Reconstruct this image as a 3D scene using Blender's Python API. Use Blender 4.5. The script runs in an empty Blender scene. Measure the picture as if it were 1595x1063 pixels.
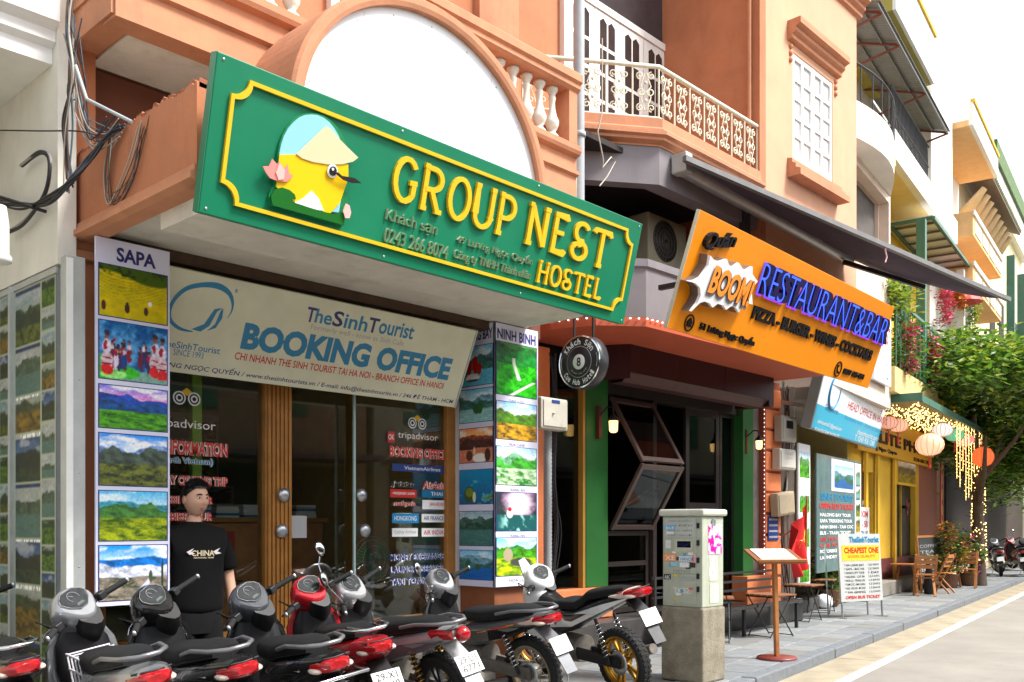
import bpy, math, random
import numpy as np
from mathutils import Vector, Matrix

# ---------------------------------------------------------------- camera, sky, sun, exposure
scene = bpy.context.scene
PI = math.pi
FPX, HOR, CX, CH = 1480.0, 820.0, 797.5, 1.46
TH = math.atan((2180 - CX) / FPX)
FW = (math.cos(TH), math.sin(TH)); RT = (math.sin(TH), -math.cos(TH))
cam_d = bpy.data.cameras.new('camera'); cam = bpy.data.objects.new('camera', cam_d)
scene.collection.objects.link(cam); scene.camera = cam
cam.location = (0, 0, CH); cam.rotation_euler = (PI / 2, 0, TH - PI / 2)
cam_d.sensor_width = 36; cam_d.lens = 36 * FPX / 1595; cam_d.shift_y = (HOR - 531.5) / 1595
cam_d.clip_start = 0.05; cam_d.clip_end = 2000

SUN_EL, SUN_AZ = math.radians(52), math.radians(-62)   # azimuth measured from +X towards +Y
world = bpy.data.worlds.new('World'); scene.world = world; world.use_nodes = True
wn = world.node_tree; wn.nodes.clear()
sky_n = wn.nodes.new('ShaderNodeTexSky'); sky_n.sky_type = 'NISHITA'; sky_n.sun_disc = False
sky_n.sun_elevation = SUN_EL; sky_n.sun_rotation = PI / 2 - SUN_AZ
sky_n.dust_density = 2.0; sky_n.air_density = 1.0; sky_n.ozone_density = 1.0
hs = wn.nodes.new('ShaderNodeHueSaturation'); hs.inputs['Saturation'].default_value = 0.30
bg = wn.nodes.new('ShaderNodeBackground'); bg.inputs['Strength'].default_value = 0.15
wo = wn.nodes.new('ShaderNodeOutputWorld')
wn.links.new(sky_n.outputs[0], hs.inputs['Color']); wn.links.new(hs.outputs[0], bg.inputs['Color'])
wn.links.new(bg.outputs[0], wo.inputs['Surface'])
sl = bpy.data.lights.new('sun', 'SUN'); sun = bpy.data.objects.new('sun', sl); scene.collection.objects.link(sun)
sl.energy = 2.6; sl.angle = math.radians(14); sl.color = (1.0, 0.97, 0.925)
sd = Vector((math.cos(SUN_EL) * math.cos(SUN_AZ), math.cos(SUN_EL) * math.sin(SUN_AZ), math.sin(SUN_EL)))
sun.rotation_euler = sd.to_track_quat('Z', 'Y').to_euler(); sun.location = (0, -5, 30)
scene.view_settings.view_transform = 'Standard'; scene.view_settings.look = 'None'
scene.view_settings.gamma = 1; scene.view_settings.use_curve_mapping = False
scene.view_settings.exposure = 1.3

# ---------------------------------------------------------------- pixel to place helpers
def ray(px, py):
    u = (px - CX) / FPX; v = (HOR - py) / FPX
    return (FW[0] + u * RT[0], FW[1] + u * RT[1], v)
def onY(px, py, Y):
    r = ray(px, py); t = Y / r[1]; return Vector((r[0] * t, Y, CH + r[2] * t))
def onX(px, py, X):
    r = ray(px, py); t = X / r[0]; return Vector((X, r[1] * t, CH + r[2] * t))
def onZ(px, py, Z):
    r = ray(px, py); t = (Z - CH) / r[2]; return Vector((r[0] * t, r[1] * t, Z))
SO = (14.2, 7.3); SA = math.radians(8.7); SC, SS = math.cos(SA), math.sin(SA)   # frame of the far houses
def onS(px, py, d):
    r = ray(px, py)
    t = (d + (-SS * SO[0] + SC * SO[1])) / (-SS * r[0] + SC * r[1])
    x, y = r[0] * t - SO[0], r[1] * t - SO[1]
    return Vector((SC * x + SS * y, d, CH + r[2] * t))
def S2W(s, d, z=0): return Vector((SO[0] + SC * s - SS * d, SO[1] + SS * s + SC * d, z))

# ---------------------------------------------------------------- mesh building
col = scene.collection
def lerp(a, b, t): return a + (b - a) * t
class MB:
    def __init__(s): s.v = []; s.f = []; s.sm = []
    def add(s, vs, fs, smooth=False):
        o = len(s.v); s.v += [tuple(v) for v in vs]
        for f in fs: s.f.append(tuple(i + o for i in f)); s.sm.append(smooth)
        return s
    def box(s, x0, x1, y0, y1, z0, z1, M=None):
        vs = [Vector((x, y, z)) for z in (z0, z1) for y in (y0, y1) for x in (x0, x1)]
        if M is not None: vs = [M @ v for v in vs]
        return s.add(vs, [(0, 2, 3, 1), (4, 5, 7, 6), (0, 1, 5, 4), (2, 6, 7, 3), (0, 4, 6, 2), (1, 3, 7, 5)])
    def bar(s, a, b, w, h, up=(0, 0, 1)):
        a, b = Vector(a), Vector(b); d = (b - a); L = d.length; d.normalize()
        u = Vector(up); x = d.cross(u)
        if x.length < 1e-4: x = d.cross(Vector((1, 0, 0)))
        x.normalize(); z = x.cross(d)
        M = Matrix((( x.x, d.x, z.x, a.x), (x.y, d.y, z.y, a.y), (x.z, d.z, z.z, a.z), (0, 0, 0, 1)))
        return s.box(-w / 2, w / 2, 0, L, -h / 2, h / 2, M)
    def tube(s, pts, r, n=8, closed=False, cap=True, smooth=True):
        pts = [Vector(p) for p in pts]; m = len(pts)
        rs = r if isinstance(r, (list, tuple)) else [r] * m
        vs = []; px = None
        for i, p in enumerate(pts):
            if closed: t = pts[(i + 1) % m] - pts[i - 1]
            else: t = pts[min(i + 1, m - 1)] - pts[max(i - 1, 0)]
            if t.length < 1e-9: t = Vector((0, 0, 1))
            t.normalize()
            if px is None:
                a = Vector((0, 0, 1)) if abs(t.z) < .9 else Vector((1, 0, 0)); x = t.cross(a)
            else: x = px - t * px.dot(t)
            if x.length < 1e-6: x = t.orthogonal()
            x.normalize(); px = x; y = t.cross(x)
            for k in range(n):
                an = 2 * PI * k / n; vs.append(p + (x * math.cos(an) + y * math.sin(an)) * rs[i])
        fs = []
        for i in range(m if closed else m - 1):
            j = (i + 1) % m
            for k in range(n):
                l = (k + 1) % n; fs.append((i * n + k, i * n + l, j * n + l, j * n + k))
        s.add(vs, fs, smooth)
        if cap and not closed:
            s.add([vs[k] for k in range(n)], [tuple(range(n - 1, -1, -1))])
            s.add([vs[(m - 1) * n + k] for k in range(n)], [tuple(range(n))])
        return s
    def lathe(s, prof, n=24, M=None, smooth=True, closed=False):
        vs = []
        for (r, z) in prof:
            for k in range(n):
                a = 2 * PI * k / n; v = Vector((r * math.cos(a), r * math.sin(a), z))
                vs.append(M @ v if M is not None else v)
        fs = []; m = len(prof)
        for i in range(m if closed else m - 1):
            j = (i + 1) % m
            for k in range(n):
                l = (k + 1) % n; fs.append((i * n + k, i * n + l, j * n + l, j * n + k))
        return s.add(vs, fs, smooth)
    def ell(s, c, r, n=16, m=10, M=None, smooth=True):
        c = Vector(c); vs = []; fs = []
        for i in range(m + 1):
            ph = PI * i / m
            for k in range(n):
                a = 2 * PI * k / n
                v = Vector((r[0] * math.sin(ph) * math.cos(a), r[1] * math.sin(ph) * math.sin(a), r[2] * math.cos(ph)))
                vs.append(c + (M @ v if M is not None else v))
        for i in range(m):
            for k in range(n):
                l = (k + 1) % n; fs.append((i * n + k, (i + 1) * n + k, (i + 1) * n + l, i * n + l))
        return s.add(vs, fs, smooth)
    def loft(s, secs, cap=True, smooth=True, closed=True):
        n = len(secs[0]); vs = [v for q in secs for v in q]; fs = []
        for i in range(len(secs) - 1):
            for k in range(n if closed else n - 1):
                l = (k + 1) % n; fs.append((i * n + k, i * n + l, (i + 1) * n + l, (i + 1) * n + k))
        s.add(vs, fs, smooth)
        if cap and closed:
            s.add(secs[0], [tuple(range(n - 1, -1, -1))]); s.add(secs[-1], [tuple(range(n))])
        return s
    def prism(s, poly, y0, y1, M=None):
        """poly in (x,z), extruded along y"""
        n = len(poly)
        vs = [Vector((x, y0, z)) for x, z in poly] + [Vector((x, y1, z)) for x, z in poly]
        if M is not None: vs = [M @ v for v in vs]
        fs = [tuple(range(n)), tuple(range(2 * n - 1, n - 1, -1))]
        for k in range(n): l = (k + 1) % n; fs.append((k, n + k, n + l, l))
        return s.add(vs, fs)
    def build(s, name, mat, parent=None, world=False, bevel=0, seg=2, loc=None, recalc=True):
        off = Vector((0, 0, 0))
        if world and parent is not None:
            p = parent
            while p is not None: off += p.location; p = p.parent
        me = bpy.data.meshes.new(name)
        me.from_pydata([(v[0] - off.x, v[1] - off.y, v[2] - off.z) for v in s.v], [], s.f)
        me.polygons.foreach_set('use_smooth', s.sm)
        if recalc:
            import bmesh
            bm = bmesh.new(); bm.from_mesh(me); bmesh.ops.recalc_face_normals(bm, faces=bm.faces); bm.to_mesh(me); bm.free()
        me.materials.append(mat); me.update()
        o = bpy.data.objects.new(name, me); col.objects.link(o)
        if parent is not None: o.parent = parent
        if loc is not None: o.location = loc
        if bevel:
            b = o.modifiers.new('bevel', 'BEVEL'); b.width = bevel; b.segments = seg; b.limit_method = 'ANGLE'; b.angle_limit = math.radians(40)
        return o
def mbox(*a, M=None): return MB().box(*a, M=M)
def inst(o, loc=None, rot=None, parent='same', name=None):
    c = bpy.data.objects.new(name or o.name.split('.')[0], o.data); col.objects.link(c)
    c.parent = o.parent if parent == 'same' else parent
    c.location = o.location if loc is None else loc
    c.rotation_euler = o.rotation_euler if rot is None else rot
    for m in o.modifiers:
        if m.type == 'BEVEL':
            b = c.modifiers.new('bevel', 'BEVEL'); b.width = m.width; b.segments = m.segments; b.limit_method = 'ANGLE'; b.angle_limit = m.angle_limit
    return c
def tag(o, label=None, cat=None, group=None, kind=None):
    if label: o['label'] = label
    if cat: o['category'] = cat
    if group: o['group'] = group
    if kind: o['kind'] = kind
    return o
def thing(name, label, cat, loc=(0, 0, 0), rz=0, rx=0, group=None):
    o = bpy.data.objects.new(name, None); col.objects.link(o); o.empty_display_size = .2
    o.location = loc; o.rotation_euler = (rx, 0, rz)
    return tag(o, label, cat, group)
def copy_tree(o, parent=None):
    c = o.copy(); col.objects.link(c); c.parent = parent
    for ch in list(o.children): copy_tree(ch, c)
    return c
def arc(cx, cz, rx, rz, a0, a1, n): return [(cx + rx * math.cos(lerp(a0, a1, i / n)), cz + rz * math.sin(lerp(a0, a1, i / n))) for i in range(n + 1)]

def catmull(P, n=8):
    out = []
    for i in range(len(P) - 1):
        p0, p1, p2, p3 = P[max(i - 1, 0)], P[i], P[i + 1], P[min(i + 2, len(P) - 1)]
        for k in range(n):
            t = k / n; out.append(.5 * ((2 * p1) + (p2 - p0) * t + (2 * p0 - 5 * p1 + 4 * p2 - p3) * t * t + (3 * p1 - p0 - 3 * p2 + p3) * t ** 3))
    return out + [P[-1]]
# ---------------------------------------------------------------- materials
def lin(r, g, b):
    return tuple(((c / 255) / 12.92 if c / 255 <= .04045 else ((c / 255 + .055) / 1.055) ** 2.4) for c in (r, g, b))
MC = {}
def mat(name, c, rough=.6, metal=0, var=.12, scale=6, bump=0, bscale=40, streak=0, dirt=0, dirtc=(.12, .10, .08), coat=0, spec=.5, trans=0, alpha=1, emit=None, es=0, ior=1.45, grime=0, grimec=(.2, .17, .13)):
    if name in MC: return MC[name]
    m = bpy.data.materials.new(name); m.use_nodes = True; nt = m.node_tree; N = nt.nodes; L = nt.links
    b = N['Principled BSDF']
    b.inputs['Roughness'].default_value = rough; b.inputs['Metallic'].default_value = metal
    b.inputs['Specular IOR Level'].default_value = spec; b.inputs['Coat Weight'].default_value = coat
    b.inputs['Transmission Weight'].default_value = trans; b.inputs['Alpha'].default_value = alpha; b.inputs['IOR'].default_value = ior
    b.inputs['Base Color'].default_value = (*c, 1)
    if emit: b.inputs['Emission Color'].default_value = (*emit, 1); b.inputs['Emission Strength'].default_value = es
    if var or dirt or bump or streak:
        tc = N.new('ShaderNodeTexCoord'); vec = tc.outputs['Object']
        out = None
        if var:
            n1 = N.new('ShaderNodeTexNoise'); n1.inputs['Scale'].default_value = scale; n1.inputs['Detail'].default_value = 6; n1.inputs['Roughness'].default_value = .62
            L.new(vec, n1.inputs['Vector'])
            mr = N.new('ShaderNodeMapRange'); mr.inputs['From Min'].default_value = .25; mr.inputs['From Max'].default_value = .75
            mr.inputs['To Min'].default_value = 1 - var; mr.inputs['To Max'].default_value = 1 + var
            L.new(n1.outputs[0], mr.inputs['Value'])
            mx = N.new('ShaderNodeVectorMath'); mx.operation = 'SCALE'; mx.inputs[0].default_value = c
            L.new(mr.outputs[0], mx.inputs['Scale']); out = mx.outputs[0]
            rr = N.new('ShaderNodeMapRange'); rr.inputs['To Min'].default_value = max(0, rough - .1); rr.inputs['To Max'].default_value = min(1, rough + .1)
            L.new(n1.outputs[0], rr.inputs['Value']); L.new(rr.outputs[0], b.inputs['Roughness'])
        if streak or dirt:
            mp = N.new('ShaderNodeMapping'); L.new(vec, mp.inputs['Vector'])
            mp.inputs['Scale'].default_value = (2.2, 2.2, .45) if streak else (1, 1, 1)
            n2 = N.new('ShaderNodeTexNoise'); n2.inputs['Scale'].default_value = 1.6 if streak else 2.6; n2.inputs['Detail'].default_value = 8; n2.inputs['Roughness'].default_value = .7
            L.new(mp.outputs[0], n2.inputs['Vector'])
            mr2 = N.new('ShaderNodeMapRange'); mr2.inputs['From Min'].default_value = .52; mr2.inputs['From Max'].default_value = .78
            mr2.inputs['To Max'].default_value = streak or dirt
            L.new(n2.outputs[0], mr2.inputs['Value'])
            mi = N.new('ShaderNodeMix'); mi.data_type = 'RGBA'; L.new(mr2.outputs[0], mi.inputs['Factor'])
            if out is not None: L.new(out, mi.inputs[6])
            else: mi.inputs[6].default_value = (*c, 1)
            mi.inputs[7].default_value = (*dirtc, 1); out = mi.outputs[2]
        if grime:
            n4 = N.new('ShaderNodeTexNoise'); n4.inputs['Scale'].default_value = .9; n4.inputs['Detail'].default_value = 10; n4.inputs['Roughness'].default_value = .72; n4.inputs['Distortion'].default_value = .6
            L.new(vec, n4.inputs['Vector'])
            m4 = N.new('ShaderNodeMapRange'); m4.inputs['From Min'].default_value = .5; m4.inputs['From Max'].default_value = .68; m4.inputs['To Max'].default_value = grime
            L.new(n4.outputs[0], m4.inputs['Value'])
            x4 = N.new('ShaderNodeMix'); x4.data_type = 'RGBA'; L.new(m4.outputs[0], x4.inputs['Factor'])
            if out is not None: L.new(out, x4.inputs[6])
            else: x4.inputs[6].default_value = (*c, 1)
            x4.inputs[7].default_value = (*grimec, 1); out = x4.outputs[2]
        if out is not None: L.new(out, b.inputs['Base Color'])
        if bump:
            n3 = N.new('ShaderNodeTexNoise'); n3.inputs['Scale'].default_value = bscale; n3.inputs['Detail'].default_value = 5
            L.new(vec, n3.inputs['Vector'])
            bp = N.new('ShaderNodeBump'); bp.inputs['Strength'].default_value = bump; bp.inputs['Distance'].default_value = .01
            L.new(n3.outputs[0], bp.inputs['Height']); L.new(bp.outputs[0], b.inputs['Normal'])
    MC[name] = m; return m
def print_mat():
    """printed picture: colour held on the vertices of the sheet"""
    if 'print' in MC: return MC['print']
    m = bpy.data.materials.new('printed_picture'); m.use_nodes = True; N = m.node_tree.nodes
    a = N.new('ShaderNodeVertexColor'); a.layer_name = 'print'
    m.node_tree.links.new(a.outputs[0], N['Principled BSDF'].inputs['Base Color'])
    N['Principled BSDF'].inputs['Roughness'].default_value = .45
    MC['print'] = m; return m
def glass_mat(name, tint=(1, 1, 1), alpha=.12, rough=.02):
    """thin pane: mostly clear, with a mirror-like sheen that grows at grazing angles"""
    if name in MC: return MC[name]
    m = bpy.data.materials.new(name); m.use_nodes = True; N = m.node_tree.nodes; L = m.node_tree.links
    N.remove(N['Principled BSDF']); out = N['Material Output']
    tr = N.new('ShaderNodeBsdfTransparent'); tr.inputs[0].default_value = (*tint, 1)
    gl = N.new('ShaderNodeBsdfGlossy'); gl.inputs['Roughness'].default_value = rough; gl.inputs[0].default_value = (.9, .95, .95, 1)
    fr = N.new('ShaderNodeFresnel'); fr.inputs[0].default_value = 1.5
    ad = N.new('ShaderNodeMath'); ad.operation = 'MULTIPLY_ADD'; ad.inputs[1].default_value = .85; ad.inputs[2].default_value = alpha
    ad.use_clamp = True
    mx = N.new('ShaderNodeMixShader')
    L.new(fr.outputs[0], ad.inputs[0]); L.new(ad.outputs[0], mx.inputs[0]); L.new(tr.outputs[0], mx.inputs[1]); L.new(gl.outputs[0], mx.inputs[2]); L.new(mx.outputs[0], out.inputs[0])
    MC[name] = m; return m

# ---------------------------------------------------------------- lettering
TXT = {}
def text_data(s, bold=0, shear=0, ext=.0, res=3, spacing=1.0):
    k = (s, bold, shear, ext, res, spacing)
    if k in TXT: return TXT[k]
    c = bpy.data.curves.new('t', 'FONT'); c.body = s; c.size = 1; c.offset = bold; c.shear = shear; c.resolution_u = res; c.space_character = spacing
    o = bpy.data.objects.new('t', c); col.objects.link(o)
    bpy.context.view_layer.update()
    me = bpy.data.meshes.new_from_object(o.evaluated_get(bpy.context.evaluated_depsgraph_get()))
    bpy.data.objects.remove(o); bpy.data.curves.remove(c)
    vs = [(v.co.x, v.co.y) for v in me.vertices]; fs = [tuple(p.vertices) for p in me.polygons]
    # open border edges for sides
    cnt = {}
    for f in fs:
        for i in range(len(f)):
            a, b = f[i], f[(i + 1) % len(f)]; cnt[(a, b)] = 1
    bord = [e for e in cnt if (e[1], e[0]) not in cnt]
    bpy.data.meshes.remove(me)
    TXT[k] = (vs, fs, bord); return TXT[k]
def lettering(parent, s, x0, x1, z0, z1, m, y=0, depth=.002, bold=.0, shear=0, name='lettering', res=3, slope=0, warp=None, spacing=1.0, side=None):
    """text stretched to fill the box x0..x1, z0..z1 on the local plane y (seen from -y); depth = how proud it stands"""
    vs, fs, bord = text_data(s, bold, shear, 0, res, spacing)
    if not vs: return None
    ax = min(v[0] for v in vs); bx = max(v[0] for v in vs); ay = min(v[1] for v in vs); by = max(v[1] for v in vs)
    def tr(v):
        x = lerp(x0, x1, (v[0] - ax) / max(1e-6, bx - ax)); z = lerp(z0, z1, (v[1] - ay) / max(1e-6, by - ay))
        z += slope * (x - x0)
        return warp(x, z) if warp else (x, z)
    p = [tr(v) for v in vs]; n = len(p)
    mb = MB(); allv = [(q[0], y - depth, q[1]) for q in p]; allf = list(fs)
    if depth > .003:
        allv += [(q[0], y, q[1]) for q in p]
        allf += [(a, b, b + n, a + n) for a, b in bord]
    mb.add(allv, allf)
    o = mb.build(name, m, parent, recalc=False)
    if side:
        o.data.materials.append(side)
        for i in range(len(fs), len(allf)): o.data.polygons[i].material_index = 1
    return o

# ---------------------------------------------------------------- printed pictures
def vnoise(x, y, seed=0):
    xi = np.floor(x).astype(int); yi = np.floor(y).astype(int); xf = x - xi; yf = y - yi
    def h(a, b):
        n = (a * 374761393 + b * 668265263 + seed * 974634777) & 0x7fffffff
        n = ((n ^ (n >> 13)) * 1274126177) & 0x7fffffff
        return ((n ^ (n >> 16)) & 0xffff) / 65535.0
    u = xf * xf * (3 - 2 * xf); v = yf * yf * (3 - 2 * yf)
    return (h(xi, yi) * (1 - u) + h(xi + 1, yi) * u) * (1 - v) + (h(xi, yi + 1) * (1 - u) + h(xi + 1, yi + 1) * u) * v
def fbm(x, y, seed=0, o=5):
    a = 0; s = .5; f = 1
    for i in range(o): a = a + s * vnoise(x * f, y * f, seed + i * 17); s *= .5; f *= 2
    return a / (1 - .5 ** o)
def C3(*c): return np.array(lin(*c))
def mixc(a, b, t): return a + (b - a) * np.clip(t, 0, 1)[..., None]
def sst(a, b, x): t = np.clip((x - a) / (b - a), 0, 1); return t * t * (3 - 2 * t)
def picture(parent, painter, x0, x1, z0, z1, y=0, nx=44, ny=32, name='picture', axis='x'):
    u, v = np.meshgrid(np.linspace(0, 1, nx + 1), np.linspace(0, 1, ny + 1))
    rgb = painter(u, v); lum = rgb.mean(axis=-1, keepdims=True); rgb = np.clip((lum + (rgb - lum) * 1.4) * 1.2, 0, 1).reshape(-1, 3)     # vivid print
    X = lerp(x0, x1, u).ravel(); Z = lerp(z0, z1, v).ravel()
    vs = [(a, y, b) for a, b in zip(X, Z)] if axis == 'x' else [(y, a, b) for a, b in zip(X, Z)]
    fs = [(j * (nx + 1) + i, j * (nx + 1) + i + 1, (j + 1) * (nx + 1) + i + 1, (j + 1) * (nx + 1) + i) for j in range(ny) for i in range(nx)]
    me = bpy.data.meshes.new(name); me.from_pydata(vs, [], fs)
    at = me.color_attributes.new('print', 'FLOAT_COLOR', 'POINT')
    at.data.foreach_set('color', np.hstack([rgb, np.ones((len(rgb), 1))]).astype(np.float32).ravel())
    me.materials.append(print_mat()); o = bpy.data.objects.new(name, me); col.objects.link(o); o.parent = parent
    return o
# ---------------------------------------------------------------- picture painters (flat print on posters)
def land(top=(90, 150, 215), low=(225, 235, 240), hills=((90, 120, 150), (60, 90, 70)), fore=(110, 150, 50), fore2=(60, 100, 30), hz=.55, seed=0, cloud=.6, rough=1.0, water=None, path=None, amp=.16):
    def p(u, v):
        a = fbm(u * 4, v * 7, seed); c = mixc(C3(*low), C3(*top), (v - hz) / (1 - hz + 1e-6))
        c = mixc(c, C3(250, 250, 252), cloud * sst(.45, .7, fbm(u * 3, v * 6, seed + 3)) * sst(hz - .05, hz + .25, v))
        n = len(hills)
        for i, h in enumerate(hills):
            base = hz + .12 - .10 * i
            ridge = base + amp * (fbm(u * (2.5 + i * 1.5) + i * 7, u * 0 + seed, seed + 31 * i, 5) - .45) * 2
            tt = fbm(u * 11 + v * 5, v * 13, seed + i * 5 + 1); col_ = mixc(C3(*h) * .35, C3(*h) * 1.45, tt * 1.8 - .4)
            c = mixc(c, col_, sst(-.012, .012, ridge - v))
        edge = hz - .10 * n + .03 * (fbm(u * 6, u * 0, seed + 9) - .5)
        if water:
            wv = fbm(u * 5, v * 40, seed + 11); fc = mixc(C3(*water) * .7, C3(*water) * 1.25, wv)
        else:
            t = fbm(u * 8 + v * 4, v * 15, seed + 13); fc = mixc(C3(*fore2) * .6, C3(*fore), t * 2.4 - .7)
            fc = mixc(fc, C3(*fore) * 1.25, .6 * sst(.62, .8, fbm(u * 22, v * 30, seed + 14)))
        c = mixc(c, fc, sst(-.01, .01, edge - v))
        c = c * (.62 + .76 * fbm(u * 42, v * 34, seed + 77, 3))[..., None]
        if path:
            pcx, pw, pc = path
            xc = pcx + .22 * np.sin(v * 9 + seed) * v; w = pw * (1.1 - v / max(edge.max(), .1))
            c = mixc(c, C3(*pc), sst(w, w * .6, np.abs(u - xc)) * sst(.02, 0, v - edge))
        return c
    return p
def blobs(p, items):
    """painted figures on a picture: (u, v, ru, rv, colour)"""
    def q(u, v):
        c = p(u, v)
        for (a, b, ru, rv, k) in items:
            d = ((u - a) / ru) ** 2 + ((v - b) / rv) ** 2
            c = mixc(c, C3(*k), sst(1.15, .75, d))
        return c
    return q
def terraces(seed=1):
    def p(u, v):
        h = v + .22 * np.sin(u * 3.2 + .5) + .12 * fbm(u * 4, v * 4, seed)
        k = h * 15; b = k - np.floor(k)
        c = mixc(C3(150, 140, 20), C3(214, 190, 40), fbm(u * 10, v * 10, seed + 2))
        c = mixc(c, C3(105, 110, 25), sst(.25, .05, b) * .8 * sst(.3, .45, v))
        c = mixc(c, C3(180, 176, 60), .6 * sst(.5, .9, fbm(u * 16, v * 16, seed + 5)))
        c = mixc(c, C3(62, 82, 28), sst(.02, -.02, .82 + .1 * np.sin(u * 5 + 1) - v) * 0 + sst(-.02, .03, v - .80 - .09 * np.sin(u * 4.5 + 1.2)))
        c = mixc(c, C3(30, 48, 24), sst(.5, .62, fbm(u * 14, v * 14, seed + 7)) * sst(.78, .84, v))
        return c
    return blobs(p, [(.06, .2, .035, .10, (70, 40, 40)), (.4, .2, .04, .10, (60, 40, 36)), (.68, .2, .035, .09, (66, 44, 40)), (.74, .36, .03, .05, (235, 235, 230)), (.40, .30, .02, .03, (30, 30, 30))])
def warped(p, amt, sc, seed):
    def q(u, v): return p(u + amt * (fbm(u * sc, v * sc, seed) - .5), v + amt * (fbm(u * sc + 7, v * sc, seed + 5) - .5))
    return q
def market(seed=4):
    rnd = random.Random(seed); it = [(.5, .02, .7, .16, (120, 150, 140)), (.08, .18, .34, .24, (60, 150, 60)), (.34, .14, .26, .12, (70, 160, 60)), (.2, .08, .2, .08, (150, 205, 130))]
    for k in range(22):
        x = rnd.uniform(.02, .75); y = rnd.uniform(.42, .6)
        it += [(x, y - .13, .035, .15, rnd.choice([(120, 25, 40), (190, 60, 90), (50, 40, 80), (200, 190, 205), (90, 25, 50), (40, 60, 110)])), (x, y, .028, .05, rnd.choice([(200, 190, 205), (140, 40, 60), (50, 40, 60)])), (x, y + .075, .018, .035, (150, 100, 80)), (x, y + .105, .022, .03, rnd.choice([(30, 24, 34), (150, 30, 50), (60, 60, 90)]))]
    for cx, h in ((.11, .0), (.82, .04), (.93, .0)):
        it += [(cx, .30 + h, .085, .20, (200, 175, 180)), (cx, .16 + h, .09, .10, (185, 30, 40)), (cx, .26 + h, .08, .015, (120, 40, 60)), (cx, .36 + h, .07, .015, (120, 60, 80)), (cx, .56 + h, .065, .13, (205, 200, 210)), (cx - .02, .58 + h, .03, .09, (150, 50, 60)), (cx, .74 + h, .035, .05, (120, 80, 64)), (cx, .80 + h, .045, .05, (45, 34, 50))]
    def base(u, v): return mixc(C3(40, 80, 130), C3(110, 155, 195), sst(.3, .7, fbm(u * 7, v * 5, seed)))
    q = warped(blobs(base, it), .05, 14, seed)
    def p(u, v):
        c = q(u, v); return c * (.45 + 1.1 * fbm(u * 30, v * 24, seed + 2))[..., None]
    return p
def sunset_bay(seed=2):
    b = land((240, 150, 120), (255, 205, 150), ((120, 70, 60), (70, 45, 40)), water=(190, 130, 110), hz=.62, seed=seed, cloud=.5)
    return blobs(b, [(.62, .12, .22, .14, (235, 230, 225)), (.85, .2, .09, .2, (60, 40, 34)), (.3, .2, .1, .16, (70, 44, 36)), (.2, .42, .3, .05, (60, 36, 30)), (.45, .34, .03, .12, (220, 190, 170))])
def bay(seed, boat=False, tint=(120, 175, 200), rocks=True):
    b = land((130, 185, 220), (215, 230, 235), ((120, 150, 165), (70, 105, 100)), water=tint, hz=.6, seed=seed, cloud=.5, amp=.2)
    it = []
    rnd = random.Random(seed)
    if rocks:
        for k in range(4):
            x = rnd.uniform(.1, .9); it.append((x, .4 + rnd.uniform(-.1, .1), rnd.uniform(.05, .12), rnd.uniform(.08, .2), (50, 80, 50)))
    if boat: it += [(.4, .2, .22, .07, (230, 232, 230)), (.4, .27, .18, .04, (215, 215, 215)), (.3, .48, .07, .2, (165, 50, 45)), (.48, .52, .08, .24, (175, 58, 48)), (.62, .42, .05, .16, (160, 50, 44)), (.4, .13, .2, .03, (70, 50, 45))]
    return blobs(b, it)
def aerial(seed):
    def p(u, v):
        c = mixc(C3(20, 80, 120), C3(50, 130, 165), v + .4 * (fbm(u * 6, v * 6, seed) - .5))
        m = sst(.6, .66, fbm(u * 3.5, v * 4.5, seed + 4) * (1.1 - .35 * v)); k = mixc(C3(30, 60, 30), C3(120, 140, 60), fbm(u * 14, v * 14, seed + 5))
        c = mixc(c, C3(130, 200, 200), sst(.55, .6, fbm(u * 3.5, v * 4.5, seed + 4) * (1.1 - .35 * v)) * .6)
        return mixc(c, k, m)
    return blobs(p, [(.3, .28, .17, .24, (50, 70, 34)), (.3, .34, .12, .14, (105, 120, 60)), (.45, .2, .05, .16, (200, 205, 170))])
def cave(seed):
    def p(u, v):
        d = np.hypot((u - .55) * 1.1, v - .72); c = mixc(C3(255, 245, 250), C3(110, 70, 110), d * 1.9)
        c = mixc(c, C3(26, 38, 36), sst(.3, .55, d + .35 * (fbm(u * 7, v * 7, seed) - .5)))
        w = mixc(C3(20, 70, 70), C3(180, 225, 215), sst(.5, .75, fbm(u * 9 + v * 3, v * 5, seed + 2)) * sst(.42, .0, np.abs(u - .5) - .1))
        return mixc(c, w, sst(.02, -.02, v - .42))
    return blobs(p, [(.32, .45, .08, .12, (215, 215, 220)), (.32, .56, .05, .06, (170, 60, 60))])
def tamcoc(seed):
    b = land((70, 120, 60), (60, 110, 60), ((35, 80, 40), (40, 110, 50)), fore=(70, 170, 40), fore2=(40, 130, 20), hz=.8, seed=seed, cloud=.0)
    def q(u, v):
        c = b(u, v); xc = .42 + .45 * np.clip(.62 - v, 0, 1) * (v > .3) + np.where(v <= .3, .5 - (.3 - v) * 1.9, 0)
        c = mixc(c, C3(205, 210, 200), sst(.05 + .05 * (.7 - v), .02, np.abs(u - xc)) * (v < .72))
        return c
    return q
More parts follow.
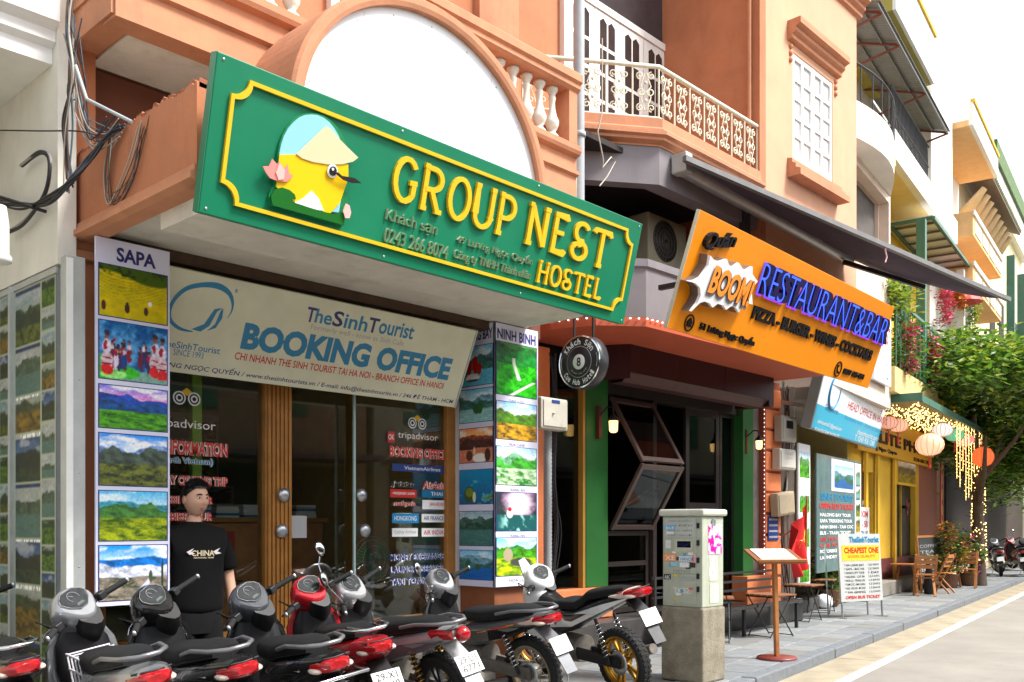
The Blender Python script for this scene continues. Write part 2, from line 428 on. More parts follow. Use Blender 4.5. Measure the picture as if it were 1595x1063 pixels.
def mosaic(cols, rows, seed, cap=.16, dark=1.0):
    """cols: list of (u0,u1); each column filled with photos of random heights and caption strips"""
    rnd = random.Random(seed); cells = []
    for (a, b, n) in cols:
        cuts = sorted([0, 1] + [(i + rnd.uniform(-.2, .2)) / n for i in range(1, n)])
        for i in range(n): cells.append((a, b, cuts[i], cuts[i + 1], rnd.randrange(9999), rnd.randrange(5)))
    def p(u, v):
        c = np.zeros(u.shape + (3,)) + C3(150, 155, 140)
        for (a, b, v0, v1, sd_, ty) in cells:
            m = (u > a) & (u < b) & (v > v0 + .006) & (v < v1)
            if not m.any(): continue
            U = (u - a) / (b - a); V = (v - v0) / (v1 - v0)
            k = [land((150, 180, 190), (200, 210, 200), ((60, 80, 50), (40, 60, 40)), fore=(120, 130, 50), fore2=(40, 60, 24), seed=sd_),
                 land((190, 200, 190), (160, 170, 150), ((80, 90, 60),), fore=(170, 140, 70), fore2=(60, 60, 30), seed=sd_, hz=.7),
                 land((60, 90, 60), (90, 120, 70), ((30, 60, 34),), fore=(110, 150, 60), fore2=(30, 70, 30), seed=sd_, hz=.8),
                 land((40, 70, 120), (120, 150, 180), ((40, 50, 40), (30, 40, 30)), fore=(60, 80, 50), fore2=(24, 30, 24), seed=sd_),
                 land((200, 205, 200), (215, 220, 215), ((90, 110, 90),), water=(110, 140, 130), seed=sd_)][ty](U, V)
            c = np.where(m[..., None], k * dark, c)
            if (b - a) > .4:
                cp = m & (V > 1 - .07); c = np.where(cp[..., None], (C3(210, 210, 200) if ty % 2 else C3(30, 46, 80)) * (.5 + .9 * (fbm(U * 30, V * 8, sd_) > .5))[..., None], c)
        return c
    return p

# ---------------------------------------------------------------- ground, road, pavement (frame of the far houses)
def S_struct(name):
    o = bpy.data.objects.new(name, None); col.objects.link(o); o.location = (SO[0], SO[1], 0); o.rotation_euler = (0, 0, SA); o['kind'] = 'structure'; return o
M_road = mat('asphalt_pale', (.285, .265, .23), .88, var=.22, scale=1.3, bump=.5, bscale=140, dirt=.6, dirtc=(.19, .17, .145), grime=.5, grimec=(.24, .22, .19))
M_conc = mat('gutter_concrete', (.34, .29, .205), .9, var=.25, scale=3, bump=.4, bscale=60, dirt=.5, dirtc=(.17, .13, .08))
M_line = mat('road_paint', (.70, .68, .62), .75, var=.2, scale=14, dirt=.9, dirtc=(.36, .33, .28))
M_kerb = mat('granite_kerb', (.17, .185, .20), .7, var=.25, scale=14, bump=.3, bscale=90, dirt=.4, dirtc=(.06, .06, .06))
M_tile = [mat('paving_stone_%d' % i, c, .72, var=.22, scale=7, bump=.25, bscale=50, dirt=.55, dirtc=(.13, .13, .12)) for i, c in enumerate([(.215, .23, .24), (.19, .205, .21), (.245, .255, .255), (.20, .20, .19)])]
M_base = mat('mortar', (.15, .15, .14), .95, var=.25, scale=12)
me = bpy.data.meshes.new('road'); me.from_pydata([(-300, -300, -.12), (500, -300, -.12), (500, 400, -.12), (-300, 400, -.12)], [], [(0, 1, 2, 3)]); me.materials.append(M_road)
road = bpy.data.objects.new('road', me); col.objects.link(road); road['kind'] = 'structure'
KD = -1.86
pave = S_struct('pavement')
mbox(-60, 140, KD + .17, 14, -.3, -.008).build('bedding', M_base, pave)
rnd = random.Random(5)
proto = []
for i in range(4): proto.append(mbox(.004, .496, .004, .406, -.04, 0).build('paving_stone', M_tile[i], pave, bevel=.006, seg=1))
used = [0] * 4
for i in range(-14, 44):
    for j in range(5):
        if (i < -4 and j > 3): continue
        k = rnd.randrange(4); loc = (i * .5 + (.25 if j % 2 else 0), KD + .17 + j * .41, rnd.uniform(-.004, .0)); rot = (rnd.uniform(-.006, .006), rnd.uniform(-.006, .006), 0)
        if not used[k]: proto[k].location = loc; used[k] = 1
        else: inst(proto[k], loc, rot)
kerb = S_struct('kerb')
kp = mbox(.004, .896, KD, KD + .165, -.14, .006).build('kerb_stone', M_kerb, kerb, bevel=.015, seg=2)
for i in range(-14, 34):
    if i == -14: kp.location = (i * .9, 0, 0)
    else: inst(kp, (i * .9, rnd.uniform(-.008, .008), rnd.uniform(-.006, .004)), (0, 0, 0))
gut = S_struct('gutter')
gp = mbox(.004, 1.196, KD - .45, KD - .004, -.2, -.112).build('gutter_slab', M_conc, gut, bevel=.006, seg=1)
for i in range(-9, 26):
    if i == -9: gp.location = (i * 1.2, 0, 0)
    else: inst(gp, (i * 1.2, 0, rnd.uniform(0, .006)), (0, 0, 0))
ln = S_struct('road_marking')
mb = MB(); pts = [(-60 + i * 1.0) for i in range(180)]
r2 = random.Random(3)
secs = [[(x, KD - .61 + r2.uniform(-.004, .004), -.1155), (x, KD - .47 + r2.uniform(-.006, .006), -.1155)] for x in pts]
mb.loft(secs, cap=False, smooth=False, closed=False).build('painted_edge_line', M_line, ln)
tag(ln, kind='structure')
# ---------------------------------------------------------------- common materials
M_or = mat('orange_stucco', (.45, .165, .075), .88, var=.16, scale=2.2, bump=.2, bscale=45, streak=.6, dirtc=(.24, .095, .05), grime=.35, grimec=(.50, .22, .12))
M_or2 = mat('orange_moulding', (.51, .22, .115), .85, var=.15, scale=4, bump=.15, bscale=50, streak=.55, dirtc=(.26, .12, .07), grime=.35, grimec=(.33, .135, .07))
M_or_lit = mat('orange_stucco_lit', (.62, .33, .20), .88, var=.10, scale=1.6, bump=.12, bscale=50, streak=.35, dirtc=(.45, .23, .14), grime=.25, grimec=(.52, .28, .18))  # orange stucco of the bay front, its brighter daylight put into a paler colour
M_brick = mat('broken_brick', (.30, .10, .05), .95, var=.4, scale=20, bump=.8, bscale=30)
M_soff = mat('soffit_paint', (.62, .58, .50), .85, var=.15, scale=2.5, dirt=.5, dirtc=(.24, .20, .15))
M_white = mat('white_paint', (.80, .79, .75), .6, var=.08, scale=4, dirt=.3, dirtc=(.40, .36, .28))
M_disc = mat('white_panel', (.80, .80, .80), .5, var=.04, scale=2, streak=.18, dirtc=(.62, .60, .56))
M_stone = mat('baluster_plaster', (.62, .60, .52), .75, var=.14, scale=16, dirt=.6, dirtc=(.26, .22, .15))
M_cream = mat('cream_wall', (.74, .71, .62), .85, var=.12, scale=2, bump=.1, bscale=50, streak=.35, dirtc=(.40, .36, .27))
M_dkbrown = mat('dark_brown_timber', (.075, .04, .022), .6, var=.3, scale=8)
M_wood = mat('varnished_wood', (.40, .17, .035), .4, var=.28, scale=6, coat=.3)
M_wood2 = mat('orange_teak', (.42, .17, .05), .5, var=.25, scale=8)
M_alu = mat('aluminium_grey', (.48, .50, .48), .45, metal=.3, var=.12, scale=6, dirt=.3, dirtc=(.22, .22, .20))
M_steel = mat('galvanised_steel', (.52, .54, .56), .35, metal=.8, var=.12, scale=9)
M_chrome = mat('chrome', (.75, .76, .78), .12, metal=1, var=0)
M_blk = mat('black_plastic', (.009, .009, .010), .45, var=.25, scale=12)
M_rub = mat('rubber', (.011, .011, .011), .8, var=.3, scale=20)
M_iron = mat('black_iron', (.022, .021, .022), .5, var=.2, scale=9)
M_cable = [mat('cable_%d' % i, c, .55, var=.15) for i, c in enumerate([(.02, .02, .02), (.03, .03, .035), (.30, .28, .25), (.10, .055, .035), (.06, .12, .16), (.40, .36, .30)])]
M_grey = mat('grey_pvc', (.34, .36, .37), .5, var=.12, scale=9, dirt=.35, dirtc=(.18, .17, .15))
M_clear = glass_mat('clear_glass', (.92, .96, .95), .05)
M_dglass = glass_mat('smoked_glass', (.40, .42, .38), .0)
M_lav = mat('lavender_board', (.74, .73, .90), .4, var=.03)
M_navy = mat('navy_print', (.03, .03, .16), .4, var=0)
M_vblack = mat('black_print', (.015, .014, .014), .45, var=0)
M_vwhite = mat('white_print', (.80, .80, .80), .4, var=0)
M_vred = mat('red_print', (.60, .03, .025), .4, var=0)
M_vblue = mat('blue_print', (.015, .22, .42), .4, var=0)
M_vdblue = mat('deep_blue_print', (.02, .05, .22), .4, var=0)
M_vyel = mat('yellow_print', (.85, .50, .02), .4, var=0)
M_vgrey = mat('grey_print', (.42, .42, .42), .4, var=0)

class Plane:
    """a sign's own plane: pixel -> local (x, z) on y = 0"""
    def __init__(s, loc, rz=0, rx=0):
        s.M = Matrix.Translation(Vector(loc)) @ Matrix.Rotation(rz, 4, 'Z') @ Matrix.Rotation(rx, 4, 'X'); s.I = s.M.inverted()
    def at(s, px, py, y=0):
        o = s.I @ Vector((0, 0, CH)); d = s.I.to_3x3() @ Vector(ray(px, py)); t = (y - o.y) / d.y; p = o + d * t
        return p.x, p.z
def letter_px(root, pl, s, a, b, top, m, **k):
    """lettering whose baseline runs from pixel a to pixel b and whose cap height reaches pixel top above a"""
    y = k.pop('y', 0); x0, z0 = pl.at(*a, y); x1, z1 = pl.at(*b, y); _, zt = pl.at(*top, y)
    if k.pop('slant', False): return lettering(root, s, x0, x1, z0, z0 + (zt - z0), m, y=y, slope=(z1 - z0) / (x1 - x0), **k)
    zb = (z0 + z1) / 2
    return lettering(root, s, x0, x1, zb, zb + (zt - z0), m, y=y, **k)

# ---------------------------------------------------------------- hostel building
hb = thing('hostel_building', 'orange stucco hostel with arched white panel above the long green sign', 'building', (2.62, 6.6, 0))
def hbp(mb, name, m, **k): return mb.build(name, m, hb, world=True, **k)
# piers and walls
hbp(mbox(2.62, 2.78, 6.46, 10.8, 0, 10), 'wall', M_or)
hbp(mbox(2.782, 7.55, 6.98, 7.2, 5.1, 10), 'wall', M_or)
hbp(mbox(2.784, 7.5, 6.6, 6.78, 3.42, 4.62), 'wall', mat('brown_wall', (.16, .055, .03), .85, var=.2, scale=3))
for (x0, x1, w) in ((5.05, 5.14, M_white), (6.08, 6.2, M_white), (6.9, 7.28, M_or2)):
    hbp(mbox(x0, x1, 6.90, 6.979, 5.1, 9.9), 'pilaster', w)
hbp(mbox(5.2, 6.02, 6.93, 6.978, 5.3, 7.9), 'window_shutter', mat('brown_shutter', (.22, .07, .035), .6, var=.2, scale=5))
hbp(mbox(2.56, 2.84, 6.40, 6.64, 3.24, 3.30).box(2.585, 2.82, 6.43, 6.62, 3.30, 3.40), 'cornice', M_or2, bevel=.012)
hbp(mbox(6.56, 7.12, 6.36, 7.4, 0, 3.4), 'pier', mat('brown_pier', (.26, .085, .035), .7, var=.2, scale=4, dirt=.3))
# upper slab with mouldings
mb = MB(); prof = [(5.80, 4.62), (5.80, 4.82), (5.765, 4.835), (5.765, 4.87), (5.80, 4.885), (5.80, 5.0), (5.75, 5.02), (5.735, 5.05), (5.735, 5.10), (6.979, 5.10), (6.979, 4.66), (5.98, 4.66), (5.98, 4.62)]
mb.loft([[(x, y, z) for y, z in prof] for x in (2.62, 7.12)], smooth=False)
hbp(mb, 'balcony_slab', M_or2)
hbp(mbox(2.60, 2.619, 5.82, 6.97, 4.64, 5.08).box(2.585, 2.618, 5.78, 6.97, 4.835, 4.87), 'side_moulding', M_or2)
hbp(mbox(2.80, 6.95, 5.985, 6.595, 4.64, 4.655), 'soffit', M_soff)
# balustrade
hbp(mbox(2.7, 7.1, 5.80, 5.98, 5.101, 5.135), 'plinth_course', M_or2, bevel=.01)
rp = [(5.79, 5.63), (5.76, 5.66), (5.76, 5.70), (5.735, 5.72), (5.735, 5.79), (5.77, 5.82), (6.01, 5.82), (6.04, 5.79), (6.04, 5.72), (5.99, 5.63)]
hbp(MB().loft([[(x, y, z) for y, z in rp] for x in (2.66, 7.14)], smooth=False), 'hand_rail', M_or2)
bprof = [(.0, 0), (.062, 0), (.062, .035), (.045, .05), (.03, .075), (.05, .10), (.066, .14), (.066, .17), (.045, .22), (.03, .29), (.028, .35), (.036, .38), (.036, .40), (.028, .41), (.04, .44), (.052, .455), (.058, .47), (.058, .493), (0, .493)]
b0 = None
for i in range(23):
    x = 2.86 + i * .182
    if 3.98 < x < 5.75 and not (x < 4.1): continue
    if b0 is None:
        b0 = MB().lathe(bprof, 14).build('baluster', M_stone, hb); b0.location = (x - 2.62, 5.89 - 6.6, 5.136)
    else: inst(b0, (x - 2.62, 5.89 - 6.6, 5.136), (0, 0, .3 * i))
hbp(mbox(7.0, 7.12, 5.79, 6.0, 5.136, 5.63), 'end_post', M_or2)
# big arch: ring and white panel, standing in front of the balustrade
AX, AZ, ARX, ARZ = 4.73, 4.131, 1.167, 1.0715
n = 48; ring = []
prf = [(0, 0), (.03, -.012), (.075, -.012), (.095, .012), (.095, .62), (0, .62)]     # (radial, y)
for i in range(n + 1):
    a = lerp(-.12, PI + .12, i / n); ca, sa_ = math.cos(a), math.sin(a)
    ring.append([(AX + (ARX + r) * ca, 5.18 + y, AZ + (ARZ + r) * sa_) for r, y in prf])
mb = MB(); mb.loft(ring, smooth=False); hbp(mb, 'arch_ring', M_or2)
poly = [(AX + (ARX + .004) * math.cos(lerp(-.12, PI + .12, i / n)), AZ + (ARZ + .004) * math.sin(lerp(-.12, PI + .12, i / n))) for i in range(n + 1)]
hbp(MB().prism(poly, 5.23, 5.30), 'white_panel', M_disc)
hbp(mbox(5.358, 5.361, 5.2285, 5.2295, 3.6, 5.02), 'panel_seam', M_soff); hbp(mbox(4.10, 4.102, 5.2285, 5.2295, 3.6, 5.02), 'panel_seam', M_soff)
for k in range(9):
    a = PI * (.08 + .84 * k / 8); hbp(MB().lathe([(0, 0), (.008, 0), (.006, .003), (0, .003)], 8, Matrix.Translation((AX + (ARX - .05) * math.cos(a), 5.2295, AZ + (ARZ - .05) * math.sin(a))) @ Matrix.Rotation(PI / 2, 4, 'X')), 'panel_screw', M_steel)
# canopy: left parapet with its broken top, soffit, cornice
r3 = random.Random(8); top = []; nz_ = 0
for i in range(91):
    y = lerp(4.86, 6.6, i / 90); nz_ = .6 * nz_ + r3.uniform(-.014, .012) - (.02 if r3.random() < .04 else 0); z = 3.955 + nz_ * (1 if y < 5.9 else .3); top.append((y, z))
secs = [[(2.65, y, 3.46), (2.65, y, z - .025 + .006 * r3.uniform(-1, 1)), (2.75, y, z - .03), (2.75, y, 3.46)] for y, z in top]
hbp(MB().loft(secs, smooth=False), 'parapet', M_or)
secs = [[(2.656 + .008 * r3.random(), y, z - .05), (2.652 + .015 * r3.random(), y, z + .006 * r3.uniform(-1, 1)), (2.742, y, z + .006 * r3.uniform(-1, 1)), (2.748, y, z - .05)] for y, z in top]
hbp(MB().loft(secs, smooth=False), 'broken_edge', M_brick)
cp = [(2.65, 3.36), (2.60, 3.375), (2.60, 3.41), (2.625, 3.425), (2.625, 3.455), (2.76, 3.458), (2.76, 3.36)]
hbp(MB().loft([[(x, y, z) for x, z in cp] for y in (4.84, 6.45)], smooth=False), 'parapet_cornice', M_or2)
hbp(MB().loft([[(2.762, 4.86, z), (6.40, 4.86, z), (6.95, 5.6, z), (6.95, 6.36, z), (2.762, 6.36, z)] for z in (3.42, 3.46)], smooth=False), 'canopy_soffit', M_soff)
hbp(mbox(2.762, 6.2, 4.88, 5.5, 3.26, 3.418), 'soffit_beam', M_soff)
hbp(mbox(2.76, 6.38, 4.86, 4.98, 3.461, 3.90), 'parapet', M_or)
hbp(mbox(2.752, 6.38, 4.982, 6.59, 3.462, 3.50), 'canopy_roof', M_soff)
hbp(mbox(2.785, 6.55, 6.37, 7.0, 3.34, 3.46).box(2.785, 6.55, 6.80, 7.0, 3.0, 3.338), 'timber_fascia', M_dkbrown)
for x in (3.45, 3.95, 4.45, 5.0, 5.5):
    hbp(MB().bar((x, 6.52, 3.335), (x + .02, 6.46, 3.25), .025, .025), 'hanger', M_iron)
# ---- shop front
FLZ = .55
hbp(mbox(2.79, 6.55, 6.80, 10.6, 0, FLZ - .012), 'shop_floor', mat('shop_floor_tile', (.58, .50, .38), .3, var=.1, scale=4))
hbp(mbox(3.1, 6.5, 6.5, 6.8, 0, .36).box(3.1, 6.5, 6.28, 6.498, 0, .18), 'front_steps', mat('step_stone', (.26, .24, .21), .6, var=.2, scale=8), bevel=.01)
hbp(mbox(2.79, 6.55, 6.83, 6.97, FLZ - .01, FLZ + .06), 'wood_sill', M_wood)
hbp(mbox(2.79, 6.56, 10.5, 10.7, .5, 3.4), 'back_wall', mat('shop_wall_green', (.10, .20, .07), .7, var=.15))
hbp(mbox(2.785, 2.80, 6.98, 10.5, .5, 3.4), 'side_wall', mat('shop_wall_lime', (.36, .46, .05), .7, var=.15))
hbp(mbox(6.54, 6.555, 6.98, 10.5, .5, 3.4), 'side_wall', mat('shop_wall_ochre', (.58, .34, .08), .7, var=.15))
hbp(mbox(2.8, 6.54, 6.98, 10.5, 3.05, 3.12), 'shop_ceiling', mat('shop_ceiling', (.30, .28, .24), .8, var=.1))
for (x0, x1, m) in ((2.8, 3.02, M_wood), (4.34, 4.60, M_wood), (6.39, 6.50, M_wood)):
    hbp(mbox(x0, x1, 6.84, 6.96, FLZ + .06, 3.0), 'wood_post', m, bevel=.008)
for k in range(6): hbp(mbox(4.36 + k * .04, 4.385 + k * .04, 6.825, 6.839, FLZ + .06, 3.0), 'fluting', M_wood)
hbp(mbox(6.51, 6.55, 6.82, 6.98, FLZ + .06, 3.0), 'white_edge', M_white)
hbp(mbox(3.78, 3.86, 7.0, 7.06, FLZ, 3.0), 'green_mullion', mat('lime_frame', (.26, .42, .03), .5, var=.15))
g1 = hbp(mbox(3.02, 4.34, 6.89, 6.90, FLZ + .06, 3.0), 'glass_pane', M_clear)
g2 = hbp(mbox(5.30, 6.39, 6.89, 6.90, FLZ + .06, 3.0), 'glass_pane', M_clear)
gd = hbp(mbox(4.60, 5.295, 7.02, 7.03, FLZ + .06, 3.0), 'glass_door', M_clear)
hbp(mbox(5.285, 5.305, 6.885, 6.905, FLZ + .06, 3.0), 'pane_edge', mat('glass_edge', (.45, .60, .58), .3, var=0))
for (x, z, y) in ((4.50, 1.72, 6.82), (4.48, 1.42, 6.82), (5.36, 1.74, 6.88), (5.40, 1.42, 6.88)):
    hbp(MB().lathe([(0, 0), (.055, 0), (.06, .015), (.03, .03), (0, .03)], 16, Matrix.Translation((x, y, z)) @ Matrix.Rotation(PI / 2, 4, 'X')), 'door_fitting', M_steel)
hbp(MB().box(4.56, 4.76, 6.86, 6.87, 1.36, 1.55), 'paper_notice', M_vgrey)
# writing on the glass
GP = Plane((0, 6.885, 0)); gy = 6.884
def glp(s, a, b, top, m, outline=None, **k):
    r = thing_glass
    if outline is not None:
        kk = dict(k); kk['bold'] = k.get('bold', 0) + .06
        o = letter_px(r, GPL, s, a, b, top, outline, y=.004, depth=0, **kk)
    return letter_px(r, GPL, s, a, b, top, m, y=0, depth=0, **k)
thing_glass = hbp(mbox(3.02, 3.021, 6.8895, 6.8896, FLZ + .06, FLZ + .061), 'window_film', M_clear); thing_glass.location = (0, gy - 6.6, 0)
thing_glass.location = Vector((0, gy, 0)) - Vector((2.62, 6.6, 0)); GPL = Plane((0, gy, 0))
M_tred = mat('film_red', (.66, .04, .025), .5, var=0); M_tw = mat('film_white', (.88, .84, .78), .5, var=0)
def owl(px, py, s):
    x, z = GPL.at(px, py)
    for dx in (-s, s):
        for r_, m_ in ((1.0, M_vwhite), (.78, M_vblack), (.55, M_vwhite), (.3, M_vblack)):
            MB().prism([(x + dx + s * .86 * r_ * math.cos(t * PI / 10), z + s * .86 * r_ * math.sin(t * PI / 10)) for t in range(20)], -.0005 - .001 * (1 - r_), -.0004 - .001 * (1 - r_)).build('emblem', m_, thing_glass)
    MB().prism([(x - s * .7, z + s * .85), (x, z + s * 1.35), (x + s * .7, z + s * .85), (x, z + s * .3)], -.001, -.0009).build('emblem', M_vyel, thing_glass)
owl(291, 621, .062); owl(650, 660, .062)
glp('tripadvisor', (236, 668), (336, 674), (236, 650), M_tw, bold=.0)
glp('TOURIST INFORMATION', (180, 706), (355, 711), (180, 682), M_tred, M_tw, bold=.03)
glp('(South - North Vietnam)', (195, 722), (333, 727), (195, 708), M_vblue, M_tw, bold=.01)
glp('HALONG BAY CRUISING TRIP', (196, 754), (355, 758), (196, 738), M_tred, M_tw, bold=.02)
glp('SAPA TREKKING TOUR', (205, 784), (332, 786), (205, 771), M_tred, M_tw, bold=.02)
glp('MOTORBIKE TOUR', (215, 811), (332, 812), (215, 798), M_tred, M_tw, bold=.02)
glp('tripadvisor', (620, 686), (682, 690), (620, 672), M_tw)
glp('BOOKING OFFICE', (607, 712), (695, 717), (607, 695), M_tred, M_tw, bold=.03)
def stick(px0, py0, px1, py1, bgm, s=None, m=None, sx=.08):
    x0, z0 = GPL.at(px0, py0); x1, z1 = GPL.at(px1, py1)
    MB().box(min(x0, x1), max(x0, x1), .001, .002, min(z0, z1), max(z0, z1)).build('sticker', bgm, thing_glass)
    if s:
        w = x1 - x0; h = abs(z1 - z0)
        lettering(thing_glass, s, x0 + w * sx, x1 - w * .08, min(z0, z1) + h * .25, max(z0, z1) - h * .25, m, y=0, depth=0, bold=.01)
stick(604, 672, 615, 690, M_vred, 'OK', M_vwhite)
stick(611, 722, 692, 738, M_vdblue, 'VietnamAirlines', M_vwhite, .22)
glp('Jetstar', (609, 760), (646, 762), (609, 749), M_vblack, M_tw, bold=.03, shear=.15)
glp('AirAsia', (657, 763), (693, 763), (657, 750), M_vred, M_tw, bold=.01, shear=.3)
stick(608, 762, 649, 776, M_vred, 'vietjetair.com', M_vwhite)
stick(657, 763, 692, 776, mat('film_blue', (.01, .16, .34), .4, var=0), 'THAI', M_vwhite, .4)
glp('malaysia', (612, 790), (648, 791), (612, 780), M_vred, M_tw, bold=.01, shear=.2)
stick(658, 779, 694, 794, M_vwhite, 'JAPAN AIRLINES', M_vred, .3)
stick(611, 800, 652, 815, mat('film_sky', (.01, .25, .55), .4, var=0), 'HONGKONG', M_vwhite)
stick(657, 801, 694, 814, M_vwhite, 'AIR FRANCE', M_vdblue)
stick(611, 823, 651, 836, M_vwhite, 'Cathay Airlines', M_vgrey)
stick(657, 823, 694, 836, M_vwhite, 'AIR INDIA', M_vred)
glp('MONEY EXCHANGE', (608, 873), (691, 873), (608, 862), M_vdblue, M_tw, bold=.02)
glp('LAUNDRY SERVICE', (608, 892), (691, 892), (608, 881), M_vdblue, M_tw, bold=.02)
glp('TAXI TO AIRPORT', (608, 911), (689, 910), (608, 900), M_vdblue, M_tw, bold=.02)

# ---------------------------------------------------------------- things inside the booking office
def sheet(parent, painter, a, b, y, nx=30, ny=24, name='picture'): return picture(parent, painter, a[0], b[0], a[1], b[1], y=y, nx=nx, ny=ny, name=name)
for i, (x0, x1, z0, z1, sd_) in enumerate([(4.0, 5.0, 2.0, 2.75, 21), (5.1, 6.0, 2.05, 2.8, 22), (4.2, 5.0, 1.35, 1.9, 23), (5.1, 6.2, 1.3, 1.95, 24), (3.0, 3.8, 1.5, 2.5, 25)]):
    pb = thing('wall_poster', 'tour poster on the dark back wall of the booking office, ' + ['upper left', 'upper right', 'lower left', 'lower right', 'farthest left'][i], 'poster', (x0, 10.49, z0))
    mbox(0, x1 - x0, -.01, 0, 0, z1 - z0).build('board', M_vgrey, pb)
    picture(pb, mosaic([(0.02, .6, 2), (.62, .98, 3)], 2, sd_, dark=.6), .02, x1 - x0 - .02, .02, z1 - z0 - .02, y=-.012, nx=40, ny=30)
dk = thing('reception_desk', 'brown wooden reception desk with red panel inside the booking office', 'desk', (4.55, 8.7, FLZ))
mbox(0, 1.7, 0, .5, 0, .95).build('cabinet', M_wood2, dk, bevel=.01); mbox(-.04, 1.74, -.05, .55, .952, 1.0).build('desk_top', M_wood, dk, bevel=.01)
mbox(.06, .6, -.02, -.002, .08, .86).build('red_panel', mat('red_panel', (.45, .03, .02), .5, var=.1), dk)
r4 = random.Random(2)
for k in range(5):
    z = FLZ + 1.0
    st = thing('brochure_stack', 'pile of white brochures on the reception desk, number %s from its left end' % ['one', 'two', 'three', 'four', 'five'][k], 'brochures', (4.7 + k * .32, 8.82, z))
    zz = 0
    for j in range(6):
        h = r4.uniform(.012, .03); mbox(r4.uniform(-.01, .01), .26 + r4.uniform(-.01, .01), r4.uniform(-.02, 0), .2, zz, zz + h - .002).build('brochure', r4.choice([M_vwhite, M_vgrey, M_vblue, M_white]), st); zz += h
fan = thing('standing_fan', 'green standing electric fan behind the glass of the booking office', 'fan', (onY(580, 900, 7.55).x, 7.55, FLZ))
fx = onY(578, 872, 7.55)
hz_ = fx.z - FLZ; 
MB().lathe([(0, 0), (.17, 0), (.17, .02), (.05, .05), (.02, .06), (.02, hz_)], 20).build('stand', M_grey, fan)
MB().lathe([(0, -.06), (.07, -.06), (.07, .06), (0, .06)], 16, Matrix.Translation((0, .1, hz_)) @ Matrix.Rotation(PI / 2, 4, 'X')).build('motor', M_grey, fan)
mb = MB()
for rr in (.07, .14, .20, .235): mb.tube([(rr * math.cos(t * PI / 12), -.05 + .06 * (rr / .235) ** 2, hz_ + rr * math.sin(t * PI / 12)) for t in range(24)], .003, 5, closed=True)
for t in range(36):
    a = t * PI / 18; mb.tube([(.04 * math.cos(a), -.05, hz_ + .04 * math.sin(a)), (.15 * math.cos(a), -.03, hz_ + .15 * math.sin(a)), (.235 * math.cos(a), .01, hz_ + .235 * math.sin(a))], .0016, 4)
mb.build('guard', M_steel, fan)
for t in range(3):
    a0 = t * 2 * PI / 3; pl_ = [(.03 * math.cos(a0), hz_ + .03 * math.sin(a0))] + [(.2 * math.cos(a0 + q), hz_ + .2 * math.sin(a0 + q)) for q in (0, .3, .6, .9, 1.2)] + [(.05 * math.cos(a0 + 1.2), hz_ + .05 * math.sin(a0 + 1.2))]
    MB().prism(pl_, -.01, -.006).build('blade', mat('fan_green', (.02, .20, .05), .4, var=0), fan)
bag_l = onY(532, 950, 7.45)
bag = thing('duffel_bag', 'beige canvas duffel bag with black handles on the shop floor', 'bag', (bag_l.x, 7.45, FLZ))
def superell(rx, rz, x, p=3.2, n=20, cz=0):
    o = []
    for i in range(n):
        a = 2 * PI * i / n; c, s = math.cos(a), math.sin(a); o.append((x, rx * abs(c) ** (2 / p) * (1 if c > 0 else -1), cz + rz * abs(s) ** (2 / p) * (1 if s > 0 else -1)))
    return o
MB().loft([superell(.15 * q, .16 * q, x, cz=.16) for x, q in ((-.30, .86), (-.28, .97), (-.1, 1), (.1, .98), (.28, .95), (.30, .84))]).build('body', mat('beige_canvas', (.38, .33, .24), .85, var=.15, scale=14, bump=.3), bag)
for s in (-1, 1): MB().tube([(-.12, -.156, .08), (-.12, -.16, .26), (-.08, -.155 , .34), (.08, -.155, .34), (.12, -.16, .26), (.12, -.156, .08)] if s < 0 else [(-.12, .10, .3), (-.07, .1, .40), (.07, .1, .40), (.12, .1, .3)], .012, 6).build('handle', M_blk, bag)
def helmet(name, label, loc, colr):
    h = thing(name, label, 'helmet', loc)
    MB().lathe([(.125, 0), (.135, .05), (.13, .11), (.10, .165), (.05, .19), (0, .197)], 20).build('shell', mat('helmet_' + name + str(colr[0]), colr, .25, var=.05, coat=.5), h)
    MB().lathe([(.125, 0), (.14, .004), (.14, .018), (.128, .02)], 20).build('rim', M_blk, h)
    MB().box(-.09, .09, -.21, -.12, .03, .04).build('peak', M_blk, h, bevel=.004)
    return h
cab = thing('glass_counter', 'low display counter with helmets behind the left shop window', 'counter', (3.9, 7.5, FLZ))
mbox(0, .75, 0, .4, 0, .36).build('cabinet', M_wood2, cab, bevel=.008); mbox(-.02, .77, -.02, .42, .362, .39).build('top', M_wood, cab)
helmet('helmet', 'yellow helmet on the low counter inside the shop', (4.05, 7.7, FLZ + .392), (.55, .30, .03))
helmet('helmet', 'red and cream helmet on the low counter inside the shop', (4.42, 7.68, FLZ + .392), (.42, .10, .06))
vs_l = onY(668, 950, 7.15)
vase = thing('ceramic_vase', 'small cream ceramic vase standing behind the right shop window', 'vase', (vs_l.x, 7.15, FLZ))
MB().lathe([(0, 0), (.05, 0), (.055, .02), (.075, .10), (.08, .18), (.06, .25), (.04, .28), (.06, .32), (.055, .32), (.03, .28)], 20).build('body', mat('cream_glaze', (.55, .48, .32), .25, var=.2, scale=20), vase)
sp = thing('sprig', 'dark twig bunch standing in the ceramic vase', 'plant', (vs_l.x, 7.15, FLZ + .29))
mb = MB()
for k in range(7): a = k * .9; mb.tube([(0, 0, 0), (.03 * math.cos(a), .03 * math.sin(a), .12), (.08 * math.cos(a), .08 * math.sin(a), .25)], [.004, .003, .001], 5)
mb.build('stem', M_dkbrown, sp)
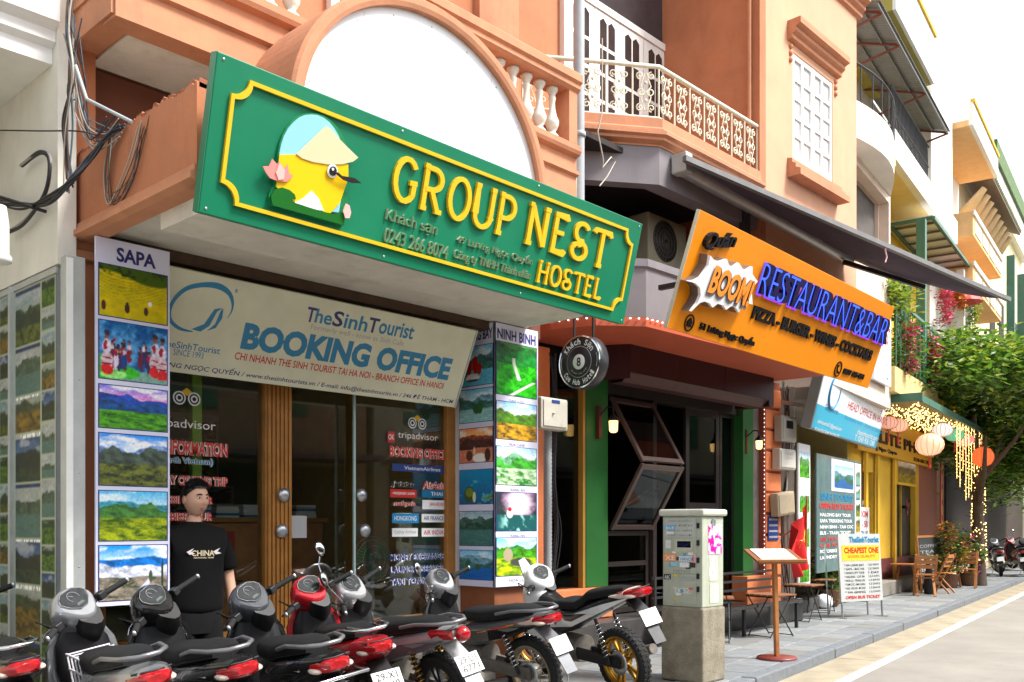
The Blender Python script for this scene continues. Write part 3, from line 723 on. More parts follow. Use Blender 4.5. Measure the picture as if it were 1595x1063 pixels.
# ---------------------------------------------------------------- green hostel sign
GT = math.radians(13.6); GR = math.radians(.5); GL = (2.627, 4.80, 3.177); GW, GH = 3.941, .841
gs = thing('hostel_sign', 'long green hostel sign with yellow raised letters and a bird emblem, leaning over the pavement', 'sign', GL, rz=GR, rx=GT)
PG = Plane(GL, GR, GT)
M_green = mat('sign_green', (.0, .165, .075), .42, var=.09, scale=1.5, streak=.14, dirtc=(.03, .20, .11))
M_gold = mat('sign_yellow', (.74, .45, .01), .4, var=.05)
M_gside = mat('letter_side', (.42, .38, .30), .5, var=0)
mbox(0, GW, 0, .06, 0, GH).build('panel', M_green, gs, bevel=.006)
mbox(-.006, -.001, .002, .058, .003, GH - .003).build('side_trim', mat('sign_edge', (.02, .16, .08), .4, var=0), gs)
for x in (.04, 1.3, 2.62, GW - .04):
    for z in (.03, GH - .03): MB().lathe([(0, 0), (.009, 0), (.007, .003), (0, .003)], 8, Matrix.Translation((x, -.0005, z)) @ Matrix.Rotation(PI / 2, 4, 'X')).build('screw', M_steel, gs)
for x in (.5, 1.6, 2.8, 3.5): MB().bar((x, .06, .5), (x, .40, .35), .04, .04).build('bracket', M_steel, gs)
# yellow border with notched corners
mx, mz, rn = .10, .085, .10
def border(mx, mz, rn):
    p = []
    for (cx_, cz_, a0) in ((GW - mx, mz, PI), (GW - mx, GH - mz, -PI / 2), (mx, GH - mz, 0), (mx, mz, PI / 2)):
        for i in range(9): a = a0 - i / 8 * PI / 2; p.append((cx_ + rn * math.cos(a), cz_ + rn * math.sin(a)))
    return p
o_, i_ = border(mx, mz, .10), border(mx + .022, mz + .022, .10)
n = len(o_); secs = [[(o_[k][0], -.002, o_[k][1]), (o_[k][0], -.02, o_[k][1]), (i_[k][0], -.02, i_[k][1]), (i_[k][0], -.002, i_[k][1])] for k in list(range(n)) + [0]]
MB().loft(secs, cap=False, smooth=False).build('border', M_gold, gs)
# stroke letters in the sign's own tall face
def E_(cx_, cz_, rx, rz, a0, a1, k=14): return [(cx_ + rx * math.cos(math.radians(lerp(a0, a1, i / k))), cz_ + rz * math.sin(math.radians(lerp(a0, a1, i / k)))) for i in range(k + 1)]
GLY = {
 'G': (.62, [E_(.31, .5, .25, .44, 40, 320), [(.50, .21), (.51, .48)], [(.40, .47), (.57, .49)]]),
 'R': (.62, [[(.10, .06), (.10, .94)], [(.04, .06), (.18, .06)], [(.03, .95), (.14, .95)], [(.10, .93)] + E_(.28, .71, .20, .22, 90, -90) + [(.10, .47)], [(.26, .48), (.46, .06)], [(.40, .06), (.56, .06)]]),
 'O': (.62, [E_(.31, .5, .25, .44, 0, 360, 24)]),
 'U': (.62, [[(.08, .96), (.08, .32)] + E_(.30, .32, .22, .26, 180, 360) + [(.52, .32), (.52, .96)], [(.02, .95), (.15, .95)], [(.45, .95), (.58, .95)]]),
 'P': (.56, [[(.10, .06), (.10, .94)], [(.03, .06), (.19, .06)], [(.03, .95), (.14, .95)], [(.10, .93)] + E_(.26, .68, .22, .25, 90, -90) + [(.10, .42)]]),
 'N': (.62, [[(.10, .06), (.10, .94)], [(.10, .94), (.50, .06)], [(.50, .06), (.50, .94)], [(.03, .06), (.18, .06)], [(.02, .95), (.12, .95)], [(.43, .95), (.57, .95)]]),
 'E': (.52, [[(.10, .06), (.10, .94)], [(.04, .06), (.40, .06), (.44, .14)], [(.04, .94), (.38, .94), (.42, .86)], [(.10, .52), (.34, .53)]]),
 'S': (.56, [E_(.29, .72, .19, .22, 30, 250) + [(.33, .50)] + E_(.27, .27, .21, .21, 70, -200), E_(.20, .33, .10, .09, 200, 20)]),
 'T': (.60, [[(.30, .06), (.30, .92)], [(.04, .84), (.08, .93), (.30, .94), (.52, .93), (.56, .84)], [(.22, .06), (.38, .06)]]),
 'H': (.62, [[(.10, .06), (.10, .94)], [(.50, .06), (.50, .94)], [(.10, .52), (.50, .52)], [(.03, .06), (.17, .06)], [(.43, .06), (.57, .06)], [(.03, .95), (.17, .95)], [(.43, .95), (.57, .95)]]),
 'L': (.50, [[(.10, .06), (.10, .94)], [(.04, .06), (.38, .06), (.43, .16)], [(.03, .95), (.17, .95)]]),
}
def ribbon(mb, pts, t, y0, y1, tf):
    pts = [Vector((*p, 0)) for p in pts]; m = len(pts); secs = []
    closed = (pts[0] - pts[-1]).length < 1e-6
    for i, p in enumerate(pts):
        a = pts[i - 1] if i else (pts[-2] if closed else None); b = pts[i + 1] if i < m - 1 else (pts[1] if closed else None)
        d = ((b if b is not None else p) - (a if a is not None else p)).normalized(); nn = Vector((-d.y, d.x, 0))
        k = 1.0
        if a is not None and b is not None: k = min(1.6, 1 / max(.5, nn.dot(Vector((-(b - p).normalized().y, (b - p).normalized().x, 0)))))
        l = p + nn * t / 2 * k; r = p - nn * t / 2 * k
        (lx, lz), (rx_, rz_) = tf(l.x, l.y), tf(r.x, r.y)
        secs.append([(lx, y0, lz), (lx, y1, lz), (rx_, y1, rz_), (rx_, y0, rz_)])
    mb.loft(secs, smooth=False)
def stroke_word(root, word, a, b, topa, m, depth=.022, t=.105, name='letter', pl=PG):
    x0, z0 = pl.at(*a); x1, z1 = pl.at(*b); _, zt = pl.at(*topa); z0 = (z0 + z1) / 2; h = zt - pl.at(*a)[1]
    W = sum(GLY[c][0] + .06 for c in word); sx = (x1 - x0) / W; x = x0
    for c in word:
        w, st = GLY[c]; mb = MB()
        for q, s_ in enumerate(st): ribbon(mb, s_, t, -.001, -depth - .0007 * q, lambda u, v, x=x: (x + u * sx, z0 + v * h))
        mb.build(name, m, root); x += (w + .06) * sx
stroke_word(gs, 'GROUP', (603, 320), (800, 367), (605, 242), M_gold)
stroke_word(gs, 'NEST', (812, 383), (946, 420), (818, 315), M_gold)
stroke_word(gs, 'HOSTEL', (832, 438), (934, 470), (838, 403), M_gold, depth=.022)
M_gl = mat('sign_green_letter', (.06, .24, .09), .35, var=0)
for s, a, b, t in (('Khách sạn', (598, 349), (678, 369), (599, 326)), ('0243 266 8074', (596, 378), (695, 402), (597, 356)), ('49 Lương Ngọc Quyến', (709, 383), (827, 414), (710, 365)), ('Công ty TNHH Thành nhân', (704, 408), (824, 437), (705, 390))):
    letter_px(gs, PG, s, a, b, t, M_gl, depth=.016, bold=-.005, side=M_gside)
# emblem, layer over layer (all thin cut-out boards)
def gpoly(pts, m, lay, name='emblem', th=.006):
    MB().prism([PG.at(px, py) for px, py in pts], -.016 - lay * .006, -.016 - (lay - 1) * .006 - .0003 if lay > 0 else -.001).build(name, m, gs)
def cz(pts):   # crop pixel -> photo pixel (emblem drawn from a 3.542x enlargement)
    return [(330 + x / 3.542, 80 + y / 3.542) for x, y in pts]
M_sky = mat('emblem_sky', (.26, .56, .74), .4, var=0); M_birdy = mat('emblem_yellow', (.80, .50, .0), .4, var=0)
M_hat = mat('emblem_straw', (.66, .56, .34), .4, var=0); M_lot = mat('emblem_pink', (.85, .25, .22), .4, var=0); M_lot2 = mat('emblem_pale_pink', (.90, .45, .40), .4, var=0)
M_eg = mat('emblem_green', (.005, .12, .01), .4, var=0); M_eb = mat('emblem_black', (.015, .012, .012), .4, var=0)
arch_o = [(318, 850), (305, 800), (318, 760), (335, 740), (345, 650), (356, 560), (365, 510), (380, 465), (402, 424), (432, 388), (466, 360), (503, 345), (540, 342), (576, 346), (612, 358), (648, 382), (682, 416), (710, 458), (730, 504), (738, 550), (742, 600), (744, 780), (744, 900), (715, 965)]
gpoly(cz(arch_o), mat('emblem_back', (.01, .20, .06), .4, var=0), 0)
gpoly(cz([(342, 750), (352, 700), (362, 560), (371, 514), (386, 470), (408, 430), (437, 395), (470, 368), (505, 353), (540, 350), (572, 354), (605, 368), (636, 392), (664, 426), (686, 464), (702, 504), (735, 620), (735, 720), (700, 820), (690, 890), (640, 885)]), M_sky, 1)
gpoly(cz([(342, 750), (358, 572), (450, 570), (600, 620), (738, 625), (738, 700), (690, 840), (640, 893), (560, 880), (440, 830)]), M_birdy, 2)
gpoly(cz([(440, 836), (490, 810), (532, 770), (570, 810), (600, 880), (560, 875)]), M_vwhite, 3)
gpoly(cz([(450, 568), (610, 415), (640, 430), (680, 480), (740, 540), (790, 588), (760, 610), (700, 625), (620, 625), (540, 612), (480, 592)]), M_hat, 3)
gpoly(cz([(318, 850), (308, 800), (330, 762), (370, 752), (410, 765), (440, 790), (447, 815), (425, 815), (440, 840), (600, 885), (650, 900), (690, 885), (715, 900), (712, 960)]), M_eg, 3)
gpoly(cz([(645 + 28 * math.cos(t * .35), 662 + 38 * math.sin(t * .35)) for t in range(18)]), M_vwhite, 4)
gpoly(cz([(645 + 20 * math.cos(t * .35), 662 + 26 * math.sin(t * .35)) for t in range(18)]), M_eb, 5)
gpoly(cz([(650, 672), (668, 668), (690, 688), (760, 700), (800, 730), (745, 728), (700, 712)]), M_eb, 6)
gpoly(cz([(641 + 6 * math.cos(t * .6), 652 + 8 * math.sin(t * .6)) for t in range(10)]), M_vwhite, 6)
gpoly(cz([(260, 635), (295, 635), (312, 595), (340, 625), (352, 610), (380, 650), (398, 625), (405, 675), (428, 688), (395, 720), (345, 718), (300, 700), (278, 670)]), M_lot, 4)
gpoly(cz([(345, 712), (330, 670), (350, 615), (378, 655), (375, 705)]), M_lot2, 5)
gpoly(cz([(700, 880), (715, 840), (735, 850), (744, 890), (735, 920), (712, 920)]), M_lot2, 5)

# ---------------------------------------------------------------- cream booking sign
BT = math.atan(.30 / .68); BL = (2.80, 6.60, 2.595); BW, BH = 3.455, .752
bs = thing('booking_sign', 'cream booking office banner sign with blue lettering above the shop window', 'sign', BL, rx=BT); PB = Plane(BL, 0, BT)
M_bcr = mat('banner_cream', (.74, .73, .55), .5, var=.1, scale=3, dirt=.25, dirtc=(.55, .54, .38))
mbox(0, BW, 0, .05, 0, BH).build('panel', M_bcr, bs, bevel=.004)
mbox(BW + .001, BW + .02, -.004, .054, -.004, BH + .004).build('frame_edge', M_alu, bs)
letter_px(bs, PB, 'BOOKING OFFICE', (373, 545), (697, 592), (375, 502), M_vblue, bold=.05, depth=.001)
for s, a, b, t, m_ in (('T', (475, 501), (489, 503), (475, 477), M_navy), ('he', (489, 503), (515, 507), (489, 480), M_vblue), ('S', (516, 508), (532, 510), (516, 483), M_navy), ('inh', (534, 511), (570, 517), (534, 487), M_vblue), ('T', (571, 517), (587, 520), (571, 493), M_navy), ('ourist', (588, 520), (642, 529), (588, 496), M_vblue)): letter_px(bs, PB, s, a, b, t, m_, bold=.02, depth=.001)
letter_px(bs, PB, 'Formerly well - know as Sinh Cafe', (482, 519), (628, 538), (482, 508), M_vgrey, depth=.001)
letter_px(bs, PB, 'CHI NHANH THE SINH TOURIST TAI HA NOI - BRANCH OFFICE IN HANOI', (364, 563), (690, 604), (364, 551), M_vred, depth=.001, bold=.015)
letter_px(bs, PB, '46 LƯƠNG NGỌC QUYẾN / www.thesinhtourists.vn / E-mail: info@thesinhtourits.vn / 246 ĐÊ THÁM - HCM', (215, 571), (705, 628), (217, 557), M_navy, depth=.001, bold=.012, shear=.12)
letter_px(bs, PB, 'TheSinhTourist', (249, 540), (342, 551), (249, 529), M_vblue, depth=.001, bold=.01)
letter_px(bs, PB, 'SINCE 1993', (269, 553), (316, 559), (269, 543), M_vblue, depth=.001)
letter_px(bs, PB, 'R', (366, 456), (370, 457), (366, 450), M_navy, depth=.001)
def bpx(pts): return [PB.at(x, y) for x, y in pts]
mb = MB(); pts = [(300, 517), (280, 512), (266, 500), (264, 484), (272, 466), (290, 450), (316, 444), (340, 446), (356, 456), (362, 470), (361, 484), (354, 496)]
ww = [.004, .012, .014, .014, .014, .016, .018, .022, .018, .012, .006, .002]
q = catmull([Vector((*p, w_)) for p, w_ in zip(bpx(pts), ww)], 6); ww = [p.z for p in q]; q = [Vector((p.x, p.y, 0)) for p in q]; secs = []
for i, p in enumerate(q):
    d = (q[min(i + 1, len(q) - 1)] - q[max(i - 1, 0)]).normalized(); nn = Vector((-d.y, d.x, 0)) * ww[i]
    secs.append([(p.x + nn.x, -.0015, p.y + nn.y), (p.x - nn.x, -.0015, p.y - nn.y)])
mb.loft(secs, cap=False, smooth=False, closed=False).build('emblem', M_vblue, bs)
for pl_ in ([(298, 513), (318, 505), (334, 482), (347, 480), (338, 486), (326, 508), (312, 517)], [(322, 516), (335, 505), (344, 484), (348, 481), (346, 496), (336, 511)]):
    MB().prism(bpx(pl_), -.0015, -.0008).build('emblem', M_vblue, bs)

# ---------------------------------------------------------------- tall photo boards
def photo_board(name, label, loc, W, Hh, title, tx, photos, rz=0, caps=None, lip=.02):
    t = thing(name, label, 'poster board', loc, rz)
    mbox(0, W, 0, lip, 0, Hh).build('board', M_lav, t, bevel=.002)
    lettering(t, title, W * tx[0], W * tx[1], Hh - tx[3], Hh - tx[2], M_navy, y=-.001, depth=.001, bold=.03, name='title')
    for i, (z0, z1, p) in enumerate(photos):
        mbox(W * .03, W * .97, -.002, -.0005, z0 - .006, z1 + .006).build('photo_border', M_navy, t)
        picture(t, p, W * .045, W * .955, z0, z1, y=-.003, nx=84, ny=60, name='photo')
        if caps and caps[i]: lettering(t, caps[i], W * .32, W * .68, z0 - .062, z0 - .03, M_navy, y=-.001, depth=.001, name='caption')
    return t
SY = 6.20; sl_, sr_ = onY(149, 367, SY), onY(264.5, 392, SY); zb = onY(147, 946, SY).z; SW = sr_.x - sl_.x
def pz(py, px=205): return onY(px, py, SY).z - zb
sapa_photos = [(pz(498), pz(420), terraces()), (pz(594), pz(506), market()),
    (pz(669), pz(604), land((120, 130, 200), (235, 160, 200), ((60, 80, 150), (50, 80, 130)), fore=(90, 150, 40), fore2=(30, 90, 20), hz=.62, seed=5, cloud=.8)),
    (pz(757), pz(678), land((80, 140, 215), (215, 225, 240), ((130, 150, 190), (70, 80, 70)), fore=(105, 110, 60), fore2=(40, 50, 34), hz=.62, seed=11, cloud=.95, amp=.24)),
    (pz(842), pz(766), land((120, 185, 225), (190, 215, 225), ((90, 150, 160), (70, 110, 60)), fore=(150, 160, 50), fore2=(50, 90, 30), hz=.66, seed=14, cloud=.7)),
    (pz(934), pz(850), blobs(land((60, 140, 210), (200, 220, 240), ((50, 110, 170), (225, 228, 240)), fore=(140, 130, 120), fore2=(60, 70, 50), hz=.62, seed=17, cloud=.9, amp=.08, path=(.65, .12, (200, 200, 215))), [(.93, .45, .02, .3, (40, 50, 40)), (.75, .42, .03, .12, (60, 70, 50))]))]
photo_board('sapa_board', 'tall lavender photo board titled SAPA left of the shop window', (sl_.x, SY, zb), SW, sl_.z - zb, 'SAPA', (.27, .80, .045, .14), sapa_photos)
HX = 6.555; NY = 6.30
c_t = onY(777, 503, NY); c_b = onY(777, 915, NY); hbz = c_b.z; hh = c_t.z - hbz
def hz2(py): return onX(746, py, 6.50).z - hbz
HYb = onX(714, 700, 6.50).y; HWid = HYb - NY
hal = [(hz2(600), hz2(539), bay(31, boat=True)), (hz2(657), hz2(606), bay(33, tint=(150, 185, 185))), (hz2(720), hz2(667), sunset_bay(35)), (hz2(785), hz2(732), aerial(36)), (hz2(850), hz2(797), land((140, 160, 170), (190, 205, 205), ((70, 100, 90), (40, 70, 55)), water=(70, 105, 100), hz=.66, seed=38, amp=.26, cloud=.3)), (hz2(903), hz2(858), bay(39, tint=(40, 100, 160)))]
photo_board('halong_board', 'photo board titled HALONG BAY with a red-sailed boat, on the pier side', (6.50, HYb, hbz), HWid, hh, 'HALONG BAY', (.05, .95, .05, .15), hal, rz=-PI / 2)
NW = onY(838, 700, NY).x - 6.50
def nz(py): return onY(808, py, NY).z - hbz
nin = [(nz(618), nz(538), tamcoc(41)), (nz(686), nz(629), land((150, 190, 225), (215, 225, 225), ((90, 120, 60), (80, 120, 40)), fore=(190, 150, 40), fore2=(90, 70, 24), hz=.62, seed=43, amp=.3)), (nz(756), nz(698), land((170, 200, 220), (220, 230, 220), ((110, 150, 120), (70, 140, 60)), fore=(190, 205, 180), fore2=(50, 130, 50), hz=.64, seed=45, amp=.28)), (nz(827), nz(768), cave(47)), (nz(896), nz(838), blobs(land((120, 180, 210), (190, 215, 215), ((60, 110, 60), (70, 130, 40)), fore=(170, 180, 40), fore2=(60, 120, 30), hz=.66, seed=49, amp=.3), [(.28, .55, .12, .18, (150, 140, 120)), (.6, .35, .28, .12, (60, 60, 56))]))]
photo_board('ninh_binh_board', 'photo board titled NINH BINH on the street side of the pier', (6.50, NY, hbz), NW, hh, 'NINH BINH', (.06, .94, .05, .15), nin, caps=['TAM CỐC', 'MÚA CAVE', 'TRÀNG AN', 'TRÀNG AN', 'HOA LƯ'])

# ---------------------------------------------------------------- left neighbour: white house, poster case, post
lw = thing('white_house', 'white plastered house at the left edge of the photo, with a stepped overhang', 'building', (2.5, 7.1, 0))
mbox(.0, .119, -.72, 4, 3.17, 9).build('side_wall', M_cream, lw)                      # party wall seen above the poster case
mbox(-6, -.001, .45, .65, 0, 9).build('front_wall', mat('cream_front', (.60, .53, .36), .85, var=.12, scale=2, streak=.3, dirtc=(.35, .30, .2)), lw)
ov = [(0, 0), (0, .10), (-.05, .13), (-.05, .20), (-.12, .24), (-.12, 1.6)]
p_ = onX(94, 92, 2.5)
oy = p_.y - 7.1; oz = p_.z
MB().loft([[(x, oy + .12 + dy, oz + dz) for dy, dz in ov] + [(x, .44, oz + 1.6), (x, .44, oz)] for x in (-6, -.002)], smooth=False).build('overhang', M_white, lw)
MB().box(-1.2, -.5, oy + .5, oy + .9, oz - .03, oz - .001).build('soffit_panel', M_wood, lw)
pc = thing('poster_case', 'glazed poster case full of small tour photos along the left side wall', 'poster case', (2.5, 6.30, 0))
mbox(.0, .115, .10, 2.3, .3, 3.15).build('backing', M_grey, pc)
for k, (y0, y1, sd_) in enumerate(((.10, .82, 3), (.86, 2.22, 9))):
    W_ = y1 - y0
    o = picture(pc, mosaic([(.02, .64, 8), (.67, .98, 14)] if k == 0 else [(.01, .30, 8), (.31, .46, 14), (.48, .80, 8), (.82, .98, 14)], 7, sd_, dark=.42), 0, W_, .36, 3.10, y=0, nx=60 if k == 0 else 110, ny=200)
    o.rotation_euler = (0, 0, -PI / 2); o.location = (-.004, y1, 0)
for y0, y1 in ((.82, .86), (2.22, 2.26)): mbox(-.035, .0, y0, y1, .3, 3.14).build('frame', M_alu, pc)
mbox(-.012, .001, .08, 2.27, 3.11, 3.15).build('frame', M_alu, pc); mbox(-.012, .001, .08, 2.27, .3, .35).build('frame', M_alu, pc)
pt = thing('aluminium_post', 'pale aluminium post at the corner of the poster case', 'post', (2.5, 6.19, 0))
MB().box(-.02, .10, 0, .10, 0, 3.19).build('post', M_alu, pt, bevel=.006); MB().box(-.022, .02, -.006, -.001, .02, 3.17).build('cover_strip', M_white, pt)
for z in (.6, 1.2, 1.8, 2.4): MB().lathe([(0, 0), (.006, 0), (.005, .004), (0, .004)], 8, Matrix.Translation((.06, 0, z)) @ Matrix.Rotation(PI / 2, 4, 'X')).build('screw', M_steel, pt)
# ---------------------------------------------------------------- restaurant building (balcony, bay, canopy, ground floor)
rb = thing('restaurant_building', 'orange building with corner balcony above a green and maroon restaurant front', 'building', (9.0, 7.5, 0))
def rp_(mb, name, m, parent=None, **k): return mb.build(name, m, parent or rb, world=True, **k)
BXC = 11.08; BYW = 7.52; BYF = 6.0
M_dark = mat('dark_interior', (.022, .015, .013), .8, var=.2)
M_mauve = mat('mauve_grey', (.20, .18, .19), .75, var=.12, scale=3, streak=.35, dirtc=(.09, .08, .08))
M_or_side = M_or
rp_(mbox(7.55, BXC, BYW, BYW + .2, 5.0, 11), 'wall', M_or)
rp_(mbox(7.28, 7.55, 6.95, 7.7, 3.4, 11), 'pilaster', M_or2)
# bay
rp_(mbox(BXC, BXC + .16, BYF, BYW + .2, 5.0, 10.6), 'bay_side_wall', M_or)
wx0, wz1 = onY(1235, 81, BYF).x, onY(1235, 81, BYF).z; wx1, wz0 = onY(1297, 286, BYF).x, onY(1241, 250, BYF).z
BX1 = onY(1334, 300, BYF).x
for a in ((BXC + .16, wx0, 4.6, 10.6), (wx1, BX1, 4.6, 10.6), (wx0, wx1, 4.6, wz0), (wx0, wx1, wz1, 10.6)):
    rp_(mbox(a[0], a[1], BYF, BYF + .18, a[2], a[3]), 'bay_wall', M_or_lit)
rp_(mbox(BX1 - .16, BX1, BYF + .181, 8.4, 4.6, 10.6), 'bay_side_wall', M_or_lit)
rp_(MB().tube([(BXC - .05, BYF + .12, 5.7), (BXC - .05, BYF + .12, 10)], .025, 8), 'wall_pipe', M_or2)
rp_(MB().tube([(BXC - .05, BYF + .12, 8.7), (BXC - .05, BYF + .3, 8.72)], .02, 8), 'wall_pipe', M_or2)
cz_ = onY(1335, 30, BYF).z
cpr = [(0, 0), (-.05, .03), (-.05, .08), (-.10, .12), (-.10, .17), (-.18, .22), (-.18, .34), (0, .36)]
rp_(MB().loft([[(x, BYF + d, cz_ + z) for d, z in cpr] for x in (BXC - .1, BX1 + .1)], smooth=False), 'cornice', M_or2)
# bay window
wn_ = rp_(mbox(wx0, wx1, BYF + .06, BYF + .07, wz0, wz1), 'window', mat('window_back', (.06, .055, .05), .4, var=.1)); WW = wx1 - wx0; WH = wz1 - wz0
fr_ = MB()
for x0, x1 in ((wx0, wx0 + .06), (wx1 - .06, wx1), (wx0 + WW / 2 - .05, wx0 + WW / 2 + .05)): fr_.box(x0, x1, BYF + .01, BYF + .058, wz0, wz1)
fr_.box(wx0 + .06, wx1 - .06, BYF + .012, BYF + .057, wz1 - .07, wz1).box(wx0 + .06, wx1 - .06, BYF + .012, BYF + .057, wz0, wz0 + .09)
fr_.build('window_frame', M_white, wn_, world=True)
for s in range(2):
    xa = wx0 + .06 + s * (WW / 2 - .01); xb = xa + WW / 2 - .11
    xm = (xa + xb) / 2
    mbx = MB(); mbx.box(xm - .03, xm + .03, BYF + .016, BYF + .055, wz0 + .09, wz1 - .07)
    for k in range(1, 5): z = lerp(wz0 + .09, wz1 - .07, k / 5); mbx.box(xa, xm - .03, BYF + .018, BYF + .054, z - .025, z + .025).box(xm + .03, xb, BYF + .018, BYF + .054, z - .025, z + .025)
    mbx.build('glazing_bars', M_white, wn_, world=True)
    for k in range(5):
        z0, z1 = (lerp(wz0 + .09, wz1 - .07, q / 5) for q in (k, k + 1))
        for (p0, p1) in ((xa, xm - .03), (xm + .03, xb)):
            mbox(p0, p1, BYF + .04, BYF + .044, z0 + .025 * (k > 0), z1 - .025 * (k < 4)).build('pane', mat('shutter_pane', (.60, .60, .58), .25, var=.25, scale=9), wn_, world=True)
for nm, zz, sgn in (('lintel', wz1 + .10, 1), ('sill', wz0 - .30, -1)):
    pr = [(0, 0), (-.07, .02), (-.07, .07), (-.12, .10), (-.12, .15), (-.19, .18), (-.19, .26), (0, .26)]
    if sgn < 0: pr = [(d, .26 - z) for d, z in pr][::-1]
    rp_(MB().loft([[(x, BYF - .001 + d, zz + z) for d, z in pr] for x in (wx0 - .16, wx1 + .16)], smooth=False), nm, M_or2)
for x in (wx0 - .08, wx1 + .08):
    for k in range(3): rp_(MB().ell((x, BYF - .01, wz1 + .04 - k * .09), (.035, .03, .035), 10, 6), 'stud', M_or2)
# balcony slab with mouldings (plan polygon)
PL = [(7.62, 6.95), (8.12, 6.56), (8.88, BYF), (BXC, BYF - .02)]
def offset_plan(pl, d):
    o = []
    for i, p in enumerate(pl):
        a = Vector(pl[max(i - 1, 0)]); b = Vector(pl[min(i + 1, len(pl) - 1)]); t = (b - a).normalized(); nn = Vector((t.y, -t.x)); o.append((p[0] + nn.x * d, p[1] + nn.y * d))
    return o
prs = [(0, 6.0), (0, 5.90), (.02, 5.88), (.02, 5.86), (.07, 5.84), (.07, 5.80), (.03, 5.78), (.03, 5.75), (-.04, 5.72), (-.04, 5.70)]
secs = []
for d, z in prs: secs.append([(x, y, z) for x, y in offset_plan(PL, d)])
mb = MB(); mb.loft(secs, cap=False, smooth=False, closed=False)
mb.add([(x, y, 6.0) for x, y in PL] + [(BXC, 7.5, 6.0), (7.62, 7.5, 6.0)], [tuple(range(len(PL) + 2))])
rp_(mb, 'balcony_slab', M_or2, recalc=True)
secs = [[(x, y, z) for x, y in offset_plan(PL, -.05)] for z in (5.70, 5.28)]
mb = MB(); mb.loft(secs, cap=False, smooth=False, closed=False); q = offset_plan(PL, -.05)
secs2 = [[(x, y, 5.28) for x, y in q], [(x, y + .2, 5.28) for x, y in q], [(x, y + .2, 5.68) for x, y in q]]
mb.loft(secs2, cap=False, smooth=False, closed=False); rp_(mb, 'balcony_beam', M_mauve)
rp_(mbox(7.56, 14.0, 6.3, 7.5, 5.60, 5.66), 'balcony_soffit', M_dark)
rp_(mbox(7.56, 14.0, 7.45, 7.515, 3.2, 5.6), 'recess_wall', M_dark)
# balcony railing: hand rail, posts, scroll panels
M_rail = mat('cream_ironwork', (.66, .65, .50), .5, var=.08, scale=12, dirt=.3, dirtc=(.35, .28, .15))
rl = offset_plan(PL, -.06)
rail = rp_(MB().tube([(x, y, 6.60) for x, y in rl], .026, 8), 'hand_rail', M_rail)
rp_(MB().tube([(x, y, 6.03) for x, y in rl], .012, 6), 'bottom_rail', M_rail)
def scroll_unit(mb, p0, p1, zb, zt):
    """pair of C scrolls, wrought iron, between two posts"""
    p0, p1 = Vector(p0), Vector(p1); d = p1 - p0; zc = (zb + zt) / 2
    def pt(u, v): return (p0.x + d.x * u, p0.y + d.y * u, lerp(zb, zt, v))
    w = d.length; hgt = zt - zb
    def spiral(cu, cv, r, a0, turns, s):
        return [pt(cu + (r * (1 - .75 * i / 12)) / w * math.cos(a0 + s * turns * 2 * PI * i / 12), cv + (r * (1 - .75 * i / 12)) / hgt * math.sin(a0 + s * turns * 2 * PI * i / 12)) for i in range(13)]
    for su in (-1, 1):
        for sv in (-1, 1):
            cu = .5 + su * .22; cv = .5 + sv * .36
            mb.tube(spiral(cu, cv, .045, PI / 2 * sv + (0 if su > 0 else PI), 1.3, su * sv), .008, 5)
            mb.tube([pt(.5 + su * .06, .5), pt(.5 + su * .20, .5 + sv * .12), pt(.5 + su * .10, .5 + sv * .28), pt(.5 + su * .04, .5 + sv * .42)], .008, 5)
        mb.tube(spiral(.5 + su * .18, .5, .05, PI if su > 0 else 0, 1.2, su), .008, 5)
        mb.ell(pt(.5, .5 + su * .2), (.02, .02, .02), 8, 6)
cum = []
for i in range(len(rl) - 1):
    a, b = Vector((*rl[i], 0)), Vector((*rl[i + 1], 0)); L_ = (b - a).length; n = max(1, round(L_ / .33))
    for k in range(n + (1 if i == len(rl) - 2 else 0)):
        p = a.lerp(b, k / n); rp_(MB().tube([(p.x, p.y, 6.0), (p.x, p.y, 6.59)], .011, 6), 'railing_post', M_rail)
        if k < n:
            p2 = a.lerp(b, (k + 1) / n); mb = MB(); scroll_unit(mb, p, p2, 6.06, 6.56); rp_(mb, 'iron_scroll', M_rail)
# french doors behind the balcony
dz0, dz1 = 6.02, 8.75
dx0, dx1 = onY(878, 90, BYW).x, onY(1032, 90, BYW).x
rp_(mbox(dx0 - .08, dx0, BYW - .08, BYW - .001, dz0, dz1 + .7).box(dx1, dx1 + .08, BYW - .08, BYW - .001, dz0, dz1 + .7).box(dx0, dx1, BYW - .08, BYW - .001, 8.05, 8.14).box(dx0, dx1, BYW - .08, BYW - .001, dz1 + .6, dz1 + .7), 'door_frame', M_white)
rp_(mbox(dx0, dx1, BYW - .03, BYW - .002, 8.14, 9.35), 'transom_glass', mat('dim_glass', (.05, .045, .05), .12, var=.2))
nd = 4; dw = (dx1 - dx0) / nd
for k in range(nd):
    x0 = dx0 + k * dw + .006; x1 = x0 + dw - .012
    d_ = rp_(mbox(x0, x1, BYW - .06, BYW - .03, dz0, 8.04), 'door_leaf', M_white)
    for c in range(2):
        xa = lerp(x0, x1, .2 + c * .33); xb = lerp(x0, x1, .47 + c * .33)
        for r_ in range(5):
            z0 = 6.22 + r_ * .35; z1 = z0 + .30
            pts = [(xa, z0), (xb, z0), (xb, z1)] + ([((xa + xb) / 2, z1 + .05)] if r_ == 4 else []) + [(xa, z1)]
            MB().prism(pts, BYW - .064, BYW - .061).build('pane', mat('door_pane', (.045, .035, .035), .1, var=.2), d_, world=True)
    MB().box(x0 + .03, x1 - .03, BYW - .063, BYW - .061, 6.05, 6.18).build('kick_panel', M_white, d_, world=True)
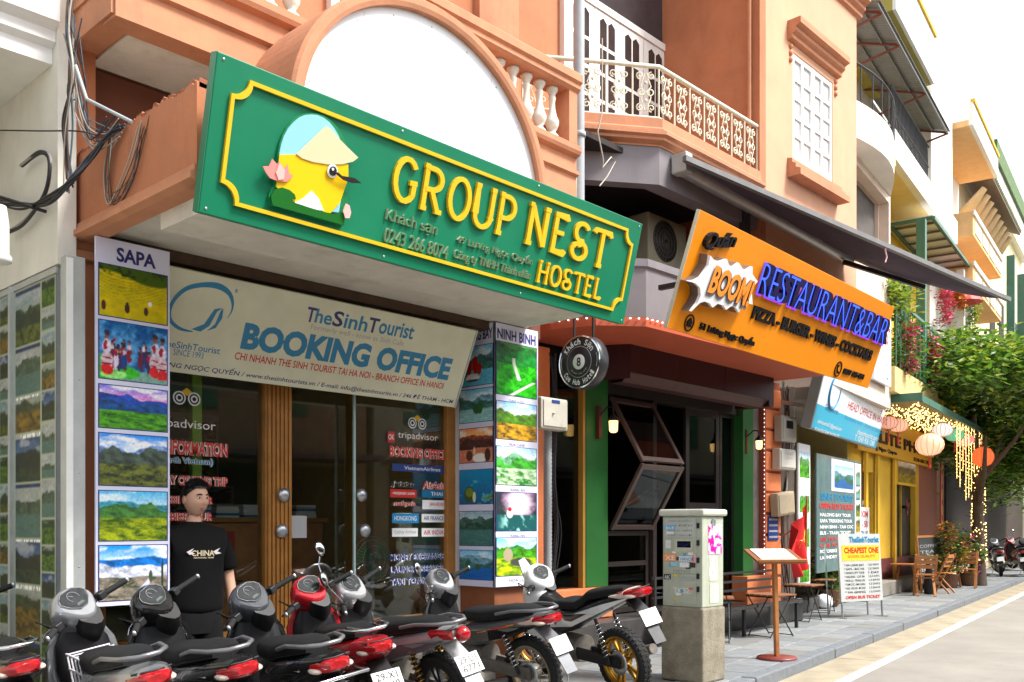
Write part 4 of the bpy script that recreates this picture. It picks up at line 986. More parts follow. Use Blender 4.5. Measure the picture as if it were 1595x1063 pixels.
# first floor canopy: mauve parapet, red soffit
CP = [(7.85, 6.75), (8.0, 6.25), (8.42, 5.90), (12.9, 5.80)]
mb = MB(); mb.loft([[(x, y, z) for x, y in offset_plan(CP, d)] for d, z in ((0, 3.70), (0, 4.22), (.03, 4.24), (.03, 4.32), (-.1, 4.33))], cap=False, smooth=False, closed=False); rp_(mb, 'canopy_parapet', M_mauve)
M_rso = mat('red_soffit', (.50, .10, .045), .6, var=.1, scale=3)
rp_(MB().prism([(0, 0), (1, 0), (1, 1), (0, 1)], 0, .001).__class__().loft([[(x, y, z) for x, y in CP + [(12.9, 7.3), (7.85, 7.3)]] for z in (3.60, 3.698)], smooth=False), 'canopy_soffit', M_rso)
rp_(mbox(7.9, 12.9, 6.0, 7.4, 4.28, 4.315), 'canopy_roof', M_mauve)
M_bulb = mat('bulb_white', (.9, .9, .88), .3, var=0, emit=(1, .96, .9), es=1.0)
mb = MB(); e = offset_plan(CP, .02)
for i in range(len(e) - 1):
    a, b = Vector((*e[i], 3.68)), Vector((*e[i + 1], 3.68)); n = int((b - a).length / .09)
    for k in range(n): p = a.lerp(b, k / n); mb.ell(p, (.016, .009, .009), 6, 4)
lt = mb.build('string_lights', M_bulb, None); tag(lt, 'string of tiny white lights along the edge of the red canopy soffit', 'string lights', kind='stuff')
# maroon fascia box
M_mar = mat('maroon_panel', (.045, .010, .011), .5, var=.15, scale=3, spec=.25)
M_mar2 = mat('maroon_lip', (.085, .036, .034), .5, var=.15, spec=.3)
fx = [9.1, 10.15, 11.25, 12.46]
for i in range(3):
    rp_(mbox(fx[i] + (.004 if i else 0), fx[i + 1], 6.6, 6.75, 3.27, 3.60), 'fascia_panel', M_mar)
    rp_(MB().loft([[(fx[i] + (.004 if i else 0), y, z), (fx[i + 1], y, z)] for y, z in ((6.6, 3.268), (6.72, 3.17), (6.9, 3.17), (6.9, 3.25))], cap=False, smooth=False, closed=False), 'fascia_lip', M_mar2)
rp_(MB().loft([[(8.80, 7.15, z), (9.098, 6.6, z), (9.098, 6.75, z), (8.95, 7.15, z)] for z in (3.2, 3.60)], smooth=False), 'fascia_panel', M_mar)
rp_(mbox(12.462, 12.6, 6.6, 7.15, 3.18, 3.6), 'fascia_panel', M_mar)
# ground floor: pilasters, glass, doors
M_grn = mat('green_gloss', (.02, .13, .025), .4, var=.12, scale=4, dirt=.25, dirtc=(.02, .06, .02))
M_goldt = mat('gold_trim', (.40, .22, .04), .4, var=.1)
M_orl = mat('orange_paint', (.74, .215, .075), .55, var=.12, scale=5, dirt=.25, dirtc=(.3, .08, .03))
GY = 7.2
x0, x1 = onY(907, 800, GY).x, onY(941, 800, GY).x
rp_(mbox(x0, x1, GY - .06, GY + .2, .72, 3.35), 'green_pilaster', M_grn, bevel=.006)
rp_(mbox(x0 - .05, x0 - .002, GY - .05, GY + .1, .72, 3.35), 'gold_trim', M_goldt)
rp_(mbox(8.25, x1 + .02, GY - .12, GY + .25, .35, .718), 'plinth', M_orl, bevel=.01)
rp_(mbox(8.42, x0 - .052, GY + .02, GY + .03, .72, 3.4), 'side_glass', M_dglass)
rp_(mbox(8.42, 8.9, GY + .3, GY + .32, .72, 3.4), 'dark_backing', mat('deep_green', (.012, .035, .02), .6, var=.3))
rp_(mbox(7.99, 8.24, GY - .1, GY + .2, 0, 3.5), 'orange_column', M_orl, bevel=.01)
cx0_ = 13.27; gx0, gx1 = onY(1152, 800, GY).x, onY(1168, 800, GY).x
rp_(mbox(gx0, gx1, GY - .06, GY + .2, .72, 3.35), 'green_pilaster', M_grn, bevel=.006)
rp_(mbox(gx1 + .004, cx0_ - .035, GY - .02, GY + .2, .72, 3.4), 'stone_strip', mat('grey_stone_panel', (.16, .13, .12), .5, var=.3, scale=5))
rp_(mbox(gx0 - .05, gx1 + .36, GY - .16, GY + .25, .35, .718), 'plinth', M_orl, bevel=.01)
cx0 = 13.27; cx1 = cx0 + .53
rp_(mbox(cx0 + .02, cx1 - .02, GY - .08, GY + .3, .36, 3.7), 'column_core', mat('column_joint', (.28, .07, .03), .8, var=.1))
rp_(mbox(cx0 - .03, cx0 + .015, GY - .11, GY + .1, .36, 3.7), 'column_edge', mat('column_dark', (.30, .06, .03), .6, var=.1))
z = .36; bl = None
while z < 3.6:
    if bl is None: bl = rp_(mbox(cx0 + .016, cx1, GY - .10, GY + .25, z + .012, z + .30), 'rusticated_block', M_orl, bevel=.018); bz = z
    else: inst(bl, Vector(bl.location) + Vector((0, 0, z - bz)))
    z += .325
mb = MB()
for k in range(46): mb.ell((cx0 - .035, GY - .11, .6 + k * .066), (.006, .006, .010), 6, 4)
lt2 = mb.build('string_lights', M_bulb, None); tag(lt2, 'string of tiny white lights running down the corner of the orange column', 'string lights', kind='stuff')
# raised floor, bench step, interior
rp_(mbox(8.2, 13.9, 6.78, 12.0, 0, .34), 'raised_floor', mat('step_granite', (.045, .042, .04), .45, var=.3, scale=9, dirt=.3), bevel=.012)
rp_(mbox(8.3, 13.5, 11.5, 11.7, .35, 3.6), 'interior_back_wall', mat('maroon_wall', (.10, .014, .014), .7, var=.25))
rp_(mbox(8.30, 8.36, 7.5, 11.5, .35, 3.6), 'interior_side_wall', M_dark); rp_(mbox(13.3, 13.36, 7.45, 11.5, .35, 3.6), 'interior_side_wall', M_dark)
rp_(mbox(8.3, 13.5, 7.4, 11.6, 3.45, 3.58), 'interior_ceiling', M_dark)
M_fr = mat('dark_frame', (.03, .022, .019), .4, var=.2)
def framed(name, x0, x1, z0, z1, y, fw=.06, rails=(), glass=M_dglass):
    g = rp_(mbox(x0 + fw, x1 - fw, y + .015, y + .02, z0 + fw, z1 - fw), name, glass)
    f = MB(); f.box(x0, x0 + fw, y, y + .05, z0, z1).box(x1 - fw, x1, y, y + .05, z0, z1).box(x0 + fw, x1 - fw, y, y + .049, z1 - fw, z1).box(x0 + fw, x1 - fw, y, y + .049, z0, z0 + fw)
    for r in rails: f.box(x0 + fw, x1 - fw, y, y + .048, r - fw / 2, r + fw / 2)
    f.build('frame', M_fr, g, world=True); return g
hx0 = 9.50; hx1 = 10.42
framed('lower_window', hx0 - .02, hx1, .36, 1.40, GY + .06, .06, rails=(.98,))
framed('door', onY(1078, 760, GY).x, onY(1130, 760, GY).x, .36, 3.12, GY + .1, .09, rails=(1.75,))
framed('window', onY(1131, 760, GY).x, gx0, .36, 3.12, GY + .1, .05)
rp_(mbox(9.4, gx0, GY + .02, GY + .2, 3.12, 3.30), 'head_beam', M_fr)
rp_(mbox(10.44, 10.52, GY, GY + .1, .36, 3.12), 'door_jamb', M_fr)
# folding window: two leaves, hinge pushed out to the street
yk = 6.72
def leaf(za, ya, zb_, yb, nm):
    A, B = Vector((0, ya, za)), Vector((0, yb, zb_)); d = (B - A); nn = Vector((0, -d.z, d.y)).normalized() * .02
    g = MB(); g.add([(hx0 + .06, *(A + d * .08).yz), (hx1 - .06, *(A + d * .08).yz), (hx1 - .06, *(A + d * .92).yz), (hx0 + .06, *(A + d * .92).yz)], [(0, 1, 2, 3)])
    g = rp_(g, nm, M_dglass)
    f = MB(); up = nn
    f.bar((hx0 + .03, ya, za), (hx0 + .03, yb, zb_), .06, .04, up).bar((hx1 - .03, ya, za), (hx1 - .03, yb, zb_), .06, .04, up)
    for t in (.04, .96): p = A + d * t; f.bar((hx0 + .06, p.y, p.z), (hx1 - .06, p.y, p.z), .06, .038, nn)
    f.build('frame', mat('bronze_frame', (.09, .06, .05), .4, var=.15), g, world=True); return g
leaf(3.07, GY, 2.25, yk, 'folding_leaf'); leaf(2.22, yk, 1.42, GY, 'folding_leaf')
rp_(MB().bar((hx1 - .2, GY + .02, 1.8), (hx1 - .25, yk + .2, 1.95), .015, .015).bar((hx0 + .3, GY + .02, 1.7), (hx0 + .4, yk + .2, 1.9), .015, .015), 'stay_arm', M_steel)

# ---------------------------------------------------------------- things on and in front of the restaurant
def lantern(name, label, loc, s=1.0, warm=True):
    t = thing(name, label, 'lamp', loc)
    MB().box(-.03, .03, .04, .10, -.18 * s, .22 * s).build('back_plate', mat('rusty_iron', (.10, .028, .018), .6, var=.3), t, bevel=.01)
    MB().tube([(0, .05, .1 * s), (0, -.06, .2 * s), (0, -.14, .18 * s), (0, -.15, .1 * s)], .01, 8).build('arm', M_iron, t)
    MB().lathe([(0, .11 * s), (.02, .10 * s), (.07 * s, .04 * s), (.075 * s, .02 * s)], 14, Matrix.Translation((0, -.15, 0))).build('cap', M_iron, t)
    MB().lathe([(.055 * s, .02 * s), (.05 * s, -.10 * s), (.03 * s, -.12 * s), (0, -.12 * s)], 14, Matrix.Translation((0, -.15, 0))).build('shade', mat('lamp_glow', (.9, .6, .25), .3, var=0, emit=(1, .55, .18), es=1.5), t)
    return t
lantern('wall_lantern', 'lit iron wall lantern on the left green pilaster', (onY(940, 660, GY - .16).x, GY - .16, onY(940, 660, GY - .16).z))
lantern('wall_lantern', 'lit iron wall lantern on the right green pilaster beside the door', (onY(1172, 695, GY - .16).x, GY - .12, onY(1176, 690, GY - .16).z), .9)
# round hanging sign with an 8
r8 = thing('round_hotel_sign', 'round black hotel sign with a white eight, hanging below the green sign', 'sign', (onY(915, 565, 5.9).x, 5.9, onY(907, 565, 5.9).z), rz=-PI / 2)
R8 = .265; Rm = Matrix.Rotation(PI / 2, 4, 'X')
MB().lathe([(0, .13), (R8 - .01, .13), (R8, .12), (R8, .0), (R8 - .01, -.01), (0, -.01)], 48, Rm).build('drum', mat('sign_drum', (.03, .03, .032), .35, var=.1), r8)
for r_, m_, y_ in ((R8 - .004, M_chrome, .131), (R8 - .018, M_vblack, .132), (.155, M_vgrey, .1335), (.150, M_vblack, .135), (.075, M_vwhite, .137)):
    MB().lathe([(0, y_), (r_, y_), (r_, y_ - .001)], 40, Rm).build('disc', m_, r8)
lettering(r8, '8', -.026, .026, -.045, .045, M_vblack, y=-.1375, depth=.001, bold=.03)
def arc_text(root, s, r, a0, a1, hgt, m, y, flip=1, name='lettering'):
    n = len(s)
    for i, ch in enumerate(s):
        if ch == ' ': continue
        a = lerp(a0, a1, (i + .5) / n)
        w = abs(a1 - a0) * r / n * .8
        def wp(x, z, a=a):
            ca, sa_ = math.cos(a - flip * PI / 2), math.sin(a - flip * PI / 2); cx_, cz2 = r * math.cos(a), r * math.sin(a); return cx_ + x * ca - z * sa_, cz2 + x * sa_ + z * ca
        hh = hgt if ch in 'KhCHSálbdtHạ' else hgt * .75
        lettering(root, ch, -w / 2, w / 2, -hgt / 2 - (.0 if ch != 'ạ' else .01), -hgt / 2 + hh, m, y=y, depth=.001, warp=wp, bold=.02, name=name)
arc_text(r8, 'Khách Sạn', .20, math.radians(150), math.radians(30), .06, M_vwhite, -.133)
arc_text(r8, 'Cue Hub Hotel', .20, math.radians(210), math.radians(330), .055, M_vwhite, -.133, flip=-1)
arc_text(r8, '51 Luong Ngoc Quyen', .115, math.radians(215), math.radians(325), .018, M_vgrey, -.1355, flip=-1)
for s in (0, PI): MB().tube([(.225 * math.cos(s + q), -.1335, .225 * math.sin(s + q)) for q in (-.3, -.2, -.1, 0, .1, .2, .3)], .003, 5).build('arc_line', M_vgrey, r8)
MB().tube([(-.12, -.06, R8 - .05), (-.12, -.06, .52)], .012, 6).tube([(.12, -.06, R8 - .05), (.12, -.06, .52)], .012, 6).tube([(-1.2, -.06, .5), (.3, -.06, .5)], .014, 6).build('hanger', M_iron, r8)

# orange restaurant sign
OT, ORZ = math.radians(18.8), math.radians(2.4); OL = (7.774, 5.2, 3.385); OW, OH = 5.315, 1.133
osn = thing('restaurant_sign', 'bright orange restaurant sign with glowing blue letters, leaning over the pavement', 'sign', OL, rz=ORZ, rx=OT); PO = Plane(OL, ORZ, OT)
mbox(0, OW, 0, .04, 0, OH).build('panel', mat('sign_orange', (.72, .225, .0), .5, var=.06, scale=1.5, streak=.12, dirtc=(.55, .15, .01), spec=.3), osn, bevel=.005)
mbox(-.006, -.001, .0, .04, 0, OH).build('side_trim', mat('pale_edge', (.55, .55, .42), .5, var=.1), osn)
for x in (.6, 2.6, 4.7): MB().bar((x, .04, .6), (x, .62, .4), .05, .05).build('bracket', M_iron, osn)
M_oblk = mat('raised_black', (.007, .006, .006), .5, var=0, spec=.2)
letter_px(osn, PO, 'Quán', (1090, 390), (1137, 389), (1091, 358), M_oblk, depth=.05, bold=.02, shear=.2, slant=True)
def cB(pts): return [PO.at(1030 + x / 4.25, 310 + y / 4.25, -.12) for x, y in pts]
burst = [(180, 545), (225, 540), (262, 520), (290, 480), (315, 440), (325, 375), (350, 405), (395, 415), (435, 400), (450, 440), (480, 450), (515, 425), (540, 465), (570, 470), (605, 450), (605, 500), (625, 530), (640, 545), (612, 580), (600, 620), (605, 700), (575, 690), (545, 690), (515, 755), (495, 720), (465, 710), (430, 735), (410, 705), (375, 695), (340, 720), (320, 690), (285, 680), (255, 690), (200, 745), (240, 690), (262, 640), (258, 590), (230, 560)]
MB().prism(cB(burst), -.12, -.09).build('burst_face', M_vwhite, osn)
bb = cB(burst); ccx = sum(p[0] for p in bb) / len(bb); ccz = sum(p[1] for p in bb) / len(bb)
MB().prism([(ccx + (x - ccx) * 1.02, ccz + (z - ccz) * 1.02) for x, z in bb], -.089, -.001).build('burst_side', mat('burst_side', (.16, .13, .11), .3, var=.1, metal=.3), osn)
for (dx_, dy_, m_, y_, bo) in ((-2.5, 5, M_mauve, -.124, .06), (0, 0, M_vblack, -.130, .075), (0, 0, mat('boom_orange', (.86, .27, .03), .4, var=0), -.136, .03)):
    letter_px(osn, PO, 'BOOM!', (1098 + dx_, 467 + dy_), (1168 + dx_, 469 + dy_), (1103 + dx_, 420 + dy_), m_, depth=.004, y=y_, bold=bo, shear=.15)
M_neon = mat('neon_blue', (.05, .10, .5), .3, var=0, emit=(.02, .07, 1.0), es=.7); M_neonp = mat('neon_violet', (.25, .05, .4), .3, var=0, emit=(.25, .04, .7), es=.6)
M_ink = mat('raised_navy', (.008, .006, .05), .5, var=0, spec=.2)
lb, rb_ = (1176, 463), (1376, 532)
letter_px(osn, PO, 'RESTAURANT&BAR', (1174, 466), (1377, 535), (1178, 408), M_neonp, depth=.002, y=-.004, bold=.09)
letter_px(osn, PO, 'RESTAURANT&BAR', lb, rb_, (1181, 411), M_ink, depth=.055, y=-.01, bold=.06)
letter_px(osn, PO, 'RESTAURANT&BAR', lb, rb_, (1181, 411), M_neon, depth=.003, y=-.066, bold=-.018)
letter_px(osn, PO, 'PIZZA - BURGER - WINES - COCKTAILS', (1168, 497), (1354, 562), (1171, 475), M_oblk, depth=.02, bold=.05)
letter_px(osn, PO, '51 Lương Ngọc Quyến', (1086, 518), (1172, 540), (1087, 500), M_oblk, depth=.018, bold=.04)
letter_px(osn, PO, '0837 695 051', (1311, 583), (1343, 591), (1311, 573), M_oblk, depth=.018, bold=.05)
for (px, py, r_, ch) in ((1073, 503, .085, 'A'), (1305, 575, .10, 'C')):
    x, z = PO.at(px, py); secs = []
    for k in range(25):
        a = k / 24 * 2 * PI; secs.append([(x + r * math.cos(a), y_, z + r * math.sin(a)) for r, y_ in ((r_, -.001), (r_, -.012), (r_ * .86, -.012), (r_ * .86, -.001))])
    MB().loft(secs, cap=False, smooth=False).build('ring', M_oblk, osn)
    if ch == 'A': MB().prism([(x - .040, z - .040), (x + .040, z - .040), (x + .040, z + .005), (x + .052, z + .005), (x, z + .052), (x - .052, z + .005), (x - .040, z + .005)], -.014, -.001).build('house_symbol', M_oblk, osn)
    else: MB().tube([(x - .030, -.008, z + .045), (x - .038, -.008, z + .012), (x - .020, -.008, z - .022), (x + .022, -.008, z - .045)], [.018, .010, .010, .018], 6).build('phone_symbol', M_oblk, osn)
# awning
aw = thing('folding_awning', 'dusky purple folding arm awning over the orange sign', 'awning', (11.3, 6.0, 5.3))
def awp(mb, n, m, **k): return mb.build(n, m, aw, world=True, **k)
RA, RB = onY(1066, 262, 5.93), onY(1322, 424, 5.93); RB.z = RA.z - .12
FA, FB = onY(1066, 247, 5.72), onY(1572, 467, 4.25)
M_awn = mat('awning_cloth', (.065, .045, .066), .9, var=.3, scale=2, dirt=.5, dirtc=(.03, .018, .04))
awp(MB().tube([RA, RB], .105, 16), 'roller', mat('awning_tube', (.42, .42, .42), .35, var=.15, metal=.5))
awp(MB().bar(FA, FB, .06, .06), 'front_bar', mat('awning_bar', (.16, .155, .15), .5, var=.2))
secs = []
for i in range(15):
    t = i / 14; a = RA.lerp(RB, t); b = FA.lerp(FB, t)
    secs.append([tuple(a.lerp(b, s / 8) - Vector((0, 0, (.13 * math.sin(PI * s / 8) + .02 * math.sin(i * 2.3 + s)) * t)) + Vector((0, 0, .02))) for s in range(9)] )
mb = MB(); mb.loft(secs, cap=False, closed=False); cl = awp(mb, 'cloth', M_awn); so = cl.modifiers.new('s', 'SOLIDIFY'); so.thickness = .006
awp(MB().bar(RB + Vector((-.3, -.05, -.12)), RB.lerp(FB, .5) + Vector((-.2, 0, -.16)), .05, .06), 'folding_arm', M_iron)
awp(MB().bar(RA.lerp(RB, .35) + Vector((0, .1, -.5)), RA.lerp(RB, .35) + Vector((0, .1, .2)), .14, .08, (0, 1, 0)), 'wall_bracket', M_iron)
awp(MB().box(RA.x - .12, RA.x + .02, RA.y - .10, RA.y + .1, RA.z - .08, RA.z + .14), 'end_cap', M_alu, bevel=.015)
awp(MB().tube([FA.lerp(FB, .545) + Vector((0, 0, .04)), FA.lerp(FB, .545) + Vector((-.02, 0, -.06)), FA.lerp(FB, .545) + Vector((.03, 0, -.14)), FA.lerp(FB, .545) + Vector((-.02, 0, -.22))], .012, 6), 'crank_hook', mat('pink_hook', (.55, .30, .30), .5, var=.1))
# air conditioner
ac0 = onY(1010, 405, 6.7); ac = thing('air_conditioner', 'dusty outdoor air conditioner unit tucked under the balcony', 'air conditioner', (ac0.x, 6.7, ac0.z))
aw_, ah_ = .85, .60
mbox(0, aw_, 0, .3, 0, ah_).build('casing', mat('ac_beige', (.26, .24, .16), .6, var=.15, dirt=.4), ac, bevel=.02)
cxa = aw_ * .42
mb = MB()
for r_ in (.08, .14, .20, .25): mb.tube([(cxa + r_ * math.cos(k * PI / 14), -.012, ah_ / 2 + r_ * math.sin(k * PI / 14)) for k in range(28)], .004, 5, closed=True)
for k in range(24): a = k * PI / 12; mb.tube([(cxa + .03 * math.cos(a), -.014, ah_ / 2 + .03 * math.sin(a)), (cxa + .25 * math.cos(a), -.010, ah_ / 2 + .25 * math.sin(a))], .003, 4)
mb.build('grille', mat('ac_grille', (.10, .09, .07), .6, var=.1), ac)
MB().lathe([(0, .004), (.255, .004), (.255, .0)], 30, Matrix.Translation((cxa, 0, ah_ / 2)) @ Rm).build('fan_opening', M_vblack, ac)
MB().box(.05, .12, .02, .28, -.3, -.002).box(.7, .77, .02, .28, -.3, -.002).build('stand', M_steel, ac)
# drain pipes beside the balconies
for i, (px, py, r_, z1, lab, m_) in enumerate([(902, 300, .055, 11, 'thick grey drainpipe rising between the two balconies', M_grey), (889, 300, .03, 5.3, 'thin leaning conduit left of the thick drainpipe', M_soff), (881, 300, .028, 5.2, 'thinner conduit farthest left of the drainpipes', M_soff)]):
    p = onY(px, py, 6.0); d = thing('drainpipe', lab, 'pipe', (p.x, p.y, 3.95), group='pipes between the balconies')
    top_ = (0.0 if i == 0 else .05 * i, 0, z1 - 3.95)
    MB().tube([(0, 0, 0), top_], r_, 12).build('pipe', m_, d)
    if i == 0:
        for z in (.4, 1.4, 3.2): MB().lathe([(r_, 0), (r_ + .012, 0), (r_ + .012, .05), (r_, .05)], 14, Matrix.Translation((0, 0, z))).build('clamp', m_, d)
        MB().tube([(-.3, .05, 1.35), (-.2, 0, 1.25), (-.12, -.02, 1.0), (-.1, 0, .75)], .04, 8).build('branch', M_soff, d)
# ---------------------------------------------------------------- motorbikes (forward = +y, origin on the ground midway between the axles)
def sec(y, cz, hw, hh, p=2.6, n=18, cx=0, flat=0):
    o = []
    for i in range(n):
        a = 2 * PI * i / n; c, s = math.cos(a), math.sin(a)
        x = hw * abs(c) ** (2 / p) * (1 if c > 0 else -1); z = hh * abs(s) ** (2 / p) * (1 if s > 0 else -1)
        if flat and s < 0: z *= flat
        o.append((cx + x, y, cz + z))
    return o
M_seat = mat('seat_vinyl', (.010, .010, .011), .62, spec=.3, var=.2, scale=30, bump=.25, bscale=140)
M_redl = mat('tail_lens_red', (.34, .006, .010), .12, var=.45, scale=45, coat=.6)
M_amb = mat('clear_lens', (.62, .50, .42), .12, var=.2, scale=20, coat=.5)
M_engine = mat('engine_alloy', (.17, .155, .135), .5, metal=.4, var=.3, scale=14, dirt=.5, dirtc=(.09, .07, .05))
M_plate = mat('plate_white', (.78, .78, .76), .4, var=.05)
M_gold_rim = mat('gold_rim', (.50, .27, .035), .3, metal=.85, var=.15, scale=10)
M_wire = mat('dusty_wheel', (.28, .23, .15), .55, metal=.3, var=.25, scale=14)
M_dash = mat('dash_face', (.022, .024, .026), .55, var=.7, scale=26, spec=.2)
def paint(name, c, rough=.26, metal=.2): return mat('paint_' + name, c, rough, metal=metal, var=.07, scale=5, coat=.6, dirt=.18, dirtc=(.10, .09, .08))
RX = Matrix.Rotation(PI / 2, 4, 'Y')
def wheel(root, name, y, R, w, style, rim_m):
    t = bpy.data.objects.new(name, None); col.objects.link(t); t.parent = root; t.location = (0, y, R); t.empty_display_size = .1
    rr = R - .075
    prof = [(rr, -w * .35), (rr + .02, -w * .46), (rr + .045, -w * .5), (R - .018, -w * .42), (R - .004, -w * .24), (R, 0), (R - .004, w * .24), (R - .018, w * .42), (rr + .045, w * .5), (rr + .02, w * .46), (rr, w * .35)]
    MB().lathe(prof, 40, RX, closed=True).build('tyre', M_rub, t)
    mb = MB()
    for k in range(40):     # tread blocks
        a = k * 2 * PI / 40
        for s in (-1, 1):
            c, q = math.cos(a + .04 * s), math.sin(a + .04 * s)
            M_ = Matrix(((1, 0, 0, 0), (0, c, -q, 0), (0, q, c, 0), (0, 0, 0, 1)))
            mb.box(s * w * .06, s * w * .33, -.012, .012, R - .006, R + .003, M_)
    mb.build('tread', M_rub, t)
    MB().lathe([(rr - .022, -w * .30), (rr + .006, -w * .40), (rr + .010, -w * .36), (rr, 0), (rr + .010, w * .36), (rr + .006, w * .40), (rr - .022, w * .30), (rr - .026, 0)], 40, RX, closed=True).build('rim', rim_m, t)
    MB().lathe([(0, -.055), (.03, -.055), (.06, -.04), (.062, .04), (.03, .055), (0, .055)], 18, RX).build('hub', M_engine if style == 'wire' else rim_m, t)
    if style == 'wire':
        mb = MB()
        for k in range(28):
            a = k * 2 * PI / 28; s = -1 if k % 2 else 1; b = a + .35 * (1 if (k // 2) % 2 else -1)
            mb.tube([(s * .045, .055 * math.cos(a), .055 * math.sin(a)), (s * .008, (rr - .02) * math.cos(b), (rr - .02) * math.sin(b))], .0022, 4)
        o = mb.build('spoke', M_wire, t); o['kind'] = 'stuff'
    else:
        for k in range(5):
            a = k * 2 * PI / 5
            mb = MB()
            for da in (-.16, .16):
                c1, s1 = math.cos(a + da * 1.6), math.sin(a + da * 1.6); c2, s2 = math.cos(a + da), math.sin(a + da)
                mb.bar((0, .05 * c1, .05 * s1), (0, (rr - .015) * c2, (rr - .015) * s2), .028, .018, (1, 0, 0))
            mb.build('spoke', rim_m, t)
    MB().lathe([(.05, -.052), (.105, -.052), (.105, -.056), (.05, -.056)], 26, RX, closed=True).build('brake_disc', M_steel, t)
    return t
def coil(mb, a, b, r, turns, t=.006, n=12):
    a, b = Vector(a), Vector(b); d = (b - a); x = d.orthogonal().normalized(); y = d.normalized().cross(x); N = int(turns * n)
    mb.tube([a + d * (i / N) + (x * math.cos(2 * PI * i / n) + y * math.sin(2 * PI * i / n)) * r for i in range(N + 1)], t, 5)
def bike(label, tail, head, kind, body, accent, plate=None, lean=-7, steer=12, tail_round=False, mirror=(), rim=None, style='cast', spring=None, rack=False, guard=False, dashc=None, tz=.74, stripes=False, cage=False, windshield=False, fairing=None, badge=None):
    T, Hh = Vector((tail[0], tail[1], 0)), Vector((head[0], head[1], 0)); h = math.atan2(Hh.x - T.x, Hh.y - T.y)
    mid = T + (Hh - T).normalized() * .95
    root = thing('motorbike', label, 'motorbike', (mid.x, mid.y, 0), rz=-h, group='motorbikes parked in front of the booking office')
    root.rotation_euler = (0, math.radians(lean), -h)
    R = {'scooter': .27, 'cub': .295, 'sport': .30}[kind]; wb = .62
    rim = rim or mat('black_rim', (.03, .03, .032), .4, var=.1, metal=.4)
    wheel(root, 'rear_wheel', -wb, R, .12 if kind == 'sport' else .095, style, rim)
    st = bpy.data.objects.new('steering', None); col.objects.link(st); st.parent = root; st.location = (0, .46, .88); st.rotation_mode = 'QUATERNION'; st.rotation_quaternion = Matrix.Rotation(math.radians(steer), 3, Vector((0, -math.sin(math.radians(27)), math.cos(math.radians(27))))).to_quaternion(); st.empty_display_size = .1
    fw = wheel(st, 'front_wheel', wb - .46 + .04, R, .08, style, rim); fw.location.z -= .88
    dz = {'scooter': 0, 'cub': .03, 'sport': .05}[kind]
    # tail body
    if kind == 'scooter':
        S = [(.12, .50, .09, .12), (.0, .54, .15, .16), (-.25, .58, .17, .15), (-.55, .64, .165, .115), (-.80, .70, .135, .08), (-.94, .735, .08, .05)]
    elif kind == 'cub':
        S = [(.10, .52, .07, .10), (-.05, .58, .12, .12), (-.3, .63, .14, .09), (-.55, .69, .135, .075), (-.80, .75, .105, .06), (-.92, .775, .06, .04)]
    else:
        S = [(.30, .60, .09, .12), (.10, .62, .13, .13), (-.15, .66, .14, .10), (-.45, .78, .12, .07), (-.75, .88, .09, .05), (-.98, .95, .045, .025)]
    bo = MB().loft([sec(*s) for s in S]).build('body_cowl', body, root)
    # side accent panels
    for s in (-1, 1):
        ap = [(-.02, .50), (-.30, .53), (-.62, .60), (-.82, .68), (-.60, .665), (-.30, .62), (-.02, .58)] if kind != 'sport' else [(.2, .56), (-.15, .60), (-.5, .74), (-.9, .90), (-.55, .82), (-.2, .72), (.15, .68)]
        hwf = lambda y: np.interp(-y, [-q[0] for q in S], [q[2] for q in S])
        a_ = [(s * (hwf(y) + .007), y, z + (dz if kind == 'cub' else 0)) for y, z in ap]; c_ = [(s * (hwf(y) - .02), y, z + (dz if kind == 'cub' else 0)) for y, z in ap]
        n = len(ap); MB().add(a_ + c_, [tuple(range(n)), tuple(range(2 * n - 1, n - 1, -1))] + [(k, (k + 1) % n, n + (k + 1) % n, n + k) for k in range(n)]).build('side_panel', accent, root)
        if stripes:
            for q, cc in enumerate(((.75, .10, .01), (.75, .42, .02), (.5, .02, .02))):
                MB().add([(s * (hwf(y) + .011), y, z + dz) for y, z in [(-.15 - q * .08, .58 + .018 * q), (-.55 - q * .05, .665 + .016 * q), (-.57 - q * .05, .678 + .016 * q), (-.17 - q * .08, .592 + .018 * q)]], [(0, 1, 2, 3)]).build('stripe', mat('stripe%d' % q, cc, .3, var=0), root)
    # seat
    SS_ = {'scooter': [(.16, .68, .06, .04), (.08, .71, .115, .06), (-.15, .73, .145, .062), (-.30, .742, .15, .066), (-.40, .765, .145, .062), (-.6, .79, .125, .05), (-.74, .80, .08, .03)],
           'cub': [(.12, .70, .06, .04), (.04, .735, .11, .055), (-.2, .75, .135, .055), (-.45, .785, .135, .055), (-.65, .805, .11, .045), (-.78, .81, .07, .025)],
           'sport': [(.12, .77, .08, .04), (.02, .78, .13, .05), (-.2, .79, .135, .05), (-.30, .83, .12, .06), (-.36, .88, .11, .05), (-.6, .92, .10, .045), (-.80, .955, .06, .02)]}[kind]
    se = MB().loft([sec(*s, p=3) for s in SS_]).build('seat', M_seat, root)
    MB().tube([(s[2] * -.97, s[0], s[1] - s[3] * .55) for s in SS_[1:]], .004, 5).tube([(s[2] * .97, s[0], s[1] - s[3] * .55) for s in SS_[1:]], .004, 5).build('piping', M_blk, se)
    # tail light, indicators, fender, plate
    ty, tzz = S[-1][0], S[-1][1]
